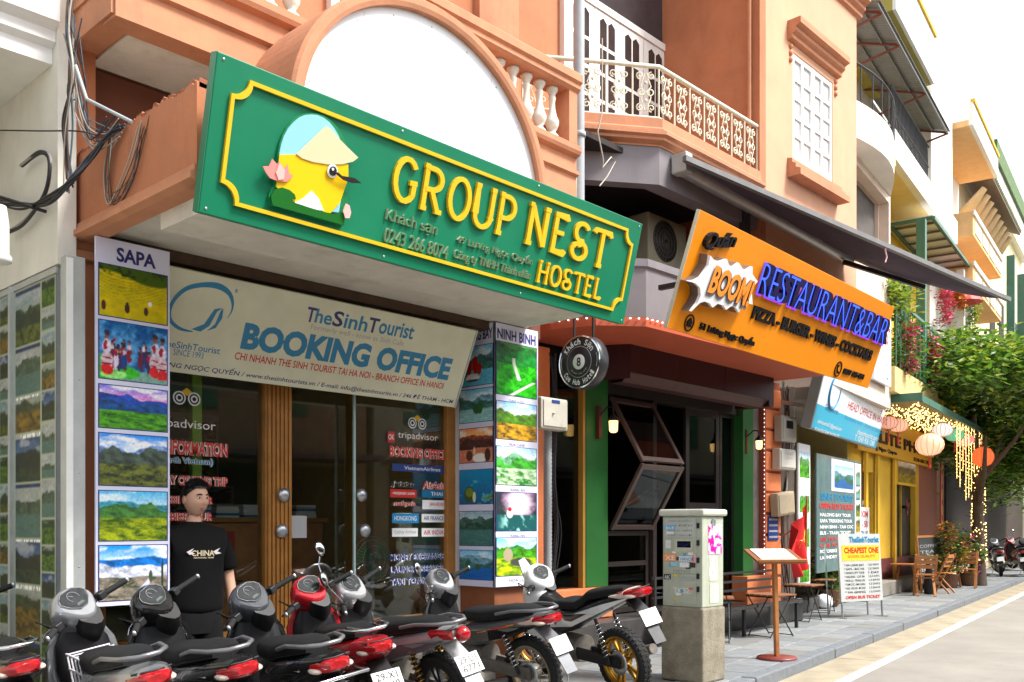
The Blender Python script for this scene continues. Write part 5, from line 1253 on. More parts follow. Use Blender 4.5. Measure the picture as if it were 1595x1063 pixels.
    if tail_round:
        MB().ell((0, ty - .03, tzz - .02), (.055, .05, .055)).build('tail_light', M_redl, root)
        for s in (-1, 1): MB().loft([[(s * .11, ty + .18, tzz - .05), (s * .125, ty + .2, tzz - .005), (s * .11, ty + .18, tzz + .02)], [(s * .06, ty + .0, tzz - .05), (s * .085, ty + .02, tzz - .01), (s * .06, ty, tzz + .02)]], smooth=False).build('indicator', M_redl, root)
    else:
        MB().loft([sec(ty + .20, tzz - .02, .112, .012, p=3.5), sec(ty + .10, tzz - .022, .118, .036, p=3.5), sec(ty + .03, tzz - .016, .100, .042, p=3.2), sec(ty - .03, tzz - .012, .074, .036, p=3), sec(ty - .055, tzz - .010, .05, .02)]).build('tail_light', M_redl, root)
        MB().loft([sec(ty + .30, tzz - .05, .150 if kind == 'scooter' else .128, .010), sec(ty + .20, tzz - .045, .144 if kind == 'scooter' else .125, .030), sec(ty + .121, tzz - .025, .122, .044)]).build('indicator', M_amb, root)
    for s in (-1, 1):
        if not tail_round: MB().ell((s * .088, ty + .075, tzz - .036), (.040, .075, .020), 12, 8).build('indicator', M_amb, root)
    MB().tube([(-.10, ty + .02, tzz + .026), (0, ty - .02, tzz + .028), (.10, ty + .02, tzz + .026)], .006, 6).build('tail_trim', M_blk, root)
    fy, fz = ty + .06, tzz - .10
    MB().loft([[(-.06, fy + .1, fz), (.06, fy + .1, fz), (.06, fy + .1, fz + .03), (-.06, fy + .1, fz + .03)], [(-.07, fy - .06, fz - .10), (.07, fy - .06, fz - .10), (.07, fy - .045, fz - .08), (-.07, fy - .045, fz - .08)], [(-.06, fy - .20, fz - .33), (.06, fy - .20, fz - .33), (.06, fy - .185, fz - .32), (-.06, fy - .185, fz - .32)]], smooth=False).build('mud_flap', body if kind == 'cub' else M_blk, root, bevel=.006)
    pl = bpy.data.objects.new('plate_mount', None); col.objects.link(pl); pl.parent = root; pl.location = (0, fy - .115, fz - .12); pl.rotation_euler = (math.radians(-28), 0, 0); pl.empty_display_size = .1
    MB().box(-.095, .095, 0, .004, -.07, .07).build('licence_plate', M_plate, pl, bevel=.003)
    if plate:
        for q, s_ in enumerate(plate): lettering(pl, s_, -.07, .07, .008 - q * .06, .056 - q * .06, M_vblack, y=-.001, depth=.001, bold=.01, name='plate_number')
    if rack or kind == 'scooter' or kind == 'cub':
        zt = SS_[-1][1]; o = .02 if kind == 'cub' else .025
        MB().tube([(-.14, -.42, zt - .02), (-.15, -.62, zt + o), (-.12, -.82, zt + o + .01), (-.05, -.93, zt + o + .015), (.05, -.93, zt + o + .015), (.12, -.82, zt + o + .01), (.15, -.62, zt + o), (.14, -.42, zt - .02)], .013, 8).build('grab_rail', M_chrome if rack else mat('grab_rail_grey', (.22, .22, .23), .35, metal=.6, var=.1), root)
    if rack: MB().tube([(-.08, -.62, zt + .03), (-.06, -.9, zt + .035)], .008, 6).tube([(.08, -.62, zt + .03), (.06, -.9, zt + .035)], .008, 6).build('rack_bar', M_chrome, root)
    if guard:
        MB().tube([(-.17, -.55, .60), (-.19, -.80, .64), (-.15, -1.02, .66), (-.13, -1.02, .52), (-.17, -.82, .44), (-.18, -.58, .46)], .011, 8).tube([(-.15, -1.02, .66), (.15, -1.02, .66), (.17, -.8, .64)], .011, 8).tube([(-.13, -1.02, .52), (.13, -1.02, .52)], .011, 8).build('crash_guard', M_chrome, root)
    # engine, swing arm, shock, exhaust, stand
    if kind == 'scooter':
        MB().loft([[(-.06 + x * 0, 0, 0)] * 1 for x in ()] or [sec(-.66, .30, .05, .075, cx=-.10), sec(-.5, .31, .055, .085, cx=-.11), sec(-.3, .30, .05, .07, cx=-.11), sec(-.1, .29, .045, .08, cx=-.10)]).build('engine_case', M_engine, root)
        MB().loft([sec(.1, .33, .15, .05, p=4), sec(.42, .32, .16, .05, p=4)]).build('footboard', M_blk, root)
    else:
        MB().loft([sec(.22, .36, .10, .10), sec(.1, .36, .13, .13), (sec(-.12, .36, .12, .12))]).build('engine_case', M_engine, root)
        MB().bar((-.09, -.05, .34), (-.09, -.62, R), .03, .06).bar((.09, -.05, .34), (.09, -.62, R), .03, .06).build('swing_arm', M_blk if kind == 'sport' else M_engine, root)
        MB().loft([sec(-.66, R + .01, .02, .05, cx=-.085), sec(-.3, R + .03, .02, .055, cx=-.085), sec(.0, R + .05, .02, .06, cx=-.085)]).build('chain_case', M_engine if kind == 'cub' else M_blk, root)
        for yy, zz in ((.10, .5), (.0, .52)): MB().tube([(-.10, yy, zz - .14), (-.17, yy + .02, zz - .2)], .012, 6).build('foot_peg', M_steel, root)
        if kind == 'cub': MB().loft([sec(.30, .62, .05, .06), sec(.12, .56, .06, .08), sec(-.02, .55, .08, .08)]).build('frame_spine', body, root)
    for s in ((-1,) if kind == 'scooter' else (-1, 1)):
        mb = MB(); coil(mb, (s * .12, -.56, .36), (s * .11, -.46, .60 + dz), .026, 8); mb.build('spring', spring or M_chrome, root)
        MB().tube([(s * .12, -.58, .30), (s * .11, -.45, .64 + dz)], .014, 8).build('shock_absorber', M_blk, root)
    MB().tube([(.13, .05, .22), (.15, -.25, .24), (.155, -.6, .33), (.155, -.85, .40)], [.02, .03, .045, .045], 12).build('exhaust', M_engine, root)
    MB().tube([(-.10, .0, .22), (-.22, -.04, .0)], .011, 6).tube([(-.22, -.04, .006), (-.25, -.10, .006)], .012, 6).build('kickstand', M_steel, root)
    # front: leg shield, fender, fork, head
    if kind != 'sport':
        secs = []
        for (z, w, y0) in ((.30, .13, .40), (.42, .19, .455), (.60, .225, .47), (.76, .20, .46), (.88, .13, .45), (.93, .08, .45)):
            if kind == 'cub': w *= .88
            out = [(w * q, y0 + .05 * (1 - q * q), z) for q in (-1, -.7, -.35, 0, .35, .7, 1)]; inn = [(w * q * .97, y0 - .03 + .04 * (1 - q * q), z) for q in (1, .7, .35, 0, -.35, -.7, -1)]
            secs.append(out + inn)
        ls = MB().loft(secs).build('leg_shield', body, root)
        secs = []
        for (z, w, y0) in ((.34, .10, .39), (.5, .15, .40), (.64, .17, .405), (.78, .15, .405), (.88, .09, .41)):
            secs.append([(w * q, y0 - .04 * (1 - q * q), z) for q in (-1, -.6, 0, .6, 1)] + [(w * q, y0 + .03, z) for q in (1, 0, -1)])
        MB().loft(secs).build('inner_panel', M_blk, root)
        MB().loft([sec(.50, .68, .15, .17), sec(.58, .68, .11, .13), sec(.64, .67, .05, .06)]).build('front_cowl', accent, root)
    else:
        MB().loft([sec(.42, .74, .12, .16), sec(.30, .72, .13, .15), sec(.15, .70, .10, .10)]).build('tank_cowl', body, root)
        MB().loft([sec(.62, .82, .06, .10), sec(.52, .80, .15, .17), sec(.40, .78, .17, .18), sec(.30, .76, .10, .12)]).build('front_fairing', accent, root)
        for s in (-1, 1): MB().prism([(.42, .78), (.62, .70), (.52, .46), (.30, .40), (.20, .58)], 0, .02, Matrix.Translation((s * .15, 0, 0)) @ Matrix(((0, 1, 0, 0), (1, 0, 0, 0), (0, 0, 1, 0), (0, 0, 0, 1)))).build('side_fairing', accent, root, bevel=.006)
    if cage:
        mb = MB()
        for k in range(4): y = .02 + k * .09; mb.tube([(-.12, y, .5), (-.12, y, .74), (.12, y, .74), (.12, y, .5)], .007, 6)
        for z in (.55, .65, .74): mb.tube([(-.12, .0, z), (-.12, .31, z)], .007, 6)
        mb.build('luggage_cage', mat('white_wire', (.7, .68, .72), .4, var=.05), root)
    # steering group: fork, fender, head cowl, bars (turned on the raked steering axis)
    HP = Vector((0, .46, .88))
    def S_(mb, n, m, **k): return mb.build(n, m, st, **k)
    def L(v): return (v[0], v[1] - HP.y, v[2] - HP.z)
    for s in (-1, 1): S_(MB().tube([L((s * .07, .66, R)), L((s * .07, .54, .60)), L((s * .06, .47, .86))], .016, 8), 'fork', M_steel)
    ar = []
    for k in range(9):
        a = math.radians(lerp(20, 160, k / 8)); ar.append([L((q * .06, .66 + (R + .03 + .012 * (1 - q * q)) * math.cos(a), R + (R + .03 + .012 * (1 - q * q)) * math.sin(a))) for q in (-1, -.5, 0, .5, 1)])
    mb = MB(); mb.loft(ar, cap=False, closed=False); o = S_(mb, 'front_fender', body); q_ = o.modifiers.new('s', 'SOLIDIFY'); q_.thickness = .006
    zc = .11
    Mh = Matrix.Translation((0, -.05, zc)) @ Matrix.Rotation(math.radians(-38), 4, 'X')
    shield = [(-.085, .115), (0, .135), (.085, .115), (.145, .05), (.15, -.01), (.105, -.075), (.06, -.125), (0, -.14), (-.06, -.125), (-.105, -.075), (-.15, -.01), (-.145, .05)]
    def SH(y, k, dz=0, dx=1): return [tuple(Mh @ Vector((x * k * dx, y, z * k + dz))) for x, z in shield]
    big = 1.15 if kind == 'sport' else 1.0
    hc_ = S_(MB().loft([SH(-.055, .80 * big), SH(-.045, .93 * big), SH(.0, 1.03 * big), SH(.07, .98 * big, -.01), SH(.15, .72 * big, -.03), SH(.20, .36 * big, -.05)]), 'head_cowl', fairing or dashc or body)
    q_ = hc_.modifiers.new('sub', 'SUBSURF'); q_.levels = 1; q_.render_levels = 1
    # rim strip, dash and gauges
    dpoly = [(-.045, .090), (.045, .090), (.090, .062), (.104, .030), (.080, -.012), (.032, -.050), (-.032, -.050), (-.080, -.012), (-.104, .030), (-.090, .062)]
    def DP(y, k): return [tuple(Mh @ Vector((x * k, y, .018 + (z - .018) * k))) for x, z in dpoly]
    dsh = S_(MB().loft([DP(-.050, 1.0), DP(-.066, .94)]), 'dash', M_dash)
    MB().tube([tuple(Mh @ Vector((x * 1.01, -.064, .018 + (z - .018) * 1.01))) for x, z in dpoly], .003, 6, closed=True).build('dash_bezel', mat('bezel_grey', (.16, .165, .17), .4, metal=.5, var=.1), dsh)
    for (gx, gz, gr) in ((.0, .032, .038),):
        MB().tube([tuple(Mh @ Vector((gx + gr * math.cos(a_ * PI / 9 - .4), -.0672, gz + gr * math.sin(a_ * PI / 9 - .4)))) for a_ in range(13)], .0016, 4).tube([tuple(Mh @ Vector((gx, -.0672, gz))), tuple(Mh @ Vector((gx - gr * .5, -.0672, gz + gr * .6)))], .0016, 4).build('gauge', mat('gauge_print', (.30, .31, .32), .5, var=0), dsh)
    MB().add([tuple(Mh @ Vector(q)) for q in ((-.03, -.0668, -.030), (.03, -.0668, -.030), (.024, -.0668, -.014), (-.024, -.0668, -.014))], [(0, 1, 2, 3)]).build('display', mat('lcd', (.10, .13, .11), .2, var=0), dsh)
    S_(MB().loft([SH(-.035, .62, -.10, .9), SH(.02, .70, -.12, .9), SH(.10, .60, -.14, .8)]), 'under_cowl', M_blk)
    for s in (-1, 1):
        S_(MB().tube([(s * .10, -.05, zc - .06), (s * .19, -.06, zc - .035), (s * .24, -.085, zc - .03)], .013, 8), 'handlebar', M_blk)
        S_(MB().tube([(s * .225, -.078, zc - .032), (s * .355, -.155, zc - .022)], [.0195, .018], 10), 'grip', M_rub)
        S_(MB().ell((s * .362, -.160, zc - .021), (.013, .013, .019), 8, 6), 'bar_end', M_steel)
        S_(MB().tube([(s * .17, -.01, zc - .035), (s * .25, -.03, zc - .035), (s * .345, -.095, zc - .032), (s * .352, -.10, zc - .034)], [.009, .007, .006, .008], 6), 'brake_lever', M_chrome)
        S_(MB().box(s * .195 - .03, s * .195 + .03, -.10, -.045, zc - .055, zc - .005), 'switch_block', M_blk, bevel=.008)
        S_(MB().tube([(s * .18, -.03, zc - .04), (s * .20, .06, zc + .03), (s * .12, .12, zc - .02), (s * .05, .10, zc - .14)], .005, 5), 'brake_cable', M_blk)
    for s in mirror:
        S_(MB().tube([(s * .17, -.05, zc - .01), (s * .21, -.02, zc + .12), (s * .25, -.03, zc + .19)], .007, 6), 'mirror_stem', M_chrome)
        mi = S_(MB().ell((s * .265, -.035, zc + .235), (.048, .018, .060), 16, 10), 'mirror', M_blk)
        MB().ell((s * .265, -.042, zc + .235), (.043, .0145, .054), 16, 10).build('mirror_glass', M_chrome, mi)
    if windshield: S_(MB().loft([[tuple(Mh @ Vector(q)) for q in ((-.09, .06, .10), (.09, .06, .10), (.09, .07, .10), (-.09, .07, .10))], [tuple(Mh @ Vector(q)) for q in ((-.05, .0, .25), (.05, .0, .25), (.05, .008, .255), (-.05, .008, .255))]], smooth=False), 'fly_screen', mat('screen_grey', (.45, .45, .46), .2, var=.1))
    if badge:
        t_ = bpy.data.objects.new('badge_mount', None); col.objects.link(t_); t_.parent = root; t_.rotation_euler = (0, 0, -PI / 2); t_.empty_display_size = .02
        t_.location = (-(float(hwf(-.4)) + .012), 0, 0); lettering(t_, badge, .30, .48, .535, .562, mat('badge_silver', (.5, .5, .5), .3, metal=.5, var=0), depth=.002, shear=.25, name='badge')
    return root
P_blk = paint('black', (.008, .008, .009)); P_sil = paint('silver', (.30, .31, .325), .3, .5); P_red = paint('red', (.48, .012, .02)); P_gry = paint('grey', (.15, .155, .165), .3, .4)
P_wht = paint('white', (.70, .70, .70), .25, 0); P_lsil = paint('light_silver', (.42, .42, .43), .3, .5); P_dgr = paint('gunmetal', (.07, .075, .085), .28, .4); P_blk2 = paint('satin_black', (.014, .014, .016), .35, .1)
bike('black scooter with olive trim and red tail light, farthest left, half cut by the frame', (2.02, 5.30), (2.12, 6.75), 'scooter', P_blk2, P_gry, lean=-9, steer=20, rack=True, mirror=(1,))
bike('silver grey scooter with white wire luggage cage beside the man in black', (2.36, 4.47), (2.59, 5.9), 'scooter', P_sil, P_gry, lean=-11, steer=36, cage=True)
bike('plain black scooter with red and clear tail light in front of the man', (2.82, 4.41), (3.07, 5.95), 'scooter', P_blk, P_blk2, lean=-11, steer=38, badge='VISION')
bike('black scooter with chrome crash guard round its tail', (3.26, 4.20), (3.68, 5.84), 'scooter', P_blk, P_blk2, lean=-11, steer=34, guard=True, plate=('29-D1', '204.46'), dashc=P_dgr)
bike('red fronted scooter with chrome rack and a white plate reading 190.18', (3.86, 4.57), (4.3, 5.89), 'scooter', P_red, P_gry, lean=-10, steer=30, rack=True, plate=('29-X1', '190.18'), mirror=(1,))
bike('silver underbone motorbike with gold springs and round red tail light', (4.55, 4.55), (4.68, 5.74), 'cub', P_lsil, P_gry, lean=-11, steer=36, tail_round=True, plate=('29-U1', '6771'), spring=M_gold_rim, mirror=(-1,))
bike('grey underbone motorbike with flame stripes and dusty wire wheels', (5.72, 4.75), (5.80, 6.1), 'cub', P_gry, P_blk, lean=-10, steer=24, stripes=True, style='wire', rim=M_wire, mirror=(-1,), dashc=P_lsil)
bike('white and black sport motorbike with a gold rear wheel beside the cabinet', (6.62, 4.55), (6.9, 5.95), 'sport', P_blk2, P_wht, lean=-10, steer=20, rim=M_gold_rim, fairing=P_wht, windshield=True)
# ---------------------------------------------------------------- the man in black
def skin_mesh(name, verts, edges, m, parent, root=0, sub=2, smooth=True):
    """continuous limb surface grown round a skeleton: verts = (x,y,z,rx,ry)"""
    me = bpy.data.meshes.new(name); me.from_pydata([v[:3] for v in verts], edges, []); o = bpy.data.objects.new(name, me); col.objects.link(o)
    o.modifiers.new('skin', 'SKIN'); sk = me.skin_vertices[0].data if me.skin_vertices else None
    if sk is None:
        bpy.context.view_layer.objects.active = o; bpy.ops.object.modifier_remove(modifier='skin'); bpy.ops.object.modifier_add(type='SKIN'); sk = me.skin_vertices[0].data
    for i, v in enumerate(verts): sk[i].radius = (v[3], v[4]); sk[i].use_root = (i == root)
    s = o.modifiers.new('sub', 'SUBSURF'); s.levels = sub; s.render_levels = sub
    bpy.context.view_layer.update()
    ev = o.evaluated_get(bpy.context.evaluated_depsgraph_get()); nm = bpy.data.meshes.new_from_object(ev)
    bpy.data.objects.remove(o); nm.name = name; nm.materials.clear(); nm.materials.append(m)
    for p in nm.polygons: p.use_smooth = True
    q = bpy.data.objects.new(name, nm); col.objects.link(q); q.parent = parent; return q
M_skin = mat('skin', (.60, .345, .235), .5, var=.06, scale=12, spec=.35)
M_hair = mat('black_hair', (.010, .009, .009), .45, var=.3, scale=60, bump=.5, bscale=120)
M_tee = mat('black_tee', (.006, .006, .0065), .95, spec=.15, var=.2, scale=9, bump=.35, bscale=9)
M_trs = mat('charcoal_trousers', (.011, .011, .012), .9, spec=.15, var=.2, scale=9, bump=.35, bscale=10)
mp_ = onY(302, 760, 6.28)
man = thing('person', 'man in a black printed t-shirt and black trousers standing by the shop window', 'person', (mp_.x, 6.28, 0), rz=math.radians(-6))
man.scale = (1.03, 1.03, 1.005)
# local: faces -y (towards the street), head turned to his left (+x)
# body surface: head+neck+arms+hands in skin, clothing as children
bv = [(0, .0, 1.00, .13, .09), (0, .0, 1.22, .14, .095), (0, .01, 1.355, .11, .07), (0, .012, 1.46, .060, .058), (0.004, .0, 1.55, .050, .053)]
be = [(0, 1), (1, 2), (2, 3), (3, 4)]
def add_arm(s, pts):
    b = len(bv); 
    for p in pts: bv.append(p)
    be.append((2, b)); 
    for i in range(len(pts) - 1): be.append((b + i, b + i + 1))
add_arm(-1, [(-.175, .01, 1.345, .055, .055), (-.235, .02, 1.24, .052, .054), (-.262, .025, 1.10, .043, .045), (-.265, -.01, .97, .037, .040), (-.262, -.03, .87, .026, .034)])
add_arm(1, [(.175, .01, 1.345, .055, .055), (.235, .02, 1.24, .052, .054), (.262, .03, 1.10, .043, .045), (.268, -.015, .97, .037, .040), (.258, -.05, .86, .026, .034)])
body = skin_mesh('body', bv, be, M_skin, man)
# hands: palm and five bent fingers each
for s in (-1, 1):
    wx, wy, wz = (-.262, -.03, .87) if s < 0 else (.258, -.05, .86)
    hv = [(wx, wy, wz, .024, .03), (wx, wy - .008, wz - .05, .018, .038), (wx, wy - .012, wz - .085, .016, .040)]; he = [(0, 1), (1, 2)]
    for k, (oy, ln, rr) in enumerate(((-.030, .066, .0085), (-.010, .075, .009), (.011, .071, .0088), (.030, .056, .0078))):
        b = len(hv); hv += [(wx, wy - .012 + oy, wz - .09, rr + .001, rr + .001), (wx + s * -.006, wy - .014 + oy * 1.03, wz - .09 - ln * .5, rr, rr), (wx + s * -.022, wy - .014 + oy, wz - .09 - ln, rr * .85, rr * .85)]
        he += [(2, b), (b, b + 1), (b + 1, b + 2)]
    b = len(hv); hv += [(wx - s * .008, wy - .042, wz - .045, .011, .011), (wx - s * .016, wy - .055, wz - .075, .0095, .0095), (wx - s * .022, wy - .055, wz - .105, .0085, .0085)]; he += [(1, b), (b, b + 1), (b + 1, b + 2)]
    skin_mesh('hand', hv, he, M_skin, body)
# head: shaped ellipsoid turned to his left
def head_mesh():
    n, m = 40, 32; vs = []
    for i in range(m + 1):
        ph = PI * i / m
        for k in range(n):
            a = 2 * PI * k / n; x = math.sin(ph) * math.cos(a); y = math.sin(ph) * math.sin(a); z = math.cos(ph)
            # front = -y
            X, Y, Z = x * .078, y * .098, z * .122
            if Z < 0:
                t = -Z / .122; X *= 1 - .22 * t ** 1.6; Y = Y * (1 - .16 * t) - (.012 * t if y < 0 else -.0 * t)
                if y > 0: Y *= 1 - .35 * t
            if y < -.2:    # face detail
                fx = x
                nose = math.exp(-((fx) / .10) ** 2) * math.exp(-((z + .10) / .22) ** 2); Y -= .020 * nose
                nt = math.exp(-((fx) / .16) ** 2) * math.exp(-((z + .24) / .09) ** 2); Y -= .014 * nt
                for e in (-1, 1): Y += .011 * math.exp(-((fx - e * .38) / .18) ** 2) * math.exp(-((z - .05) / .11) ** 2); Y -= .006 * math.exp(-((fx - e * .40) / .25) ** 2) * math.exp(-((z - .20) / .08) ** 2); Y -= .006 * math.exp(-((fx - e * .5) / .2) ** 2) * math.exp(-((z + .2) / .15) ** 2)
                Y -= .008 * math.exp(-((fx) / .22) ** 2) * math.exp(-((z + .46) / .06) ** 2); Y -= .007 * math.exp(-((fx) / .2) ** 2) * math.exp(-((z + .60) / .06) ** 2)
                Y += .004 * math.exp(-((fx) / .3) ** 2) * math.exp(-((z + .53) / .03) ** 2)
                Y -= .010 * math.exp(-((fx) / .3) ** 2) * math.exp(-((z + .88) / .15) ** 2)
            vs.append((X, Y, Z))
    fs = [(i * n + k, (i + 1) * n + k, (i + 1) * n + (k + 1) % n, i * n + (k + 1) % n) for i in range(m) for k in range(n)]
    return MB().add(vs, fs, True)
hd = head_mesh().build('head', M_skin, man); hd.location = (.006, -.008, 1.645); hd.scale = (1.04, 1.02, 1.0); hd.rotation_euler = (math.radians(2), 0, math.radians(14))
for s in (-1, 1):
    MB().ell((s * .078, .012, -.005), (.010, .020, .033), 12, 8).build('ear', M_skin, hd)
    ey = MB().ell((s * .030, -.081, .010), (.014, .008, .0065), 12, 8).build('eye', mat('eye_white', (.6, .56, .52), .2, var=0), hd)
    MB().ell((s * .030, -.0875, .010), (.0065, .003, .0065), 10, 6).build('iris', mat('iris', (.012, .008, .006), .15, var=0), hd)
    MB().tube([(s * .014, -.0945, .031), (s * .032, -.094, .036), (s * .050, -.084, .031)], [.0045, .0055, .003], 6).build('eyebrow', M_hair, hd)
MB().tube([(-.024, -.090, -.062), (-.010, -.100, -.059), (0, -.101, -.060), (.010, -.100, -.059), (.024, -.090, -.062)], [.003, .0055, .005, .0055, .003], 8).build('upper_lip', mat('lip', (.42, .17, .13), .45, var=0), hd)
MB().tube([(-.020, -.092, -.068), (0, -.099, -.071), (.020, -.092, -.068)], [.003, .006, .003], 8).build('lower_lip', mat('lip', (.42, .17, .13), .45, var=0), hd)
# hair: short, fuller on top, with a rough upper outline
rh = random.Random(4); n, m = 44, 16; vs = []
for i in range(m + 1):
    for k in range(n):
        a = 2 * PI * k / n; fy = -math.sin(a)     # fy=1 at the face
        lim = lerp(.50, .29, min(1, max(0, fy) * 1.3) ** .8) if fy > 0 else lerp(.50, .66, (-fy) ** .7)
        ph = PI * lim * i / m; th_ = 1.02 + .12 * (1 - i / m)
        x = math.sin(ph) * math.cos(a); y = math.sin(ph) * math.sin(a); z = math.cos(ph)
        j = 1 + rh.uniform(-.03, .05)
        vs.append((x * .080 * th_ * j, y * .100 * th_ * j + (-.006 if fy > .3 and i > m - 4 else 0), z * .124 * (th_ + .03) * j))
fs = [(i * n + k, (i + 1) * n + k, (i + 1) * n + (k + 1) % n, i * n + (k + 1) % n) for i in range(m) for k in range(n)]
MB().add(vs, fs, True).build('hair', M_hair, hd)
tuf = MB()
for k in range(420):      # tufts that break up the outline of the hair
    a = rh.uniform(0, 2 * PI); fy = -math.sin(a); lim = lerp(.47, .27, min(1, max(0, fy) * 1.3) ** .8) if fy > 0 else lerp(.47, .60, (-fy) ** .7)
    ph = PI * lim * math.sqrt(rh.random()); d = Vector((math.sin(ph) * math.cos(a) * .083, math.sin(ph) * math.sin(a) * .103, math.cos(ph) * .134))
    nrm = d.normalized(); up = (nrm + Vector((rh.uniform(-.5, .5), rh.uniform(-.6, .2), rh.uniform(-.1, .6)))).normalized(); ln_ = rh.uniform(.012, .026) * (1.2 if math.cos(ph) > .5 else .5)
    tuf.tube([d * .97, d + up * ln_ * .6, d + up * ln_ + Vector((0, -.006, -.004))], [.006, .0045, .0008], 4, cap=False)
o = tuf.build('hair', M_hair, hd); o['kind'] = 'stuff'
# t-shirt
def ring(z, hx, hy, cx=0, cy=0, p=2.6, n=28, amp=0, sd_=0):
    o = []
    for i in range(n):
        a = 2 * PI * i / n; c, s = math.cos(a), math.sin(a)
        w = 1 + amp * math.sin(a * 5 + sd_) + amp * .6 * math.sin(a * 9 + sd_ * 2)
        o.append((cx + hx * w * abs(c) ** (2 / p) * (1 if c > 0 else -1), cy + hy * w * abs(s) ** (2 / p) * (1 if s > 0 else -1), z))
    return o
tsv = [(0, 0, .80, .232, .165), (0, 0, .92, .222, .16), (0, 0, 1.06, .218, .165), (0, 0, 1.22, .222, .165), (0, .008, 1.385, .225, .135), (0, .012, 1.462, .115, .092), (0, .012, 1.492, .076, .074)]; tse = [(i, i + 1) for i in range(6)]
for s in (-1, 1):
    b = len(tsv); tsv += [(s * .165, .01, 1.375, .088, .09), (s * .222, .018, 1.26, .080, .082), (s * .250, .024, 1.17, .079, .080), (s * .256, .024, 1.13, .079, .080)]; tse += [(4, b), (b, b + 1), (b + 1, b + 2), (b + 2, b + 3)]
skin_mesh('t_shirt', tsv, tse, M_tee, man)
# chest print
for txt, x0, x1, z0, z1, m_ in (('CHINA', -.075, .085, 1.245, 1.285, mat('print_cream', (.62, .52, .36), .6, var=0)), ('NATIONAL TEAM', -.06, .08, 1.228, 1.238, mat('print_cream', (.62, .52, .36), .6, var=0))):
    def wpp(x, z): return x, z
    o = lettering(man, txt, x0, x1, z0, z1, m_, y=-.1375, depth=.0, bold=.02, name='chest_print')
    for v in o.data.vertices: v.co.y = -.1475 + .55 * v.co.x ** 2
for q, sx in ((-.11, 1), (.075, 1)):
    MB().prism([(q, 1.275), (q + .05, 1.30), (q + .03, 1.275), (q + .06, 1.262), (q + .02, 1.255)], -.1465, -.1445).build('chest_print', mat('print_pale', (.66, .62, .60), .6, var=0), man)
# trousers and shoes
mb = MB(); mb.loft([ring(.70, .165, .12), ring(.80, .185, .13), ring(.90, .18, .125), ring(.97, .16, .11)])
for s in (-1, 1): mb.loft([ring(.05, .078, .085, s * .115, .02, amp=.05, sd_=1), ring(.16, .072, .082, s * .113, .018, amp=.04, sd_=2), ring(.34, .078, .086, s * .11, .005, amp=.02), ring(.50, .085, .095, s * .106, -.006), ring(.66, .098, .115, s * .098, 0), ring(.80, .095, .12, s * .09, 0)])
mb.build('trousers', M_trs, man)
for s in (-1, 1): MB().loft([[(s * .11 + x, y, z) for x, y, z in r_] for r_ in (ring(.0, .045, .12, 0, -.04), ring(.04, .048, .125, 0, -.04), ring(.08, .042, .09, 0, -.01), ring(.12, .04, .055, 0, .02))]).build('shoe', M_blk, man)
# ---------------------------------------------------------------- electrical cabinet and pavement furniture
M_cabp = mat('cabinet_paint', (.40, .43, .34), .6, var=.12, scale=6, streak=.5, dirtc=(.20, .18, .12))
M_plin = mat('rough_concrete', (.24, .21, .155), .95, var=.35, scale=7, bump=.6, bscale=45, dirt=.6, dirtc=(.10, .085, .06))
c0 = onZ(1094, 1066, 0); cc = onX(1032, 1000, c0.x); cd_ = cc.y - c0.y; cw = onY(1127, 1000, c0.y).x - c0.x
cabn = thing('electrical_cabinet', 'pale green electrical cabinet covered in stickers on a concrete plinth', 'cabinet', (c0.x, c0.y, 0))
mbox(-.015, cw + .01, -.015, cd_ + .01, 0, .70).build('plinth', M_plin, cabn, bevel=.02)
mbox(0, cw, 0, cd_, .701, 1.555).build('housing', M_cabp, cabn, bevel=.012)
mbox(-.03, cw + .03, -.03, cd_ + .03, 1.556, 1.62).build('lid', mat('cabinet_lid', (.52, .52, .44), .6, var=.12, dirt=.4), cabn, bevel=.02)
mbox(-.006, -.0005, .06, cd_ - .02, 1.02, 1.54).build('door', M_cabp, cabn, bevel=.002); mbox(-.006, -.0005, .06, cd_ - .02, .73, 1.01).build('door', M_cabp, cabn, bevel=.002)
for z in (.85, .97, 1.12, 1.28, 1.44): mbox(-.014, -.0005, .03, .055, z, z + .05).build('hinge', M_blk, cabn)
def cbx(name, y0, y1, z0, z1, m, lines=(), lm=None, off=.007):
    """flat notice on the street-left face (faces -x); y runs right to left in the photo"""
    t = bpy.data.objects.new(name, None); col.objects.link(t); t.parent = cabn; t.location = (-off, y1, z0); t.rotation_euler = (0, 0, -PI / 2); t.empty_display_size = .02
    W = y1 - y0; H_ = z1 - z0
    mbox(0, W, -.001, 0, 0, H_).build('sheet', m, t)
    for i, s in enumerate(lines): lettering(t, s, W * .12, W * .9, H_ * (1 - (i + .86) / len(lines)), H_ * (1 - (i + .25) / len(lines)), lm, y=-.0012, depth=.0005)
    return t
D = cd_
M_n = mat('notice_grey', (.44, .46, .42), .6, var=.1)
cbx('warning_notice', .075, D - .03, 1.36, 1.535, M_n, ['CẤM LẠI GẦN !', 'CÓ ĐIỆN', 'NGUY HIỂM', 'CHẾT NGƯỜI'], mat('notice_ink', (.10, .10, .10), .6, var=0))
rc = random.Random(6)
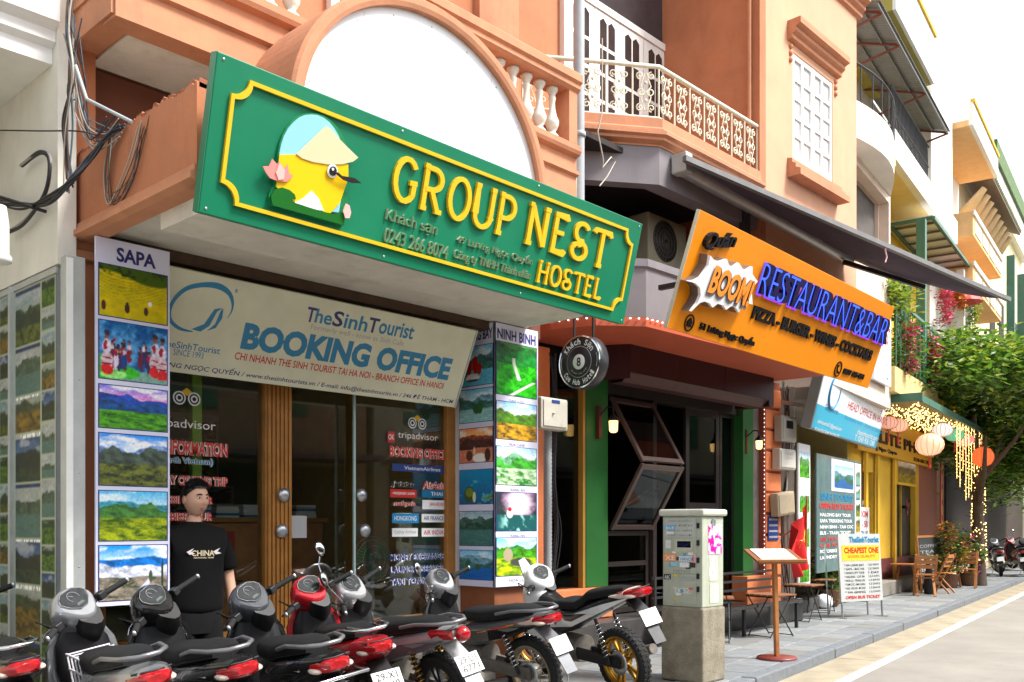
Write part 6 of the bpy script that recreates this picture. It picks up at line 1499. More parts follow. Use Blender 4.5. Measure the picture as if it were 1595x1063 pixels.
for (y0, y1, z0, z1, c, tx) in [(D - .15, D - .03, 1.43, 1.465, (.10, .40, .70), 'BLE'), (D - .13, D - .05, 1.385, 1.41, (.7, .7, .7), None), (D - .10, D - .04, 1.25, 1.33, (.62, .62, .60), None), (.10, D - .14, 1.22, 1.34, (.46, .47, .36), None), (.12, D - .17, 1.26, 1.32, (.66, .66, .56), 'PSGAP'), (D - .16, D - .02, 1.13, 1.20, (.80, .28, .08), 'XE'), (.09, D - .19, 1.13, 1.18, (.55, .68, .75), 'HANOI'), (D - .17, D - .10, 1.085, 1.12, (.25, .55, .72), None), (.14, .24, 1.075, 1.12, (.72, .72, .74), None), (.07, .13, 1.075, 1.12, (.03, .03, .03), None), (D - .10, D - .02, .955, 1.005, (.02, .02, .02), 'ABC'), (.07, .24, .95, .99, (.34, .36, .32), None), (.065, .10, 1.12, 1.2, (.75, .35, .35), None)]:
    cbx('sticker', y0, y1, z0, z1, mat('sticker_%.2f_%.2f' % (c[0], c[1]), c, .5, var=.15, scale=40), [tx] if tx else (), M_vwhite if sum(c) < 1.4 else M_navy, off=.009)
for k in range(16):
    y0 = rc.uniform(.07, D - .10); z0 = rc.uniform(.76, 1.30); cbx('sticker', y0, y0 + rc.uniform(.025, .06), z0, z0 + rc.uniform(.015, .035), mat('scrap_%d' % (k % 6), [(.7, .7, .66), (.62, .12, .10), (.12, .30, .5), (.62, .45, .08), (.05, .05, .05), (.5, .52, .46)][k % 6], .6, var=.3, scale=60), off=.0075 + .0001 * k)
t = cbx('graffiti', .10, D - .10, .82, .90, M_cabp, ['TKBZ'], mat('chalk_white', (.7, .7, .68), .8, var=.1)); t2 = cbx('graffiti', .10, D - .10, 1.02, 1.06, M_cabp, ['HENO'], mat('graffiti_grey', (.16, .17, .16), .8, var=.1))
# street face: pink poster, torn papers, handle
def cface(x0, x1, z0, z1, painter, nm): picture(cabn, painter, x0, x1, z0, z1, y=-.004, nx=24, ny=44, name=nm)
cface(.10, cw - .04, 1.20, 1.48, lambda u, v: mixc(mixc(np.zeros(u.shape + (3,)) + C3(250, 200, 225), C3(235, 50, 140), sst(.45, .55, fbm(u * 4, v * 7, 3))), C3(255, 225, 240), sst(.62, .7, fbm(u * 9, v * 5, 8))), 'pink_poster')
cface(.12, cw - .12, .95, 1.18, lambda u, v: mixc(mixc(np.zeros(u.shape + (3,)) + C3(205, 208, 190), C3(190, 90, 70), sst(.62, .7, fbm(u * 4, v * 6, 13))), C3(235, 235, 225), sst(.55, .65, fbm(u * 5, v * 9, 5))), 'torn_paper')
cface(.13, cw - .1, .74, .92, lambda u, v: mixc(np.zeros(u.shape + (3,)) + C3(178, 184, 165), C3(228, 230, 222), sst(.5, .6, fbm(u * 5, v * 9, 25))), 'torn_paper')
mbox(.16, .19, -.03, -.001, 1.46, 1.53).build('lock_handle', M_steel, cabn, bevel=.005)
# menu stand
ms0 = onZ(1210, 1027, 0)
ms = thing('menu_stand', 'wooden lectern menu stand on a round red base by the kerb', 'menu stand', (ms0.x, ms0.y, 0), rz=math.radians(-35))
MB().lathe([(0, 0), (.215, 0), (.22, .012), (.21, .03), (.05, .034), (0, .034)], 32).build('base', mat('red_brown_base', (.20, .04, .03), .4, var=.15), ms)
MB().bar((0, 0, .03), (-.03, .0, 1.10), .06, .045, (1, 0, 0)).build('post', M_wood2, ms, bevel=.006)
Mt = Matrix.Translation((-.03, 0, 1.12)) @ Matrix.Rotation(math.radians(20), 4, 'X')
mbox(-.28, .28, -.20, .20, 0, .022, M=Mt).build('tray', mat('table_wood', (.24, .095, .04), .5), ms, bevel=.006); mbox(-.28, .28, -.205, -.18, .023, .05, M=Mt).build('lip', M_wood2, ms)
mbox(-.22, .20, -.17, .17, .023, .034, M=Mt).build('menu_pages', M_vwhite, ms)
mb = MB()
for k in range(7): mb.box(-.19, -.02, -.13 + k * .04, -.12 + k * .04, .0345, .0352, M=Mt).box(.01, .17, -.13 + k * .04, -.12 + k * .04, .0345, .0352, M=Mt)
o = mb.build('menu_print', M_vgrey, ms); o['kind'] = 'stuff'
# folding stools: wooden tops, crossed black legs
def fold_table():
    t = thing('folding_table', '', 'table', (0, 0, 0), group='small folding tables in front of the restaurant')
    for k in range(5): mbox(-.24, .24, -.24 + k * .098, -.155 + k * .098, .545, .565).build('slat', mat('table_wood', (.24, .095, .04), .5, var=.25, scale=8), t, bevel=.003)
    mbox(-.22, -.19, -.22, .22, .525, .543).build('batten', M_iron, t); mbox(.19, .22, -.22, .22, .525, .543).build('batten', M_iron, t)
    for y in (-.2, .2):
        for s in (-1, 1): MB().tube([(s * -.2, y * (1 if s > 0 else .9), .53), (s * .22, y * (1 if s > 0 else .9), .006)], .009, 6).build('leg', M_iron, t)
    MB().tube([(.22, -.2, .02), (.22, .2, .02)], .007, 6).build('stretcher', M_iron, t); MB().tube([(-.22, -.18, .02), (-.22, .18, .02)], .007, 6).build('stretcher', M_iron, t)
    return t
ft = fold_table(); spots = [(onZ(1205, 992, 0), 'in front of the orange column, nearest the menu stand'), (onZ(1256, 968, 0), 'below the red flag, left of the pair'), (onZ(1282, 955, 0), 'right of the red flag, farthest from the cabinet'), (onZ(1118, 1000, 0), 'partly hidden behind the electrical cabinet')]
for i, (p, l) in enumerate(spots):
    t = ft if i == 0 else copy_tree(ft)
    t.location = (p.x, p.y + .05, .002); t.rotation_euler = (0, 0, .25 * i - .2); t['label'] = 'small folding wooden table ' + l
bn = thing('black_bench', 'long black bench with iron back rails under the restaurant windows', 'bench', (10.9, 6.30, 0))
mbox(-1.2, 2.0, .0, .34, .36, .42).build('seat', mat('black_lacquer', (.012, .012, .013), .2, var=.2, coat=.4), bn, bevel=.012)
for z in (.56, .68, .80): mbox(-1.2, 2.0, .40, .43, z, z + .03).build('back_rail', M_iron, bn)
for x in (-1.15, .4, 1.95): mbox(x - .02, x + .02, .39, .435, .0, .84).build('post', M_iron, bn)
for x in (-1.1, .4, 1.9): mbox(x - .02, x + .02, .03, .07, 0, .358).build('leg', M_iron, bn)
# flag
f0 = onY(1254, 785, 6.6)
fl = thing('red_flag', 'red flag with a yellow star hanging limp from a slanted pole', 'flag', (f0.x, f0.y, f0.z))
nx, ny = 22, 26; vs = []
for j in range(ny + 1):
    for i in range(nx + 1):
        u, v = i / nx, j / ny
        x = .06 - u * .78 * (1 - .15 * v) * (1 - .75 * abs(v - .5)) + .02 * math.sin(u * 9); y = .07 * math.sin(u * 11 + v * 2) * (.4 + u); z = -v * .95 - u * .42 * (1 - v * .6)
        vs.append((x + .05 * v, y, z))
MB().add(vs, [(j * (nx + 1) + i, j * (nx + 1) + i + 1, (j + 1) * (nx + 1) + i + 1, (j + 1) * (nx + 1) + i) for j in range(ny) for i in range(nx)], True).build('cloth', mat('flag_red', (.62, .012, .012), .7, var=.06), fl)
def fpt(u, v):
    x = .06 - u * .78 * (1 - .15 * v) * (1 - .75 * abs(v - .5)) + .02 * math.sin(u * 9); y = .07 * math.sin(u * 11 + v * 2) * (.4 + u) - .01; z = -v * .95 - u * .42 * (1 - v * .6); return (x + .05 * v, y, z)
st5 = [(.30 + (.26 if k % 2 == 0 else .11) * math.sin(k * PI / 5), .44 - (.17 if k % 2 == 0 else .07) * math.cos(k * PI / 5)) for k in range(10)]
MB().add([fpt(.30, .44)] + [fpt(*q) for q in st5], [(0, k + 1, (k + 1) % 10 + 1) for k in range(10)]).build('star', M_gold, fl)
MB().tube([(.07, .02, -1.0), (.06, .0, .05), (.055, 0, .12)], .012, 8).tube([(.06, 0, -.25), (.25, .5, -.5)], .012, 8).build('pole', M_wood2, fl)
# meter boxes and blue notice right of the orange column
for i, (a, b, lab) in enumerate([((1218, 646), (1241, 690), 'upper grey meter box with a small window, right of the orange column'), ((1215, 698), (1240, 733), 'middle pale meter box with rounded corners, right of the orange column'), ((1213, 769), (1239, 806), 'lowest beige meter box, tilted, behind the red flag'), ((843, 617), (885, 672), 'cream meter box with a blue sticker beside the NINH BINH board')]):
    Y = 6.95 if i < 3 else 6.55
    p, q = onY(*a, Y), onY(*b, Y); w, h_ = q.x - p.x, p.z - q.z; h_ = max(h_, .3) if i < 3 else h_
    mbx_ = thing('meter_box', lab, 'meter box', (p.x, Y, q.z), group='electricity meter boxes'); 
    if i == 2: mbx_.rotation_euler = (0, math.radians(-6), 0)
    mm = [mat('meter_grey', (.42, .40, .36), .5, var=.1, dirt=.3), mat('meter_pale', (.55, .53, .47), .5, var=.1, dirt=.3), mat('meter_beige', (.45, .37, .25), .5, var=.1, dirt=.3), mat('meter_cream', (.52, .50, .42), .5, var=.1, dirt=.3)][i]
    mbox(0, w, 0, .14, 0, h_).build('case', mm, mbx_, bevel=.02); mbox(.03, w - .03, -.012, -.001, .03, h_ - .03).build('cover', mm, mbx_, bevel=.008)
    if i == 0: mbox(w * .25, w * .7, -.016, -.0125, h_ * .5, h_ * .8).build('window', M_blk, mbx_)
    if i == 1: lettering(mbx_, '7NGO', w * .3, w * .75, h_ * .7, h_ * .82, M_vgrey, y=-.013, depth=.001); lettering(mbx_, '165 NA', w * .3, w * .75, h_ * .5, h_ * .6, M_vgrey, y=-.013, depth=.001)
    if i == 3: mbox(w * .35, w * .65, -.0145, -.0125, h_ * .82, h_ * .93).build('sticker', M_vdblue, mbx_); MB().lathe([(0, 0), (.012, 0), (.012, .02), (0, .02)], 10, Matrix.Translation((w * .4, -.0125, h_ * .5)) @ Rm).build('lock', M_steel, mbx_)
p, q = onY(1197, 803, 7.08), onY(1213, 842, 7.08)
bnt = thing('blue_notice', 'small navy and white street notice on the orange column', 'notice', (p.x, 7.085, q.z)); mbox(0, q.x - p.x, 0, .008, 0, p.z - q.z).build('plate', M_vdblue, bnt)
for k in range(4): mbox(.03, q.x - p.x - .03, -.002, -.0005, .04 + k * .09, .07 + k * .09).build('text_strip', M_vgrey, bnt)
# ridged conduit rings on the left column
cn = thing('corrugated_conduit', 'grey corrugated conduit running down beside the NINH BINH board', 'pipe', (onY(853, 750, 6.75).x, 6.75, .2))
MB().lathe([(0.042 + (.008 if i % 2 else 0), i * .022) for i in range(106)], 12).build('hose', M_grey, cn)
# black cable tangle beside the boards and at the meter boxes
def cables(name, label, n, way, jit, cols, seed, r=(.004, .009), sag=0):
    """n separate cables that follow the same way points, each with its own wander"""
    t = thing(name, label, 'cables', tuple(way[0])); rr = random.Random(seed); base = Vector(way[0])
    for k in range(n):
        P = []
        for i, w in enumerate(way):
            P.append(Vector(w) - base + Vector((rr.uniform(-1, 1) * .5, rr.uniform(-1, 1), rr.uniform(-1, 1))) * jit - Vector((0, 0, sag * rr.random() if 0 < i < len(way) - 1 else 0)))
        MB().tube(catmull(P), rr.uniform(*r), 6).build('cable', rr.choice(cols), t)
    return t
ca1 = onY(866, 500, 6.85); ca2 = onY(858, 900, 6.85)
cables('cable_bundle', 'bundle of black cables hanging beside the corrugated conduit', 9, [(ca1.x, 6.9, 3.35), (ca1.x + .04, 6.9, 2.7), (ca1.x - .03, 6.9, 2.0), (ca1.x + .05, 6.88, 1.4), (ca2.x, 6.88, .5)], .05, M_cable[:2], 3)
cb1 = onY(1224, 600, 7.1)
cables('cable_bundle', 'dark cables hanging behind the meter boxes right of the column', 12, [(cb1.x, 7.12, 3.7), (cb1.x + .06, 7.12, 2.8), (cb1.x - .02, 7.12, 1.6), (cb1.x + .1, 7.12, .4)], .08, M_cable[:3], 4)
def cx_(px, py, X=2.44): return tuple(onX(px, py, X))
cables('cable_bundle', 'long bundle of mixed cables running down the corner of the white house', 9, [cx_(112, -60), cx_(108, 40), cx_(112, 120), cx_(104, 200), cx_(108, 290)], .045, M_cable, 7, r=(.003, .007))
cables('cable_bundle', 'black cables crossing from the white house to the orange parapet', 7, [cx_(-25, 312, 2.42), cx_(30, 322, 2.42), cx_(72, 314, 2.42), cx_(108, 288, 2.43), cx_(140, 250, 2.52), cx_(168, 214, 2.58), cx_(190, 196, 2.62)], .025, M_cable[:2], 9, r=(.004, .010))
cables('cable_bundle', 'loose thin cables drooping over the orange parapet face', 8, [cx_(176, 205, 2.60), cx_(168, 245, 2.62), cx_(172, 300, 2.62), cx_(205, 262, 2.62), cx_(222, 190, 2.63)], .05, M_cable[1:], 12, r=(.0025, .004), sag=.12)
cables('cable_bundle', 'tangled pale wires between the corner and the parapet top', 11, [cx_(112, 40), cx_(118, 110, 2.46), cx_(128, 170, 2.50), cx_(146, 205, 2.54), cx_(180, 196, 2.60)], .07, M_cable, 15, r=(.0025, .005), sag=.06)
cables('cable_bundle', 'old grey cable loop hooked on the white house wall', 3, [cx_(34, 258, 2.45), cx_(62, 240, 2.44), cx_(78, 250, 2.44), cx_(70, 300, 2.44), cx_(38, 345, 2.44), cx_(12, 364, 2.44)], .012, M_cable[:3], 19, r=(.008, .014))
cables('cable_bundle', 'single thin wire running level across the white house wall', 1, [cx_(-20, 203, 2.40), cx_(60, 205, 2.42), cx_(120, 204, 2.46), cx_(150, 210, 2.54)], .004, M_cable[:1], 21, r=(.004, .005))
pw = onX(110, 100, 2.4); pw2 = onX(135, 155, 2.45); pw3 = onX(198, 188, 2.55)
cdt = thing('bent_conduit', 'pale bent conduit pipe at the corner above the cable tangle', 'pipe', (2.45, pw2.y, pw2.z)); MB().tube([Vector((2.43, pw.y, pw.z)) - Vector(cdt.location), (0, 0, 0), Vector((2.58, pw3.y, pw3.z)) - Vector(cdt.location)], .011, 8).build('pipe', M_grey, cdt)
lampx = onX(4, 375, 2.25); wl = thing('street_lamp_shade', 'white round lamp shade cut by the left edge of the photo', 'lamp', (2.1, onX(-4, 395, 2.1).y, onX(-4, 395, 2.1).z)); MB().lathe([(0, .30), (.05, .29), (.065, .18), (.065, 0), (.08, -.02), (.08, -.05), (.06, -.06), (0, -.06)], 24).build('shade', M_white, wl)
MB().tube([(0, 0, .29), (.0, .2, .42), (.4, .3, .42)], .012, 8).build('arm', M_iron, wl)
wire = thing('hanging_wire', 'bent pale wire dangling below the corner balcony', 'wire', tuple(onY(938, 170, 6.2))); w0 = onY(938, 170, 6.2)
MB().tube([onY(*p, 6.2) - w0 for p in ((938, 60), (938, 175), (931, 205), (940, 250), (938, 262), (952, 245), (958, 252), (946, 275), (934, 290))], .008, 6).build('wire', M_cable[5], wire)
# ---------------------------------------------------------------- far houses (frame of the far street)
def S_thing(name, label, cat, s, d, z=0, rz=0, rx=0, group=None): return thing(name, label, cat, S2W(s, d, z), SA + rz, rx, group)
M_yel = mat('yellow_wall', (.68, .42, .03), .75, var=.12, scale=2, streak=.3, dirtc=(.42, .24, .03))
M_pyel = mat('pale_yellow', (.72, .55, .22), .8, var=.10, scale=2, streak=.25, dirtc=(.5, .36, .14))
M_cw = mat('white_wall_far', (.76, .74, .68), .8, var=.08, scale=2, streak=.25, dirtc=(.5, .46, .38))
M_pk = mat('pinkish_wall', (.66, .52, .42), .85, var=.12, scale=2, streak=.35, dirtc=(.4, .3, .24))
M_dgr = mat('dark_green_paint', (.012, .07, .045), .5, var=.15); M_gr2 = mat('green_steel', (.06, .16, .11), .5, var=.15)
M_zinc = mat('corrugated_zinc', (.20, .20, .185), .55, metal=.2, var=.2, scale=5, dirt=.4, dirtc=(.12, .10, .08))
M_tin = mat('roof_tile_under', (.14, .11, .09), .8, var=.25, scale=6)
M_rust = mat('red_oxide_steel', (.20, .06, .045), .6, var=.2)
# --- tour office house (pinkish), s 0..3.9
sh = S_thing('tour_office_house', 'narrow pale pink house above the second tour office', 'building', 0, 0)
def P(mb, n, m, root, **k): return mb.build(n, m, root, **k)
P(mbox(.05, 3.9, -.8, -.62, 3.7, 6.5), 'wall', M_pk, sh); P(mbox(.05, 1.3, -.8, -.62, 6.501, 7.6), 'wall', M_pk, sh); P(mbox(3.78, 3.9, -.8, -.62, 6.501, 7.6), 'wall', M_pk, sh)
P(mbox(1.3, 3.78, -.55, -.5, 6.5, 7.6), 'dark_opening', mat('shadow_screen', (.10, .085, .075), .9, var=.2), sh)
P(mbox(.05, 3.9, -.8, -.62, 7.6, 8.3), 'wall', M_pk, sh); P(mbox(3.72, 3.9, -.619, 3, 3.7, 8.6), 'side_wall', M_pk, sh); P(mbox(.05, 3.9, -.6, 3, 8.25, 8.35), 'terrace', M_soff, sh)
bc = [(.05 + i * .385, -.801 - .40 * math.sin(PI * i / 10)) for i in range(11)]
P(MB().loft([[(x, y, z) for x, y in bc] for z in (7.75, 8.35)], cap=False, closed=False), 'balcony_front', M_cw, sh)
P(MB().add([(x, y, 7.75) for x, y in bc], [tuple(range(11))]), 'balcony_soffit', M_cw, sh)
for x, y in bc: P(MB().tube([(x, y, 8.35), (x, y, 8.95)], .012, 5), 'railing_bar', M_iron, sh)
P(MB().tube([(x, y, 8.95) for x, y in bc], .02, 6), 'hand_rail', M_iron, sh)
P(mbox(.0, 3.9, 2.0, 2.15, 0, 3.7), 'back_wall', mat('dim_shop', (.10, .12, .11), .7, var=.2), sh); P(mbox(0.0, .06, -.2, 2, 0, 3.7), 'side_wall', M_cream, sh); P(mbox(.06, 3.9, -.62, 2, 3.5, 3.69), 'ceiling', M_soff, sh)
P(mbox(.0, 3.9, -.1, 2.0, 0, .22), 'floor_step', mat('step_granite', (.045, .042, .04), .45), sh, bevel=.01)
# photo strip at the left of the office
v0 = onS(1244, 690, -.3); v1 = onS(1262, 912, -.3)
ps = S_thing('photo_strip', 'narrow strip of green landscape photos at the left of the second tour office', 'poster board', v0.x, -.3, v1.z)
Hs = v0.z - v1.z; Ws = v1.x - v0.x
mbox(0, Ws, 0, .03, 0, Hs).build('board', M_vwhite, ps)
for k in range(4): picture(ps, land((170, 195, 215), (215, 225, 215), ((80, 120, 70),), fore=(90, 150, 40), fore2=(30, 90, 25), seed=60 + k), Ws * .08, Ws * .92, Hs * (.03 + k * .245), Hs * (.21 + k * .245), y=-.003, nx=16, ny=16, name='photo')
v0 = onS(1272, 706, -.35); v1 = onS(1341, 884, -.35); Wg, Hg = v1.x - v0.x, v0.z - v1.z
pg = S_thing('tour_poster_wall', 'glass front with blue and red tour lettering in the second office', 'poster', v0.x, -.35, v1.z)
mbox(0, Wg, 0, .03, 0, Hg).build('panel', mat('teal_glass', (.10, .17, .17), .2, var=.3, scale=3), pg)
mbox(Wg * .30, Wg * .82, -.006, -.001, Hg * .70, Hg * .98).build('picture_mount', M_lav, pg); picture(pg, bay(70, tint=(60, 90, 130)), Wg * .36, Wg * .8, Hg * .73, Hg * .93, y=-.008, nx=20, ny=14, name='photo')
mbox(Wg * .84, Wg * .99, -.006, -.001, Hg * .3, Hg * .98).build('picture_mount', M_vwhite, pg); picture(pg, mosaic([(.05, .95, 4)], 4, 71), Wg * .86, Wg * .97, Hg * .33, Hg * .96, y=-.008, nx=10, ny=40, name='photo')
lettering(pg, 'SINH TOURIST', Wg * .08, Wg * .80, Hg * .615, Hg * .675, M_vblue, y=-.004, depth=.002, bold=.03); lettering(pg, 'OPEN BUS TICKET', Wg * .05, Wg * .82, Hg * .54, Hg * .59, M_vred, y=-.004, depth=.002, bold=.03)
for k, s in enumerate(['HALONG BAY TOUR', 'SAPA TREKKING TOUR', 'NINH BINH - TAM COC', 'BUS - TRAIN TICKET', 'AIR TICKET - VISA', 'CAR FOR RENT', 'MOTORBIKE FOR RENT', 'LAUNDRY - MONEY']): lettering(pg, s, Wg * .06, Wg * (.74 + .03 * (k % 3)), Hg * (.475 - k * .052), Hg * (.505 - k * .052), M_vwhite if k not in (4, 5) else M_vred, y=-.004, depth=.002, bold=.03)
# second tourist sign (white with blue band)
s2 = thing('tourist_sign', 'white tourist office sign with blue band, partly behind the orange sign', 'sign', (13.762, 6.60, 2.96), math.radians(10.6), math.radians(13.8)); P2 = Plane((13.762, 6.60, 2.96), math.radians(10.6), math.radians(13.8))
W2, H2 = 4.684, 1.44
mbox(0, W2, 0, .16, 0, H2).build('box', mat('sign_box', (.30, .31, .30), .5, var=.1), s2); mbox(.02, W2 - .02, -.006, -.001, .02, H2 - .02).build('face', mat('sign_white', (.74, .78, .80), .35, var=.03), s2)
mbox(.02, W2 - .02, -.009, -.0065, .02, H2 * .27).build('blue_band', mat('band_blue', (.03, .38, .55), .4, var=.03), s2)
letter_px(s2, P2, 'The Sinh Tourist Việt Nam', (1316, 630), (1391, 640), (1318, 598), M_vblue, y=-.008, bold=.02)
letter_px(s2, P2, 'HEAD OFFICE IN HANOI', (1318, 644), (1383, 657), (1318, 631), M_vred, y=-.008)
letter_px(s2, P2, 'formerly well - know as Sinh Cafe', (1313, 662), (1378, 674), (1313, 652), M_vblue, y=-.008, bold=.01)
letter_px(s2, P2, 'Sinh Tourist', (1284, 640), (1305, 645), (1284, 630), M_vdblue, y=-.008); letter_px(s2, P2, 'sinhtourist51@gmail.com', (1272, 663), (1310, 672), (1273, 654), M_vwhite, y=-.011); letter_px(s2, P2, '66 Luong Ngoc Quyen, Hoan Kiem, HN', (1268, 672), (1306, 682), (1268, 665), M_vwhite, y=-.011)
letter_px(s2, P2, 'thesinhtourist.com', (1334, 678), (1366, 686), (1334, 669), M_vwhite, y=-.011); letter_px(s2, P2, 'T: 0243 926 1288', (1330, 687), (1361, 694), (1330, 678), M_vwhite, y=-.011)
e0 = P2.at(1300, 610); MB().tube([(e0[0] + .32 * math.cos(a * .26 + 1.2), -.012, e0[1] + .28 * math.sin(a * .26 + 1.2)) for a in range(22)], [.004 + .02 * math.sin(PI * a / 21) for a in range(22)], 6).build('emblem', M_vblue, s2)
mbox(.2, .26, .16, .7, .3, .36).build('bracket', M_steel, s2); mbox(3.6, 3.66, .16, .7, .3, .36).build('bracket', M_steel, s2)
# tall white signboard with red letters behind it
wb_ = onS(1362, 590, -.9); wt_ = onS(1388, 492, -.9); ws = S_thing('white_signboard', 'narrow white signboard with red letters right of the orange sign', 'sign', wb_.x, -.9, wb_.z)
mbox(0, wt_.x - wb_.x, 0, .06, 0, wt_.z - wb_.z).build('panel', M_vwhite, ws); lettering(ws, 'TOURIST', .1, wt_.x - wb_.x - .08, (wt_.z - wb_.z) * .55, (wt_.z - wb_.z) * .8, M_vred, y=-.001, bold=.02); lettering(ws, '2', (wt_.x - wb_.x) * .7, (wt_.x - wb_.x) * .8, .1, .4, M_vblue, y=-.001)
# A-frame price board and placard
a0, a1 = onZ(1312, 958, 0), onZ(1378, 966, 0); av = Vector((a1.x - a0.x, a1.y - a0.y, 0))
pb_ = onZ(1345, 962, 0); ang = math.radians(-20); Wb = .92
pbd = thing('price_board', 'standing tour price board with CHEAPEST ONE on a yellow burst', 'sandwich board', (pb_.x - Wb / 2 * math.cos(ang), pb_.y - Wb / 2 * math.sin(ang), 0), ang, math.radians(-4))
ztop = 1.34
mbox(0, Wb, 0, .03, .26, ztop).build('panel', mat('board_grey', (.50, .52, .50), .5, var=.05), pbd)
for x in (.01, Wb - .03): mbox(x, x + .02, .0, .025, 0, .258).build('leg', M_steel, pbd); mbox(x, x + .02, .30, .32, 0, 1.2).build('rear_leg', M_steel, pbd)
mbox(0, .02, -.1, .4, 0, .012).build('foot', M_steel, pbd); mbox(Wb - .02, Wb, -.1, .4, 0, .012).build('foot', M_steel, pbd)
hB = ztop - .26
mbox(.06, Wb - .03, -.003, -.0005, ztop - hB * .40, ztop - hB * .17).build('yellow_burst', mat('burst_yellow', (.82, .52, .03), .5, var=.1, scale=12), pbd)
def bl_(s, x0, x1, f0, f1, m, **k): lettering(pbd, s, Wb * x0, Wb * x1, ztop - hB * f1, ztop - hB * f0, m, y=-.004, depth=.0005, **k)
bl_('TheSinhTourist', .25, .97, .04, .13, M_vblue, bold=.03); bl_('CHEAPEST ONE', .12, .95, .20, .29, M_vred, bold=.04); bl_('GOOD QUALITY', .2, .86, .315, .36, mat('brown_print', (.40, .12, .02), .5, var=0), bold=.02)
for k, (l, r) in enumerate([('* HA LONG BAY', '1,2,3 DAYS'), ('* SAPA - BAC HA', '1,2,3 DAYS'), ('* HANOI CITY TOUR', '1 DAY'), ('* HALONG - CAT BA', '1,2,3 DAYS'), ('* HOA LU - TRANG AN', '1,2 DAYS'), ('* TAM COC - MAI CHAU', '1,2 DAYS'), ('* HUE - HOI AN - MY SON', '1,2 DAYS'), ('* HA GIANG', '1,2,3 DAYS')]):
    f = .445 + k * .057; bl_(l, .10, .58, f, f + .033, M_vblack, bold=.01); bl_(r, .68, .94, f, f + .033, M_vblack, bold=.01)
bl_('OPEN BUS TICKET', .10, .93, .915, .96, M_vred, bold=.03)
q0 = onS(1324, 836, -.2); q1 = onS(1354, 791, -.2); fp = S_thing('freedom_placard', 'small white placard with red FREEDOM lettering behind the price board', 'placard', q0.x, -.2, 0)
Wp = q1.x - q0.x; mbox(0, Wp, 0, .02, q0.z - .1, q1.z).build('panel', M_vwhite, fp); mbox(Wp * .48, Wp * .52, .021, .04, .22, q1.z).build('stake', M_wood2, fp)
for k, (s, m_) in enumerate((('FREEDOM', M_vred), ('15 - 5 - 50', M_vred), ('TRUSTED US', M_vdblue))): lettering(fp, s, Wp * .08, Wp * .92, q1.z - .20 - k * .2, q1.z - .07 - k * .2, m_, y=-.001, bold=.02)
# --- yellow restaurant house, s 3.9..12.5
yh = S_thing('yellow_house', 'yellow house with lantern-hung cafe below and plant-filled balcony above', 'building', 3.92, 0)
def Y(mb, n, m, par=None, **k): return mb.build(n, m, par or yh, **k)
o_ = 3.92
def sx(px, py, d): return onS(px, py, d).x - o_
[Y(mbox(a, b, 0, .2, c, d), 'wall', M_yel) for a, b, c, d in ((0, 1.1, .3, 4.0), (2.0, 3.75, .3, 4.0), (6.2, 6.6, .3, 4.0), (1.1, 2.0, .3, 1.0), (1.1, 2.0, 2.6, 4.0), (3.75, 6.2, 2.75, 4.0))]
Y(mbox(6.6, 8.9, 0, .2, .3, 4), 'wall', mat('rose_wall', (.36, .14, .10), .8, var=.15)); Y(mbox(0, 8.9, -.05, -.001, .3, .75), 'maroon_dado', mat('maroon_dado', (.14, .03, .025), .7, var=.15))
Y(mbox(-.01, 8.9, -.35, 3, 0, .3), 'step', mat('step_grey', (.22, .20, .17), .8, var=.2), bevel=.02)
Y(mbox(0, 8.9, 2.6, 2.8, .3, 4), 'back_wall', M_dark); Y(mbox(-.02, .0, .0, 3, 0, 12), 'side_wall', M_pyel)
for x in (1.02, 2.0, 3.55): Y(mbox(x, x + .16, -.10, -.051, .3, 3.0), 'pilaster', M_yel)
dr = Y(mbox(3.8, 6.1, .10, .14, .3, 2.74), 'door', mat('dark_doorway', (.03, .018, .012), .5, var=.2)); Y(mbox(3.75, 3.86, -.02, .1, .3, 2.75).box(6.1, 6.2, -.02, .1, .3, 2.75).box(4.9, 4.96, .06, .099, .3, 2.74), 'door_frame', M_yel, dr)
wy = Y(mbox(1.1, 2.0, .12, .14, 1.0, 2.6), 'window', mat('dark_doorway', (.03, .018, .012), .5)); picture(wy, mosaic([(0, .5, 3), (.5, 1, 3)], 3, 81, dark=.7), 1.1, 2.0, 1.0, 2.0, y=.11, nx=20, ny=20, name='photo')
p0, p1 = onS(1395, 770, -.06), onS(1424, 716, -.06); Y(mbox(p0.x - o_, p1.x - o_, -.1, -.052, 2.42, 3.02), 'picture_frame', M_gold); picture(yh, land((190, 180, 160), (150, 145, 130), ((90, 80, 60),), fore=(150, 130, 60), fore2=(60, 50, 40), seed=85), p0.x - o_ + .06, p1.x - o_ - .06, 2.48, 2.96, y=-.105, nx=16, ny=10, name='framed_picture')
b0_, b1_ = onS(1347, 704, -.12), onS(1432, 666, -.12); Y(mbox(.1, 7.4, -.16, -.101, 2.98, 3.78), 'name_board', mat('ochre_board', (.62, .33, .02), .6, var=.1))
lettering(yh, 'ELITE PHỐ', 1.3, 6.2, 3.22, 3.62, M_oblk, y=-.162, depth=.02, bold=.03); lettering(yh, '55 Luong Ngoc Quyen', .5, 3.4, 3.03, 3.14, M_oblk, y=-.162, depth=.01, bold=.01); lettering(yh, '0246 682 3322', 5.2, 7.2, 3.03, 3.12, M_oblk, y=-.162, depth=.01)
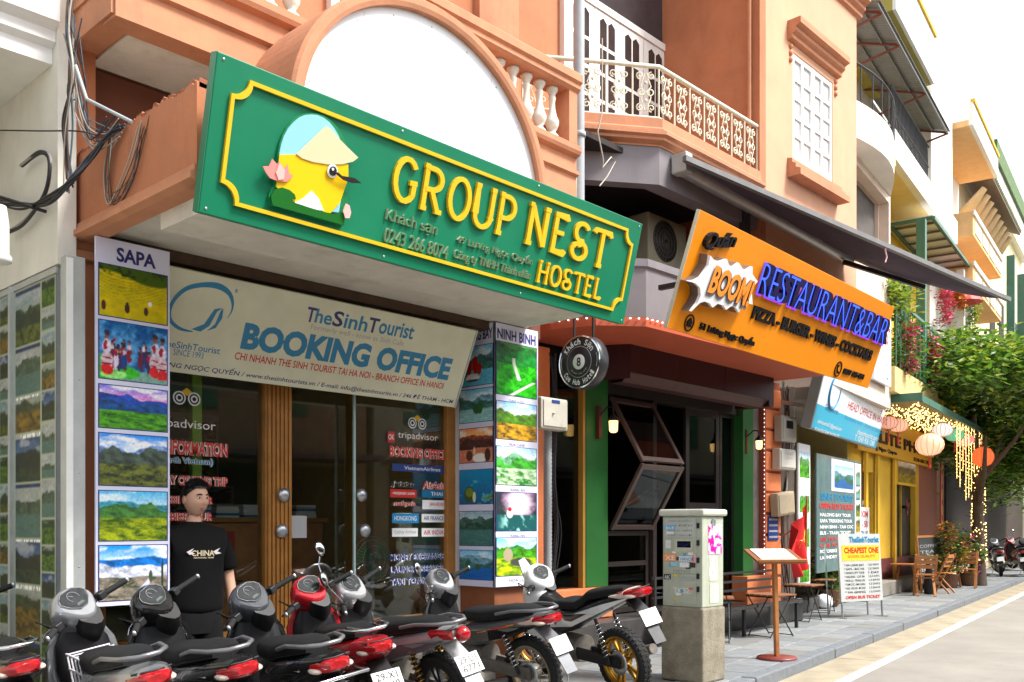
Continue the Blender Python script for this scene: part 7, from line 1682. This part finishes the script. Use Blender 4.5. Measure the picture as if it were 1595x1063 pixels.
# first floor balcony slab (pale yellow) and canopy with lights
Y(mbox(-.1, 4.05, -.9, .0, 4.02, 4.5), 'balcony_slab', M_pyel); Y(mbox(4.06, 8.6, -.85, 0, 4.05, 4.4), 'balcony_slab', M_yel)
Y(MB().loft([[(x, -.1, 4.0), (x, -1.25, 3.90), (x, -1.25, 3.95), (x, -.1, 4.05)] for x in (.4, 9.5)], smooth=False), 'canopy', mat('canopy_olive', (.22, .19, .09), .7, var=.15)); Y(mbox(.38, 9.52, -1.3, -1.251, 3.84, 3.97), 'canopy_edge', M_gr2); Y(mbox(.34, .379, -1.3, -.1, 3.86, 4.02), 'canopy_edge', M_gr2)
M_fairy = mat('fairy_light', (1, .8, .4), .3, var=0, emit=(1, .62, .20), es=2.2)
mb = MB(); rf = random.Random(31)
for k in range(620): mb.ell((rf.uniform(.45, 6.5), rf.uniform(-1.2, -.2), 3.86 - rf.uniform(0, .12)), (.012, .012, .012), 5, 3)
fl1 = mb.build('fairy_lights', M_fairy, None); fl1.location = yh.location; fl1.rotation_euler = yh.rotation_euler; tag(fl1, 'mesh of warm fairy lights under the cafe canopy', 'fairy lights', kind='stuff')
mb = MB()
for c_ in range(13):
    x = 4.3 + c_ * .4; L_ = rf.uniform(.7, 2.0)
    mb.tube([(x, -1.26, 3.85), (x, -1.26, 3.85 - L_)], .003, 4)
    for k in range(int(L_ / .075)): mb.ell((x + rf.uniform(-.03, .03), -1.26 + rf.uniform(-.03, .03), 3.8 - k * .075), (.010, .010, .012), 5, 3)
fl2 = mb.build('fairy_lights', M_fairy, None); fl2.location = yh.location; fl2.rotation_euler = yh.rotation_euler; tag(fl2, 'curtain of warm fairy lights hanging from the cafe canopy edge', 'fairy lights', kind='stuff')
# upper floor: wall, shutters, columns, rail
Y(mbox(0, 8.6, .0, .2, 4.05, 8.45), 'wall', M_yel); Y(mbox(8.61, 9.0, -.9, .2, 4.05, 8.45), 'column', M_cw)
for (x0, x1, m_) in ((3.9, 4.6, M_dgr), (4.75, 5.4, M_dgr), (6.6, 7.7, mat('grey_shutter', (.32, .30, .28), .6, var=.15))): w_ = Y(mbox(x0, x1, -.05, -.001, 4.5, 7.3), 'shutter', m_); [Y(mbox(x0 + .06, x1 - .06, -.06, -.051, 4.6 + k * .18, 4.72 + k * .18), 'slat', m_, w_) for k in range(14)]
for px in (1436, 1497, 1511): xx = sx(px, 480, -.85); Y(mbox(xx - .09, xx + .09, -.93, -.75, 4.5, 8.0), 'column', M_gr2 if px == 1436 else M_cw)
Y(mbox(-.1, 7.6, -.93, -.89, 5.74, 5.80).box(-.1, 7.6, -.92, -.90, 5.45, 5.48), 'balcony_rail', M_gr2)
for k in range(22): Y(MB().tube([(-.05 + k * .36, -.91, 4.5), (-.05 + k * .36, -.91, 5.74)], .014, 5), 'railing_bar', M_gr2)
# glazed canopy frame at second floor
Y(MB().bar((3.0, -.1, 8.12), (9.4, -.1, 8.12), .07, .07).bar((3.0, -1.0, 8.12), (9.4, -1.0, 8.12), .07, .07).bar((3.0, -1.0, 8.12), (3.0, -.1, 8.12), .07, .06).bar((9.4, -1.0, 8.12), (9.4, -.1, 8.12), .07, .06), 'canopy_frame', M_gr2)
for k in range(9): Y(MB().bar((3.4 + k * .7, -.98, 8.125), (3.4 + k * .7, -.12, 8.125), .08, .03), 'canopy_slat', M_tin)
Y(mbox(3.0, 9.4, -1.0, -.1, 8.17, 8.18), 'canopy_sheet', mat('milky_sheet', (.8, .8, .8), .5, var=0))
# white balcony parapet and top floors
Y(mbox(-.1, 6.6, -.9, -.75, 8.45, 9.0), 'parapet', M_cw); Y(mbox(-.1, 6.6, -.75, .0, 8.45, 8.55), 'balcony_slab', M_pyel); Y(mbox(0, 6.2, 0, .2, 8.551, 13.0), 'wall', M_cw); Y(mbox(3.6, 6.2, -.85, -.001, 9.001, 12.2), 'enclosed_balcony', M_cw)
Y(mbox(-.15, -.02, -.9, .2, 8.3, 8.5), 'slab_end', M_pyel)
mb = MB(); 
for k in range(29): x = -.05 + k * .12; mb.tube([(x, -.82, 9.0), (x + .06, -.82, 9.35), (x, -.82, 9.85)], .012, 4)
mb.tube([(-.05, -.82, 9.85), (3.5, -.82, 9.85)], .02, 6).tube([(-.05, -.82, 9.4), (3.5, -.82, 9.4)], .012, 5); Y(mb, 'iron_railing', M_iron)
# corrugated awning
ca = S_thing('corrugated_awning', 'grey corrugated metal awning on red brackets high on the white house', 'awning', 1.2, 0, 9.9)
secs = []
for i in range(127): x = i * .05; secs.append([(x, -.02, .62 + .014 * (i % 2)), (x, -1.25, .22 + .014 * (i % 2))])
mb = MB(); mb.loft(secs, cap=False, closed=False, smooth=False); o = mb.build('sheet', M_zinc, ca); so = o.modifiers.new('s', 'SOLIDIFY'); so.thickness = .008
for x in (.3, 1.6, 3.9, 6.2): MB().bar((x, 0, .56), (x, -1.2, .17), .035, .04).bar((x, 0, -.1), (x, -1.2, .15), .035, .035).build('bracket', M_rust, ca)
for y, z in ((-.5, .42), (-.9, .29), (-1.2, .18)): MB().bar((0, y, z), (6.3, y, z), .03, .04).build('purlin', M_zinc, ca)
tb = S_thing('top_balcony', 'olive and white projecting top floor balcony at the upper right', 'balcony', 2.26, 0, 10.45)
M_olv = mat('olive_soffit', (.36, .30, .06), .8, var=.15, scale=2, streak=.4, dirtc=(.16, .13, .03))
mbox(0, 3.4, -1.2, .0, 0, .12).build('soffit', M_olv, tb); mbox(0, 3.4, -1.26, -1.201, .0, .95).build('front', M_cw, tb); mbox(0, .12, -1.2, 0, .121, 2.6).build('side', M_olv, tb); mbox(0, 3.44, -1.30, -1.18, .951, 1.02).build('coping', M_yel, tb); mbox(.12, 3.4, .0, .2, .12, 4).build('back_wall', M_cw, tb)
# --- houses farther down the street
hg = S_thing('orange_gable_house', 'cream house with an orange soffit beneath its flat roof, past the white house', 'building', 10.3, 0)
mbox(0, 4.1, -.3, 1.5, 4.5, 11.6).build('wall', M_cw, hg); mbox(-.1, 4.1, -1.2, -.301, 11.2, 11.35).build('roof_soffit', mat('orange_cream', (.76, .46, .20), .8, var=.1), hg); mbox(-.12, 4.15, -1.3, -1.201, 11.2, 11.75).build('roof_fascia', M_cw, hg); mbox(-.12, 4.15, -1.34, -1.24, 11.751, 11.83).build('coping', M_yel, hg)
mbox(0, 3, -.32, -.301, 8.6, 10.4).build('window', M_dark, hg); mbox(-.1, 3.1, -.36, -.321, 8.5, 8.6).build('sill', M_cw, hg)
hc = S_thing('tiled_eave_house', 'cream house with orange balconies under a wide tiled eave', 'building', 13.3, 0)
mbox(0, 8.2, -.1, 1, 0, 11.9).build('wall', mat('cream_far', (.74, .62, .42), .8, var=.1, scale=2), hc)
for z in (7.6, 8.9):
    mbox(-1.8, 3.4, -1.1, -.101, z, z + .6).build('balcony', mat('orange_cream', (.76, .46, .20), .8), hc); mbox(-1.84, 3.44, -1.15, -1.101, z + .5, z + .62).build('balcony_rail', M_cw, hc)
    for k in range(4): mbox(-1.5 + k * 1.25, -.5 + k * 1.25, -1.12, -1.101, z + .1, z + .42).build('balcony_panel', M_cw, hc)
MB().loft([[(x, 0, 12.05), (x, -1.05, 11.5), (x, -1.05, 11.6), (x, 0, 12.15)] for x in (2.0, 8.6)], smooth=False).build('eave', M_tin, hc)
for k in range(9): MB().tube([(2.3 + k * .72, -.101, 10.75), (2.3 + k * .72, -.4, 10.85), (2.3 + k * .72, -.8, 11.35)], [.08, .17, .09], 8).build('eave_bracket', mat('bracket_cream', (.62, .46, .26), .7, var=.1), hc)
for k in range(30): MB().tube([(2.1 + k * .22, -1.08, 11.6), (2.1 + k * .22, -.6, 11.86)], .06, 8).build('roof_tile', mat('roof_tile_green', (.20, .22, .10), .7, var=.2), hc)
for k in range(3): mbox(.6 + k * 2.4, 1.9 + k * 2.4, -.12, -.101, 5.0, 6.6).build('window', M_dark, hc)
for x in (1.2, 3.6, 6.4): mbox(x, x + .2, -1.7, -1.5, 4.2, 9.0).build('post', M_gr2, hc)
mbox(-.2, 8, -1.8, -.101, 4.0, 4.2).build('canopy', mat('brown_canopy', (.20, .12, .08), .7, var=.2), hc)
mbox(0, 8, -.16, -.101, .4, 3.2).build('shop_front', M_dark, hc)
hd_ = S_thing('white_far_house', 'white and yellow house with roof planters at the far right', 'building', 21.8, 0)
mbox(0, 10, 0, 2, 0, 13.0).build('wall', mat('yellow_far', (.76, .66, .34), .8, var=.08, scale=2), hd_); mbox(-.02, 10.2, -.25, 2, 13.0, 14.9).build('parapet', M_cw, hd_); mbox(-.1, 10.2, -.35, -.251, 14.3, 14.95).build('planter', mat('planter_green', (.10, .16, .06), .8, var=.4, scale=6), hd_)
for k in range(4):
    for z in (4.5, 8.2): mbox(.7 + k * 2.3, 2.0 + k * 2.3, -.02, -.001, z, z + 1.8).build('window', M_dark, hd_)
mbox(0, 10, -.06, -.001, .2, 3.4).build('shop_front', mat('dark_shop_far', (.05, .035, .025), .7, var=.4, scale=2), hd_)
MB().loft([[(x, -.01 - 1.5 * math.sin(a), 2.3 + 1.0 * math.cos(a)) for a in [i * PI / 16 for i in range(9)]] for x in (.1, 5)], cap=False, closed=False).build('dome_awning', mat('sage_awning', (.36, .40, .22), .7, var=.1), hd_); mbox(.1, 5, -1.54, -1.5, 2.1, 2.32).build('awning_valance', M_dgr, hd_)
he_ = S_thing('end_house', 'pale house closing the view at the far end of the street', 'building', 33, -1.0)
mbox(0, 14, -1, 3, 0, 10).build('wall', M_cw, he_)
for k in range(5):
    for z in (1.0, 4.2, 7.2): mbox(1 + k * 2.6, 2.4 + k * 2.6, -1.02, -1.001, z, z + 1.6).build('window', M_dark, he_)
# --- opposite side of the street: houses added out of view for the glass to reflect
for i, (s0, s1, hgt, c, lab) in enumerate([(-27, -18.2, 5.4, (.20, .17, .12), 'added unseen ochre shophouse across the street, reflected at the left of the shop glass'), (-18, -10.2, 5.0, (.16, .17, .16), 'added unseen grey shophouse across the street, reflected in the shop glass'), (-10, -2.2, 5.6, (.20, .13, .09), 'added unseen brick red shophouse across the street, reflected by the restaurant windows'), (-2, 8, 5.6, (.20, .19, .16), 'added unseen cream shophouse across the street beyond the photo'), (8.2, 18, 6.4, (.26, .24, .20), 'added unseen grey brown shophouse across the street, reflected in the restaurant door'), (18.2, 30, 6.8, (.28, .20, .14), 'added unseen tan shophouse across the street, farther down'), (30.2, 46, 7.2, (.24, .26, .22), 'added unseen dull green shophouse across the street, farthest down')]):
    oh = S_thing('added_opposite_house', lab, 'building', s0, -10.6, -.12)
    mbox(0, s1 - s0, -4, 0, 0, hgt).build('wall', mat('opposite_wall_%d' % i, c, .85, var=.15, scale=2), oh)
    mbox(.4, s1 - s0 - .4, .001, .03, .2, 2.9).build('shop_front', M_dark, oh); mbox(.2, s1 - s0 - .2, .001, 1.2, 3.0, 3.12).build('awning', M_awn, oh)
    for k in range(3):
        x = .8 + k * (s1 - s0 - 1.2) / 3; mbox(x, x + 1.3, .001, .04, 4.0, 5.8).build('window', M_dgr, oh)
pv2 = S_struct('opposite_pavement'); mbox(-60, 140, -14, -9.2, -.3, .0).build('slab', M_base, pv2)
# ---------------------------------------------------------------- vegetation
def leaf_mat(name, c, tr):
    m = mat(name, c, .42, var=.3, scale=3); N = m.node_tree.nodes; L = m.node_tree.links; bs_ = N['Principled BSDF']; t = N.new('ShaderNodeBsdfTranslucent'); t.inputs[0].default_value = (*tr, 1)
    mx = N.new('ShaderNodeMixShader'); mx.inputs[0].default_value = .35; L.new(bs_.outputs[0], mx.inputs[1]); L.new(t.outputs[0], mx.inputs[2]); L.new(mx.outputs[0], N['Material Output'].inputs[0]); return m
M_lf = [leaf_mat('leaf_dark', (.035, .095, .02), (.06, .16, .02)), leaf_mat('leaf_mid', (.075, .17, .03), (.16, .32, .03)), leaf_mat('leaf_light', (.22, .30, .04), (.42, .50, .05))]
def leaf_quads(mb, p, nrm, dirv, L, W):
    """one leaf: folded blade with a pointed tip"""
    d = dirv.normalized(); x = d.cross(nrm)
    if x.length < 1e-3: x = d.orthogonal()
    x.normalize(); n_ = x.cross(d)
    mb.add([p, p + d * L * .45 + x * W, p + d * L, p + d * L * .45 - x * W, p + d * L * .5 - n_ * W * .35], [(0, 1, 4), (1, 2, 4), (0, 4, 3), (4, 2, 3)])
def foliage(parent, name, pts, per, L, W, seed, mats=M_lf, droop=.3, lightdir=(0, -.4, 1), spread=.5):
    rr = random.Random(seed); mbs = [MB() for _ in mats]
    for p in pts:
        h = rr.random()
        for k in range(per):
            az = 2 * PI * (k / per) + rr.uniform(-.4, .4); d = Vector((math.cos(az), math.sin(az), rr.uniform(-droop - .4, .5)))
            q = p + Vector((rr.gauss(0, 1), rr.gauss(0, 1), rr.gauss(0, 1))) * spread * L
            nn = Vector((rr.uniform(-.5, .5), rr.uniform(-.5, .5), 1))
            mi = min(len(mats) - 1, int(rr.random() * len(mats) * .72 + h * 1.15))
            leaf_quads(mbs[mi], q, nn, d, L * rr.uniform(.7, 1.25), W * rr.uniform(.7, 1.2))
    for m_, b in zip(mats, mbs):
        if b.v: o = b.build(name, m_, parent, recalc=False); o['kind'] = 'stuff'
tr0 = S2W(10.72, -1.34, 0)
tree = thing('street_tree', 'broad leafed street tree wrapped in fairy lights by the kerb', 'tree', tuple(tr0), SA)
M_bark = mat('bark', (.085, .06, .04), .9, var=.35, scale=10, bump=.7, bscale=25)
MB().tube([(0, 0, 0), (.03, .02, .9), (-.05, .0, 1.9), (.04, .05, 2.9), (.0, .1, 4.2)], [.20, .15, .13, .11, .05], 12).tube([(-.05, 0, 1.9), (-.5, -.2, 2.8), (-1.0, -.3, 3.6)], [.09, .06, .03], 8).tube([(.02, .03, 2.4), (.7, -.3, 3.3), (1.3, -.5, 4.2)], [.09, .06, .03], 8).tube([(.03, .05, 2.7), (.3, .6, 3.6), (.5, .9, 4.6)], [.08, .05, .02], 8).tube([(-.02, .03, 2.5), (-.2, -.8, 3.5), (-.3, -1.3, 4.3)], [.08, .05, .02], 8).build('trunk', M_bark, tree)
rt = random.Random(17); pts = []
while len(pts) < 2000:
    v = Vector((rt.uniform(-1, 1), rt.uniform(-1, 1), rt.uniform(-1, 1)))
    if v.length > 1 or v.length < .35: continue
    p = Vector((v.x * 4.0 - .3, v.y * 1.9 - .1, 4.25 + v.z * 1.85))
    if fbm(np.array(p.x * .9 + 9), np.array(p.z * .9 + p.y * .7), 5, 3) < .38: continue
    if p.x < 1.0 + .5 * math.sin(p.z * 3 + p.y) and p.z < 4.15: continue
    if p.x < -1.6 and p.z < 4.5: continue
    pts.append(p)
for k in range(420):
    v = Vector((rt.gauss(0, .45), rt.gauss(0, .45), rt.gauss(0, .45))); pts.append(Vector((2.7 + v.x * 1.5, -.3 + v.y * 1.3, 3.25 + v.z * 1.2)))
foliage(tree, 'crown', pts, 8, .24, .055, 41)
mb = MB(); rl2 = random.Random(5)
for k in range(260):
    z = rl2.uniform(.6, 3.2); a = rl2.uniform(0, 2 * PI); r_ = lerp(.19, .12, z / 3) + .012; mb.ell((r_ * math.cos(a) + .02, r_ * math.sin(a), z), (.013, .013, .015), 5, 3)
fl3 = mb.build('fairy_lights', M_fairy, None); fl3.location = tree.location; fl3.rotation_euler = tree.rotation_euler; tag(fl3, 'warm fairy lights wound round the tree trunk', 'fairy lights', kind='stuff')
# flowering bushes by the tree
M_mag = mat('magenta_petal', (.45, .03, .20), .5, var=.25, scale=6); M_pnk = mat('pink_petal', (.72, .13, .24), .5, var=.2, scale=6); M_orp = mat('orange_petal', (.62, .22, .03), .5, var=.25)
def bush(name, label, s, d, rx, rz, n, mats, seed, L=.12, z0=.0, pot=True):
    b = S_thing(name, label, 'bush', s, d); rr = random.Random(seed); pts = []
    while len(pts) < n:
        v = Vector((rr.uniform(-1, 1), rr.uniform(-1, 1), rr.uniform(-1, 1)))
        if v.length > 1: continue
        pts.append(Vector((v.x * rx, v.y * rx * .7, .25 + rz * .5 + v.z * rz * .5)))
    foliage(b, 'foliage', pts, 6, L, L * .28, seed, mats=mats)
    mb = MB()
    for k in range(7): a = k * .9; mb.tube([(0, 0, .02), (.1 * math.cos(a), .1 * math.sin(a), .4), (rx * .6 * math.cos(a), rx * .5 * math.sin(a), rz * .8)], [.015, .01, .004], 5)
    mb.build('stem', M_bark, b)
    if pot: MB().lathe([(0, 0), (.16, 0), (.2, .05), (.22, .30), (.24, .32), (.20, .32), (0, .28)], 18).build('pot', mat('pot_clay', (.20, .09, .05), .8, var=.2), b)
    return b
bush('flower_bush', 'magenta flowering bush at the foot of the tree', 10.5, -1.15, .55, 1.1, 190, [M_lf[0], M_lf[1], M_mag], 51)
bush('flower_bush', 'orange and green leafy bush left of the tree trunk', 9.3, -.9, .55, 1.35, 170, [M_lf[0], M_lf[1], M_orp], 52)
bush('potted_plant', 'low green potted plant inside the second tour office', 2.4, -.05, .35, .8, 60, M_lf, 53, L=.18)
bush('potted_plant', 'green potted plant behind the folding tables', .75, .35, .25, .6, 40, M_lf, 54, L=.16)
# balcony greenery and hanging flower strings
bg_ = S_thing('balcony_plants', 'dense dark plants along the green balcony rail of the yellow house', 'plants', 4.0, -.9, 4.5); rr = random.Random(61)
foliage(bg_, 'foliage', [Vector((rr.uniform(0, 7.3), rr.uniform(-.05, .3), rr.uniform(.05, 1.05))) for k in range(300)], 6, .20, .04, 62, mats=[M_lf[0], M_lf[0], M_lf[1]])
bg2 = S_thing('balcony_plants', 'bright green potted fern at the left end of the green balcony rail', 'plants', 3.9, -.95, 5.7)
foliage(bg2, 'foliage', [Vector((rr.uniform(-.3, .5), rr.uniform(-.1, .3), rr.uniform(0, .35))) for k in range(50)], 7, .28, .035, 63, mats=[M_lf[1], M_lf[2]])
for i, (px, y0, y1, d, m_, lab) in enumerate([(1418, 506, 580, -1.0, M_pnk, 'pink flower garland on the green balcony rail, leftmost'), (1452, 524, 598, -1.0, M_pnk, 'pink flower garland on the green balcony rail, middle and longest'), (1478, 540, 605, -1.0, M_pnk, 'pink flower garland on the green balcony rail, rightmost'), (1473, 452, 506, -1.0, M_pnk, 'pink flower garland hanging under the awning end'), (1493, 448, 480, -1.0, M_orp, 'orange flower garland hanging between the white columns'), (1514, 458, 505, -1.0, M_lf[2], 'yellow green garland hanging right of the white columns')]):
    a, b = onS(px, y0, d), onS(px, y1, d); g = S_thing('flower_garland', lab, 'flowers', a.x, d, a.z, group='hanging flower garlands'); rr = random.Random(70 + i); hgt = a.z - b.z
    foliage(g, 'flowers', [Vector((rr.gauss(0, .10) * (1 - .5 * u), rr.gauss(0, .07), -u * hgt)) for u in [rr.random() ** 1.2 for _ in range(90)]], 5, .09, .035, 71 + i, mats=[m_, m_, M_lf[1]] if i < 3 else [m_, m_])
    MB().tube([(0, 0, .2), (0, 0, -hgt * .9)], .006, 5).build('string', M_lf[0], g)
pr_ = onS(1502, 462, -1.0); par = S_thing('red_parasol', 'small red paper parasol among the hanging garlands', 'parasol', pr_.x, -1.0, pr_.z); MB().lathe([(0, .25), (.2, .12), (.42, -.12), (.44, -.16), (.2, .08), (0, .2)], 12, smooth=False).build('canopy', mat('parasol_red', (.62, .07, .05), .6, var=.1), par); MB().tube([(0, 0, .25), (0, 0, -.5)], .012, 6).build('handle', M_wood, par)
# roof planting and a far tree closing the street
ft_ = S_thing('far_tree', 'dark leafy tree mass at the far right end of the street', 'tree', 24, -1.6); rr = random.Random(91); pts = []
while len(pts) < 260:
    v = Vector((rr.uniform(-1, 1), rr.uniform(-1, 1), rr.uniform(-1, 1)))
    if v.length < 1: pts.append(Vector((v.x * 3, v.y * 1.8, 4.6 + v.z * 1.7)))
foliage(ft_, 'crown', pts, 7, .42, .09, 92, mats=[M_lf[0], M_lf[0], M_lf[1]]); MB().tube([(0, 0, 0), (.1, 0, 2), (0, .1, 4)], [.2, .15, .1], 10).build('trunk', M_bark, ft_)
# ---------------------------------------------------------------- lanterns, chairs, chalkboard, far bikes
def paper_lantern(label, s, d, z, r, colr, sq=.85, glow=1.2, ribs=14):
    t = S_thing('paper_lantern', label, 'lantern', s, d, z, group='silk lanterns under the cafe canopy')
    prof = [(r * .28, r * sq), (r * .7, r * sq * .78), (r * .95, r * sq * .35), (r, 0), (r * .95, -r * sq * .35), (r * .7, -r * sq * .78), (r * .28, -r * sq)]
    MB().lathe(prof, ribs * 2, smooth=True).build('shade', mat('lantern_%.2f%.2f%.2f' % colr, colr, .6, var=.06, emit=colr, es=glow), t)
    for k in range(ribs): a = 2 * PI * k / ribs; MB().tube([((q + .004) * math.cos(a), (q + .004) * math.sin(a), zz) for q, zz in prof], .004, 4).build('rib', M_wood2, t)
    MB().lathe([(0, r * sq + .03), (r * .3, r * sq + .03), (r * .3, r * sq - .005), (0, r * sq - .005)], 16).build('top_cap', M_wood, t); MB().lathe([(0, -r * sq + .005), (r * .3, -r * sq + .005), (r * .3, -r * sq - .03), (0, -r * sq - .03)], 16).build('bottom_cap', M_wood, t)
    MB().tube([(0, 0, r * sq), (0, 0, 3.92 - z)], .004, 4).build('cord', M_iron, t); MB().tube([(0, 0, -r * sq - .03), (0, 0, -r * sq - .25)], [.012, .02], 6).build('tassel', M_vred, t)
for (px, py, d, rpx, c, lab, sq) in [(1448, 693, -1.3, 21, (.80, .42, .26), 'large peach silk lantern, biggest and nearest', .82), (1531, 712, -1.5, 16, (.75, .12, .03), 'red orange lantern hanging from the tree', .95), (1468, 670, -1.15, 15, (.66, .58, .55), 'pale white lantern behind the big peach one', .7), (1487, 678, -1.1, 14, (.10, .36, .20), 'green lantern in the row under the canopy', .7), (1503, 686, -1.1, 14, (.68, .25, .22), 'rose lantern right of the green one', .7), (1517, 690, -1.1, 12, (.55, .28, .15), 'brown lantern at the right end of the canopy row', .7), (1399, 663, -.7, 15, (.62, .33, .22), 'peach lantern at the left under the fairy lights', .7), (1384, 659, -.6, 14, (.55, .27, .2), 'dim lantern beside the white tourist sign', .7)]:
    p = onS(px, py, d); dep = (S2W(p.x, d).x * FW[0] + S2W(p.x, d).y * FW[1]); paper_lantern(lab, p.x, d, p.z, rpx * dep / FPX, c, sq, glow=.5)
def folding_chair(label, loc, rz):
    t = thing('wooden_chair', label, 'chair', loc, rz, group='wooden folding chairs outside the cafe')
    for s in (-1, 1):
        MB().bar((s * .20, -.20, .0), (s * .20, .22, .86), .03, .045, (1, 0, 0)).build('back_leg', M_wood2, t); MB().bar((s * .17, .22, .0), (s * .17, -.18, .44), .03, .045, (1, 0, 0)).build('front_leg', M_wood2, t)
    for k in range(5): mbox(-.2, .2, -.2 + k * .085, -.13 + k * .085, .43, .45).build('seat_slat', M_wood2, t)
    for k in range(3): z = .60 + k * .10; y = lerp(-.20, .22, z / .86); mbox(-.19, .19, y - .012, y + .012, z - .03, z + .045).build('back_slat', M_wood2, t)
    MB().bar((-.2, -.02, .37), (.2, -.02, .37), .02, .03).build('stretcher', M_wood2, t)
for (px, py, rz, lab) in [(1441, 928, SA + PI * .6, 'wooden folding chair beside the little table, back to the wall'), (1467, 924, SA + PI * .95, 'wooden folding chair in the middle with its back to the street'), (1506, 916, SA - PI * .5, 'wooden folding chair seen edge on, leaning right')]:
    p = onZ(px, py, 0); folding_chair(lab, (p.x, p.y, .001), rz)
p = onZ(1413, 924, 0); wt = thing('wooden_table', 'small slatted wooden table with crossed legs outside the cafe', 'table', (p.x, p.y, .001), SA)
for k in range(6): mbox(-.36, .36, -.28 + k * .095, -.195 + k * .095, .62, .645).build('slat', M_wood2, wt)
for y in (-.2, .2): MB().bar((-.28, y, 0), (.26, y, .62), .03, .04, (0, 1, 0)).bar((.28, y + .03, 0), (-.26, y + .03, .62), .03, .04, (0, 1, 0)).build('crossed_legs', M_wood2, wt)
cup = thing('coffee_cup', 'dark takeaway cup on the little wooden table', 'cup', (p.x + .15, p.y - .03, .647)); MB().lathe([(0, 0), (.035, 0), (.045, .12), (.047, .125), (.042, .125), (0, .11)], 16).build('cup', M_blk, cup)
ck = onS(1436, 905, -.75); ce = onS(1478, 836, -.75); cbd = S_thing('chalkboard', 'framed black chalkboard standing behind the wooden chairs', 'chalkboard', ck.x, -.75, .0, rx=math.radians(-5))
Wc = ce.x - ck.x; zt = ce.z + .05
mbox(.05, Wc - .05, 0, .02, .25, zt - .05).build('slate', mat('slate', (.03, .033, .03), .7, var=.3, scale=4), cbd); MB().box(0, .05, -.01, .03, 0, zt).box(Wc - .05, Wc, -.01, .03, 0, zt).box(.05, Wc - .05, -.01, .03, zt - .05, zt).box(.05, Wc - .05, -.01, .03, .2, .25).build('frame', M_wood2, cbd)
for k in range(5): lettering(cbd, ['COFFEE', 'TEA', 'SMOOTHIE', 'JUICE', 'BEER'][k], .2, .2 + Wc * (.5 if k % 2 else .62), zt - .28 - k * .13, zt - .21 - k * .13, M_vgrey, y=-.002, depth=.001)
pl0 = onZ(1447, 905, .65); vs_ = thing('table_flowers', 'small white flowers in a vase in front of the chalkboard', 'flowers', (onS(1447, 880, -.95).x * SC - SS * -.95 + SO[0], onS(1447, 880, -.95).x * SS + SC * -.95 + SO[1], .66)); MB().lathe([(0, -.65), (.10, -.65), (.11, -.4), (.06, -.1), (.07, 0), (0, -.02)], 16).build('vase', M_blk, vs_); rr = random.Random(8); foliage(vs_, 'petals', [Vector((rr.gauss(0, .07), rr.gauss(0, .07), rr.uniform(.02, .18))) for _ in range(26)], 5, .06, .02, 9, mats=[M_vwhite, M_lf[1]])
rb2 = onS(1478, 720, -.3); rbn = S_thing('red_banner', 'vertical red banner with gold characters on the rose wall', 'banner', rb2.x, -.1, 1.2); mbox(0, .35, 0, .03, 0, 2.2).build('cloth', M_vred, rbn); [mbox(.09, .26, -.004, -.0005, .15 + k * .42, .42 + k * .42).build('character', M_gold, rbn) for k in range(5)]
rfan = S_thing('wall_fan', 'red wall fan hanging in the cafe doorway', 'fan', onS(1412, 790, -.1).x, -.12, onS(1412, 790, -.1).z); mb = MB()
for r_ in (.1, .2, .28): mb.tube([(r_ * math.cos(k * PI / 10), -.02, r_ * math.sin(k * PI / 10)) for k in range(20)], .006, 5, closed=True)
mb.build('guard', M_iron, rfan); [MB().prism([(0, 0), (.2 * math.cos(a), .2 * math.sin(a)), (.22 * math.cos(a + .5), .22 * math.sin(a + .5)), (.12 * math.cos(a + .9), .12 * math.sin(a + .9))], -.01, -.005).build('blade', M_vred, rfan) for a in (0, 2.1, 4.2)]; MB().tube([(0, 0, 0), (0, .12, 0)], .04, 8).build('motor', M_blk, rfan)
up = S_thing('wall_lamp', 'dark carriage lamp on the upper yellow wall', 'lamp', onS(1397, 452, 0).x - .6, -.05, 6.7); MB().tube([(0, 0, .3), (0, -.25, .42), (0, -.3, .25)], .02, 6).build('arm', M_iron, up); MB().lathe([(0, .25), (.09, .18), (.1, .1), (.06, -.12), (0, -.14)], 8, Matrix.Translation((0, -.3, 0)), smooth=False).build('lantern_body', M_iron, up)
# stone and plastic bag by the kerb
bgw = onZ(1283, 948, 0); pbag = thing('plastic_bag', 'white plastic bag lying beside the price board', 'bag', (bgw.x, bgw.y, 0)); mb = MB(); mb.ell((0, 0, .12), (.22, .16, .13), 16, 10); o = mb.build('bag', M_vwhite, pbag); rr = random.Random(3)
for v in o.data.vertices: v.co *= 1 + rr.uniform(-.06, .06)
# parked bikes far down the kerb
src = [o for o in bpy.data.objects if o.name.startswith('motorbike') and o.parent is None]
for i, (px, py, k, rz, lab) in enumerate([(1556, 896, 1, -1.2, 'silver motorbike parked beyond the tree, front wheel showing'), (1585, 888, 4, -1.0, 'red motorbike at the right edge beyond the tree'), (1600, 897, 2, -1.35, 'dark motorbike cut by the right edge of the photo')]):
    p = onZ(px, py, 0); c = copy_tree(src[k]); c.location = (p.x, p.y, 0); c.rotation_euler = (0, math.radians(-6), rz); c['label'] = lab; c['group'] = 'motorbikes parked beyond the tree'
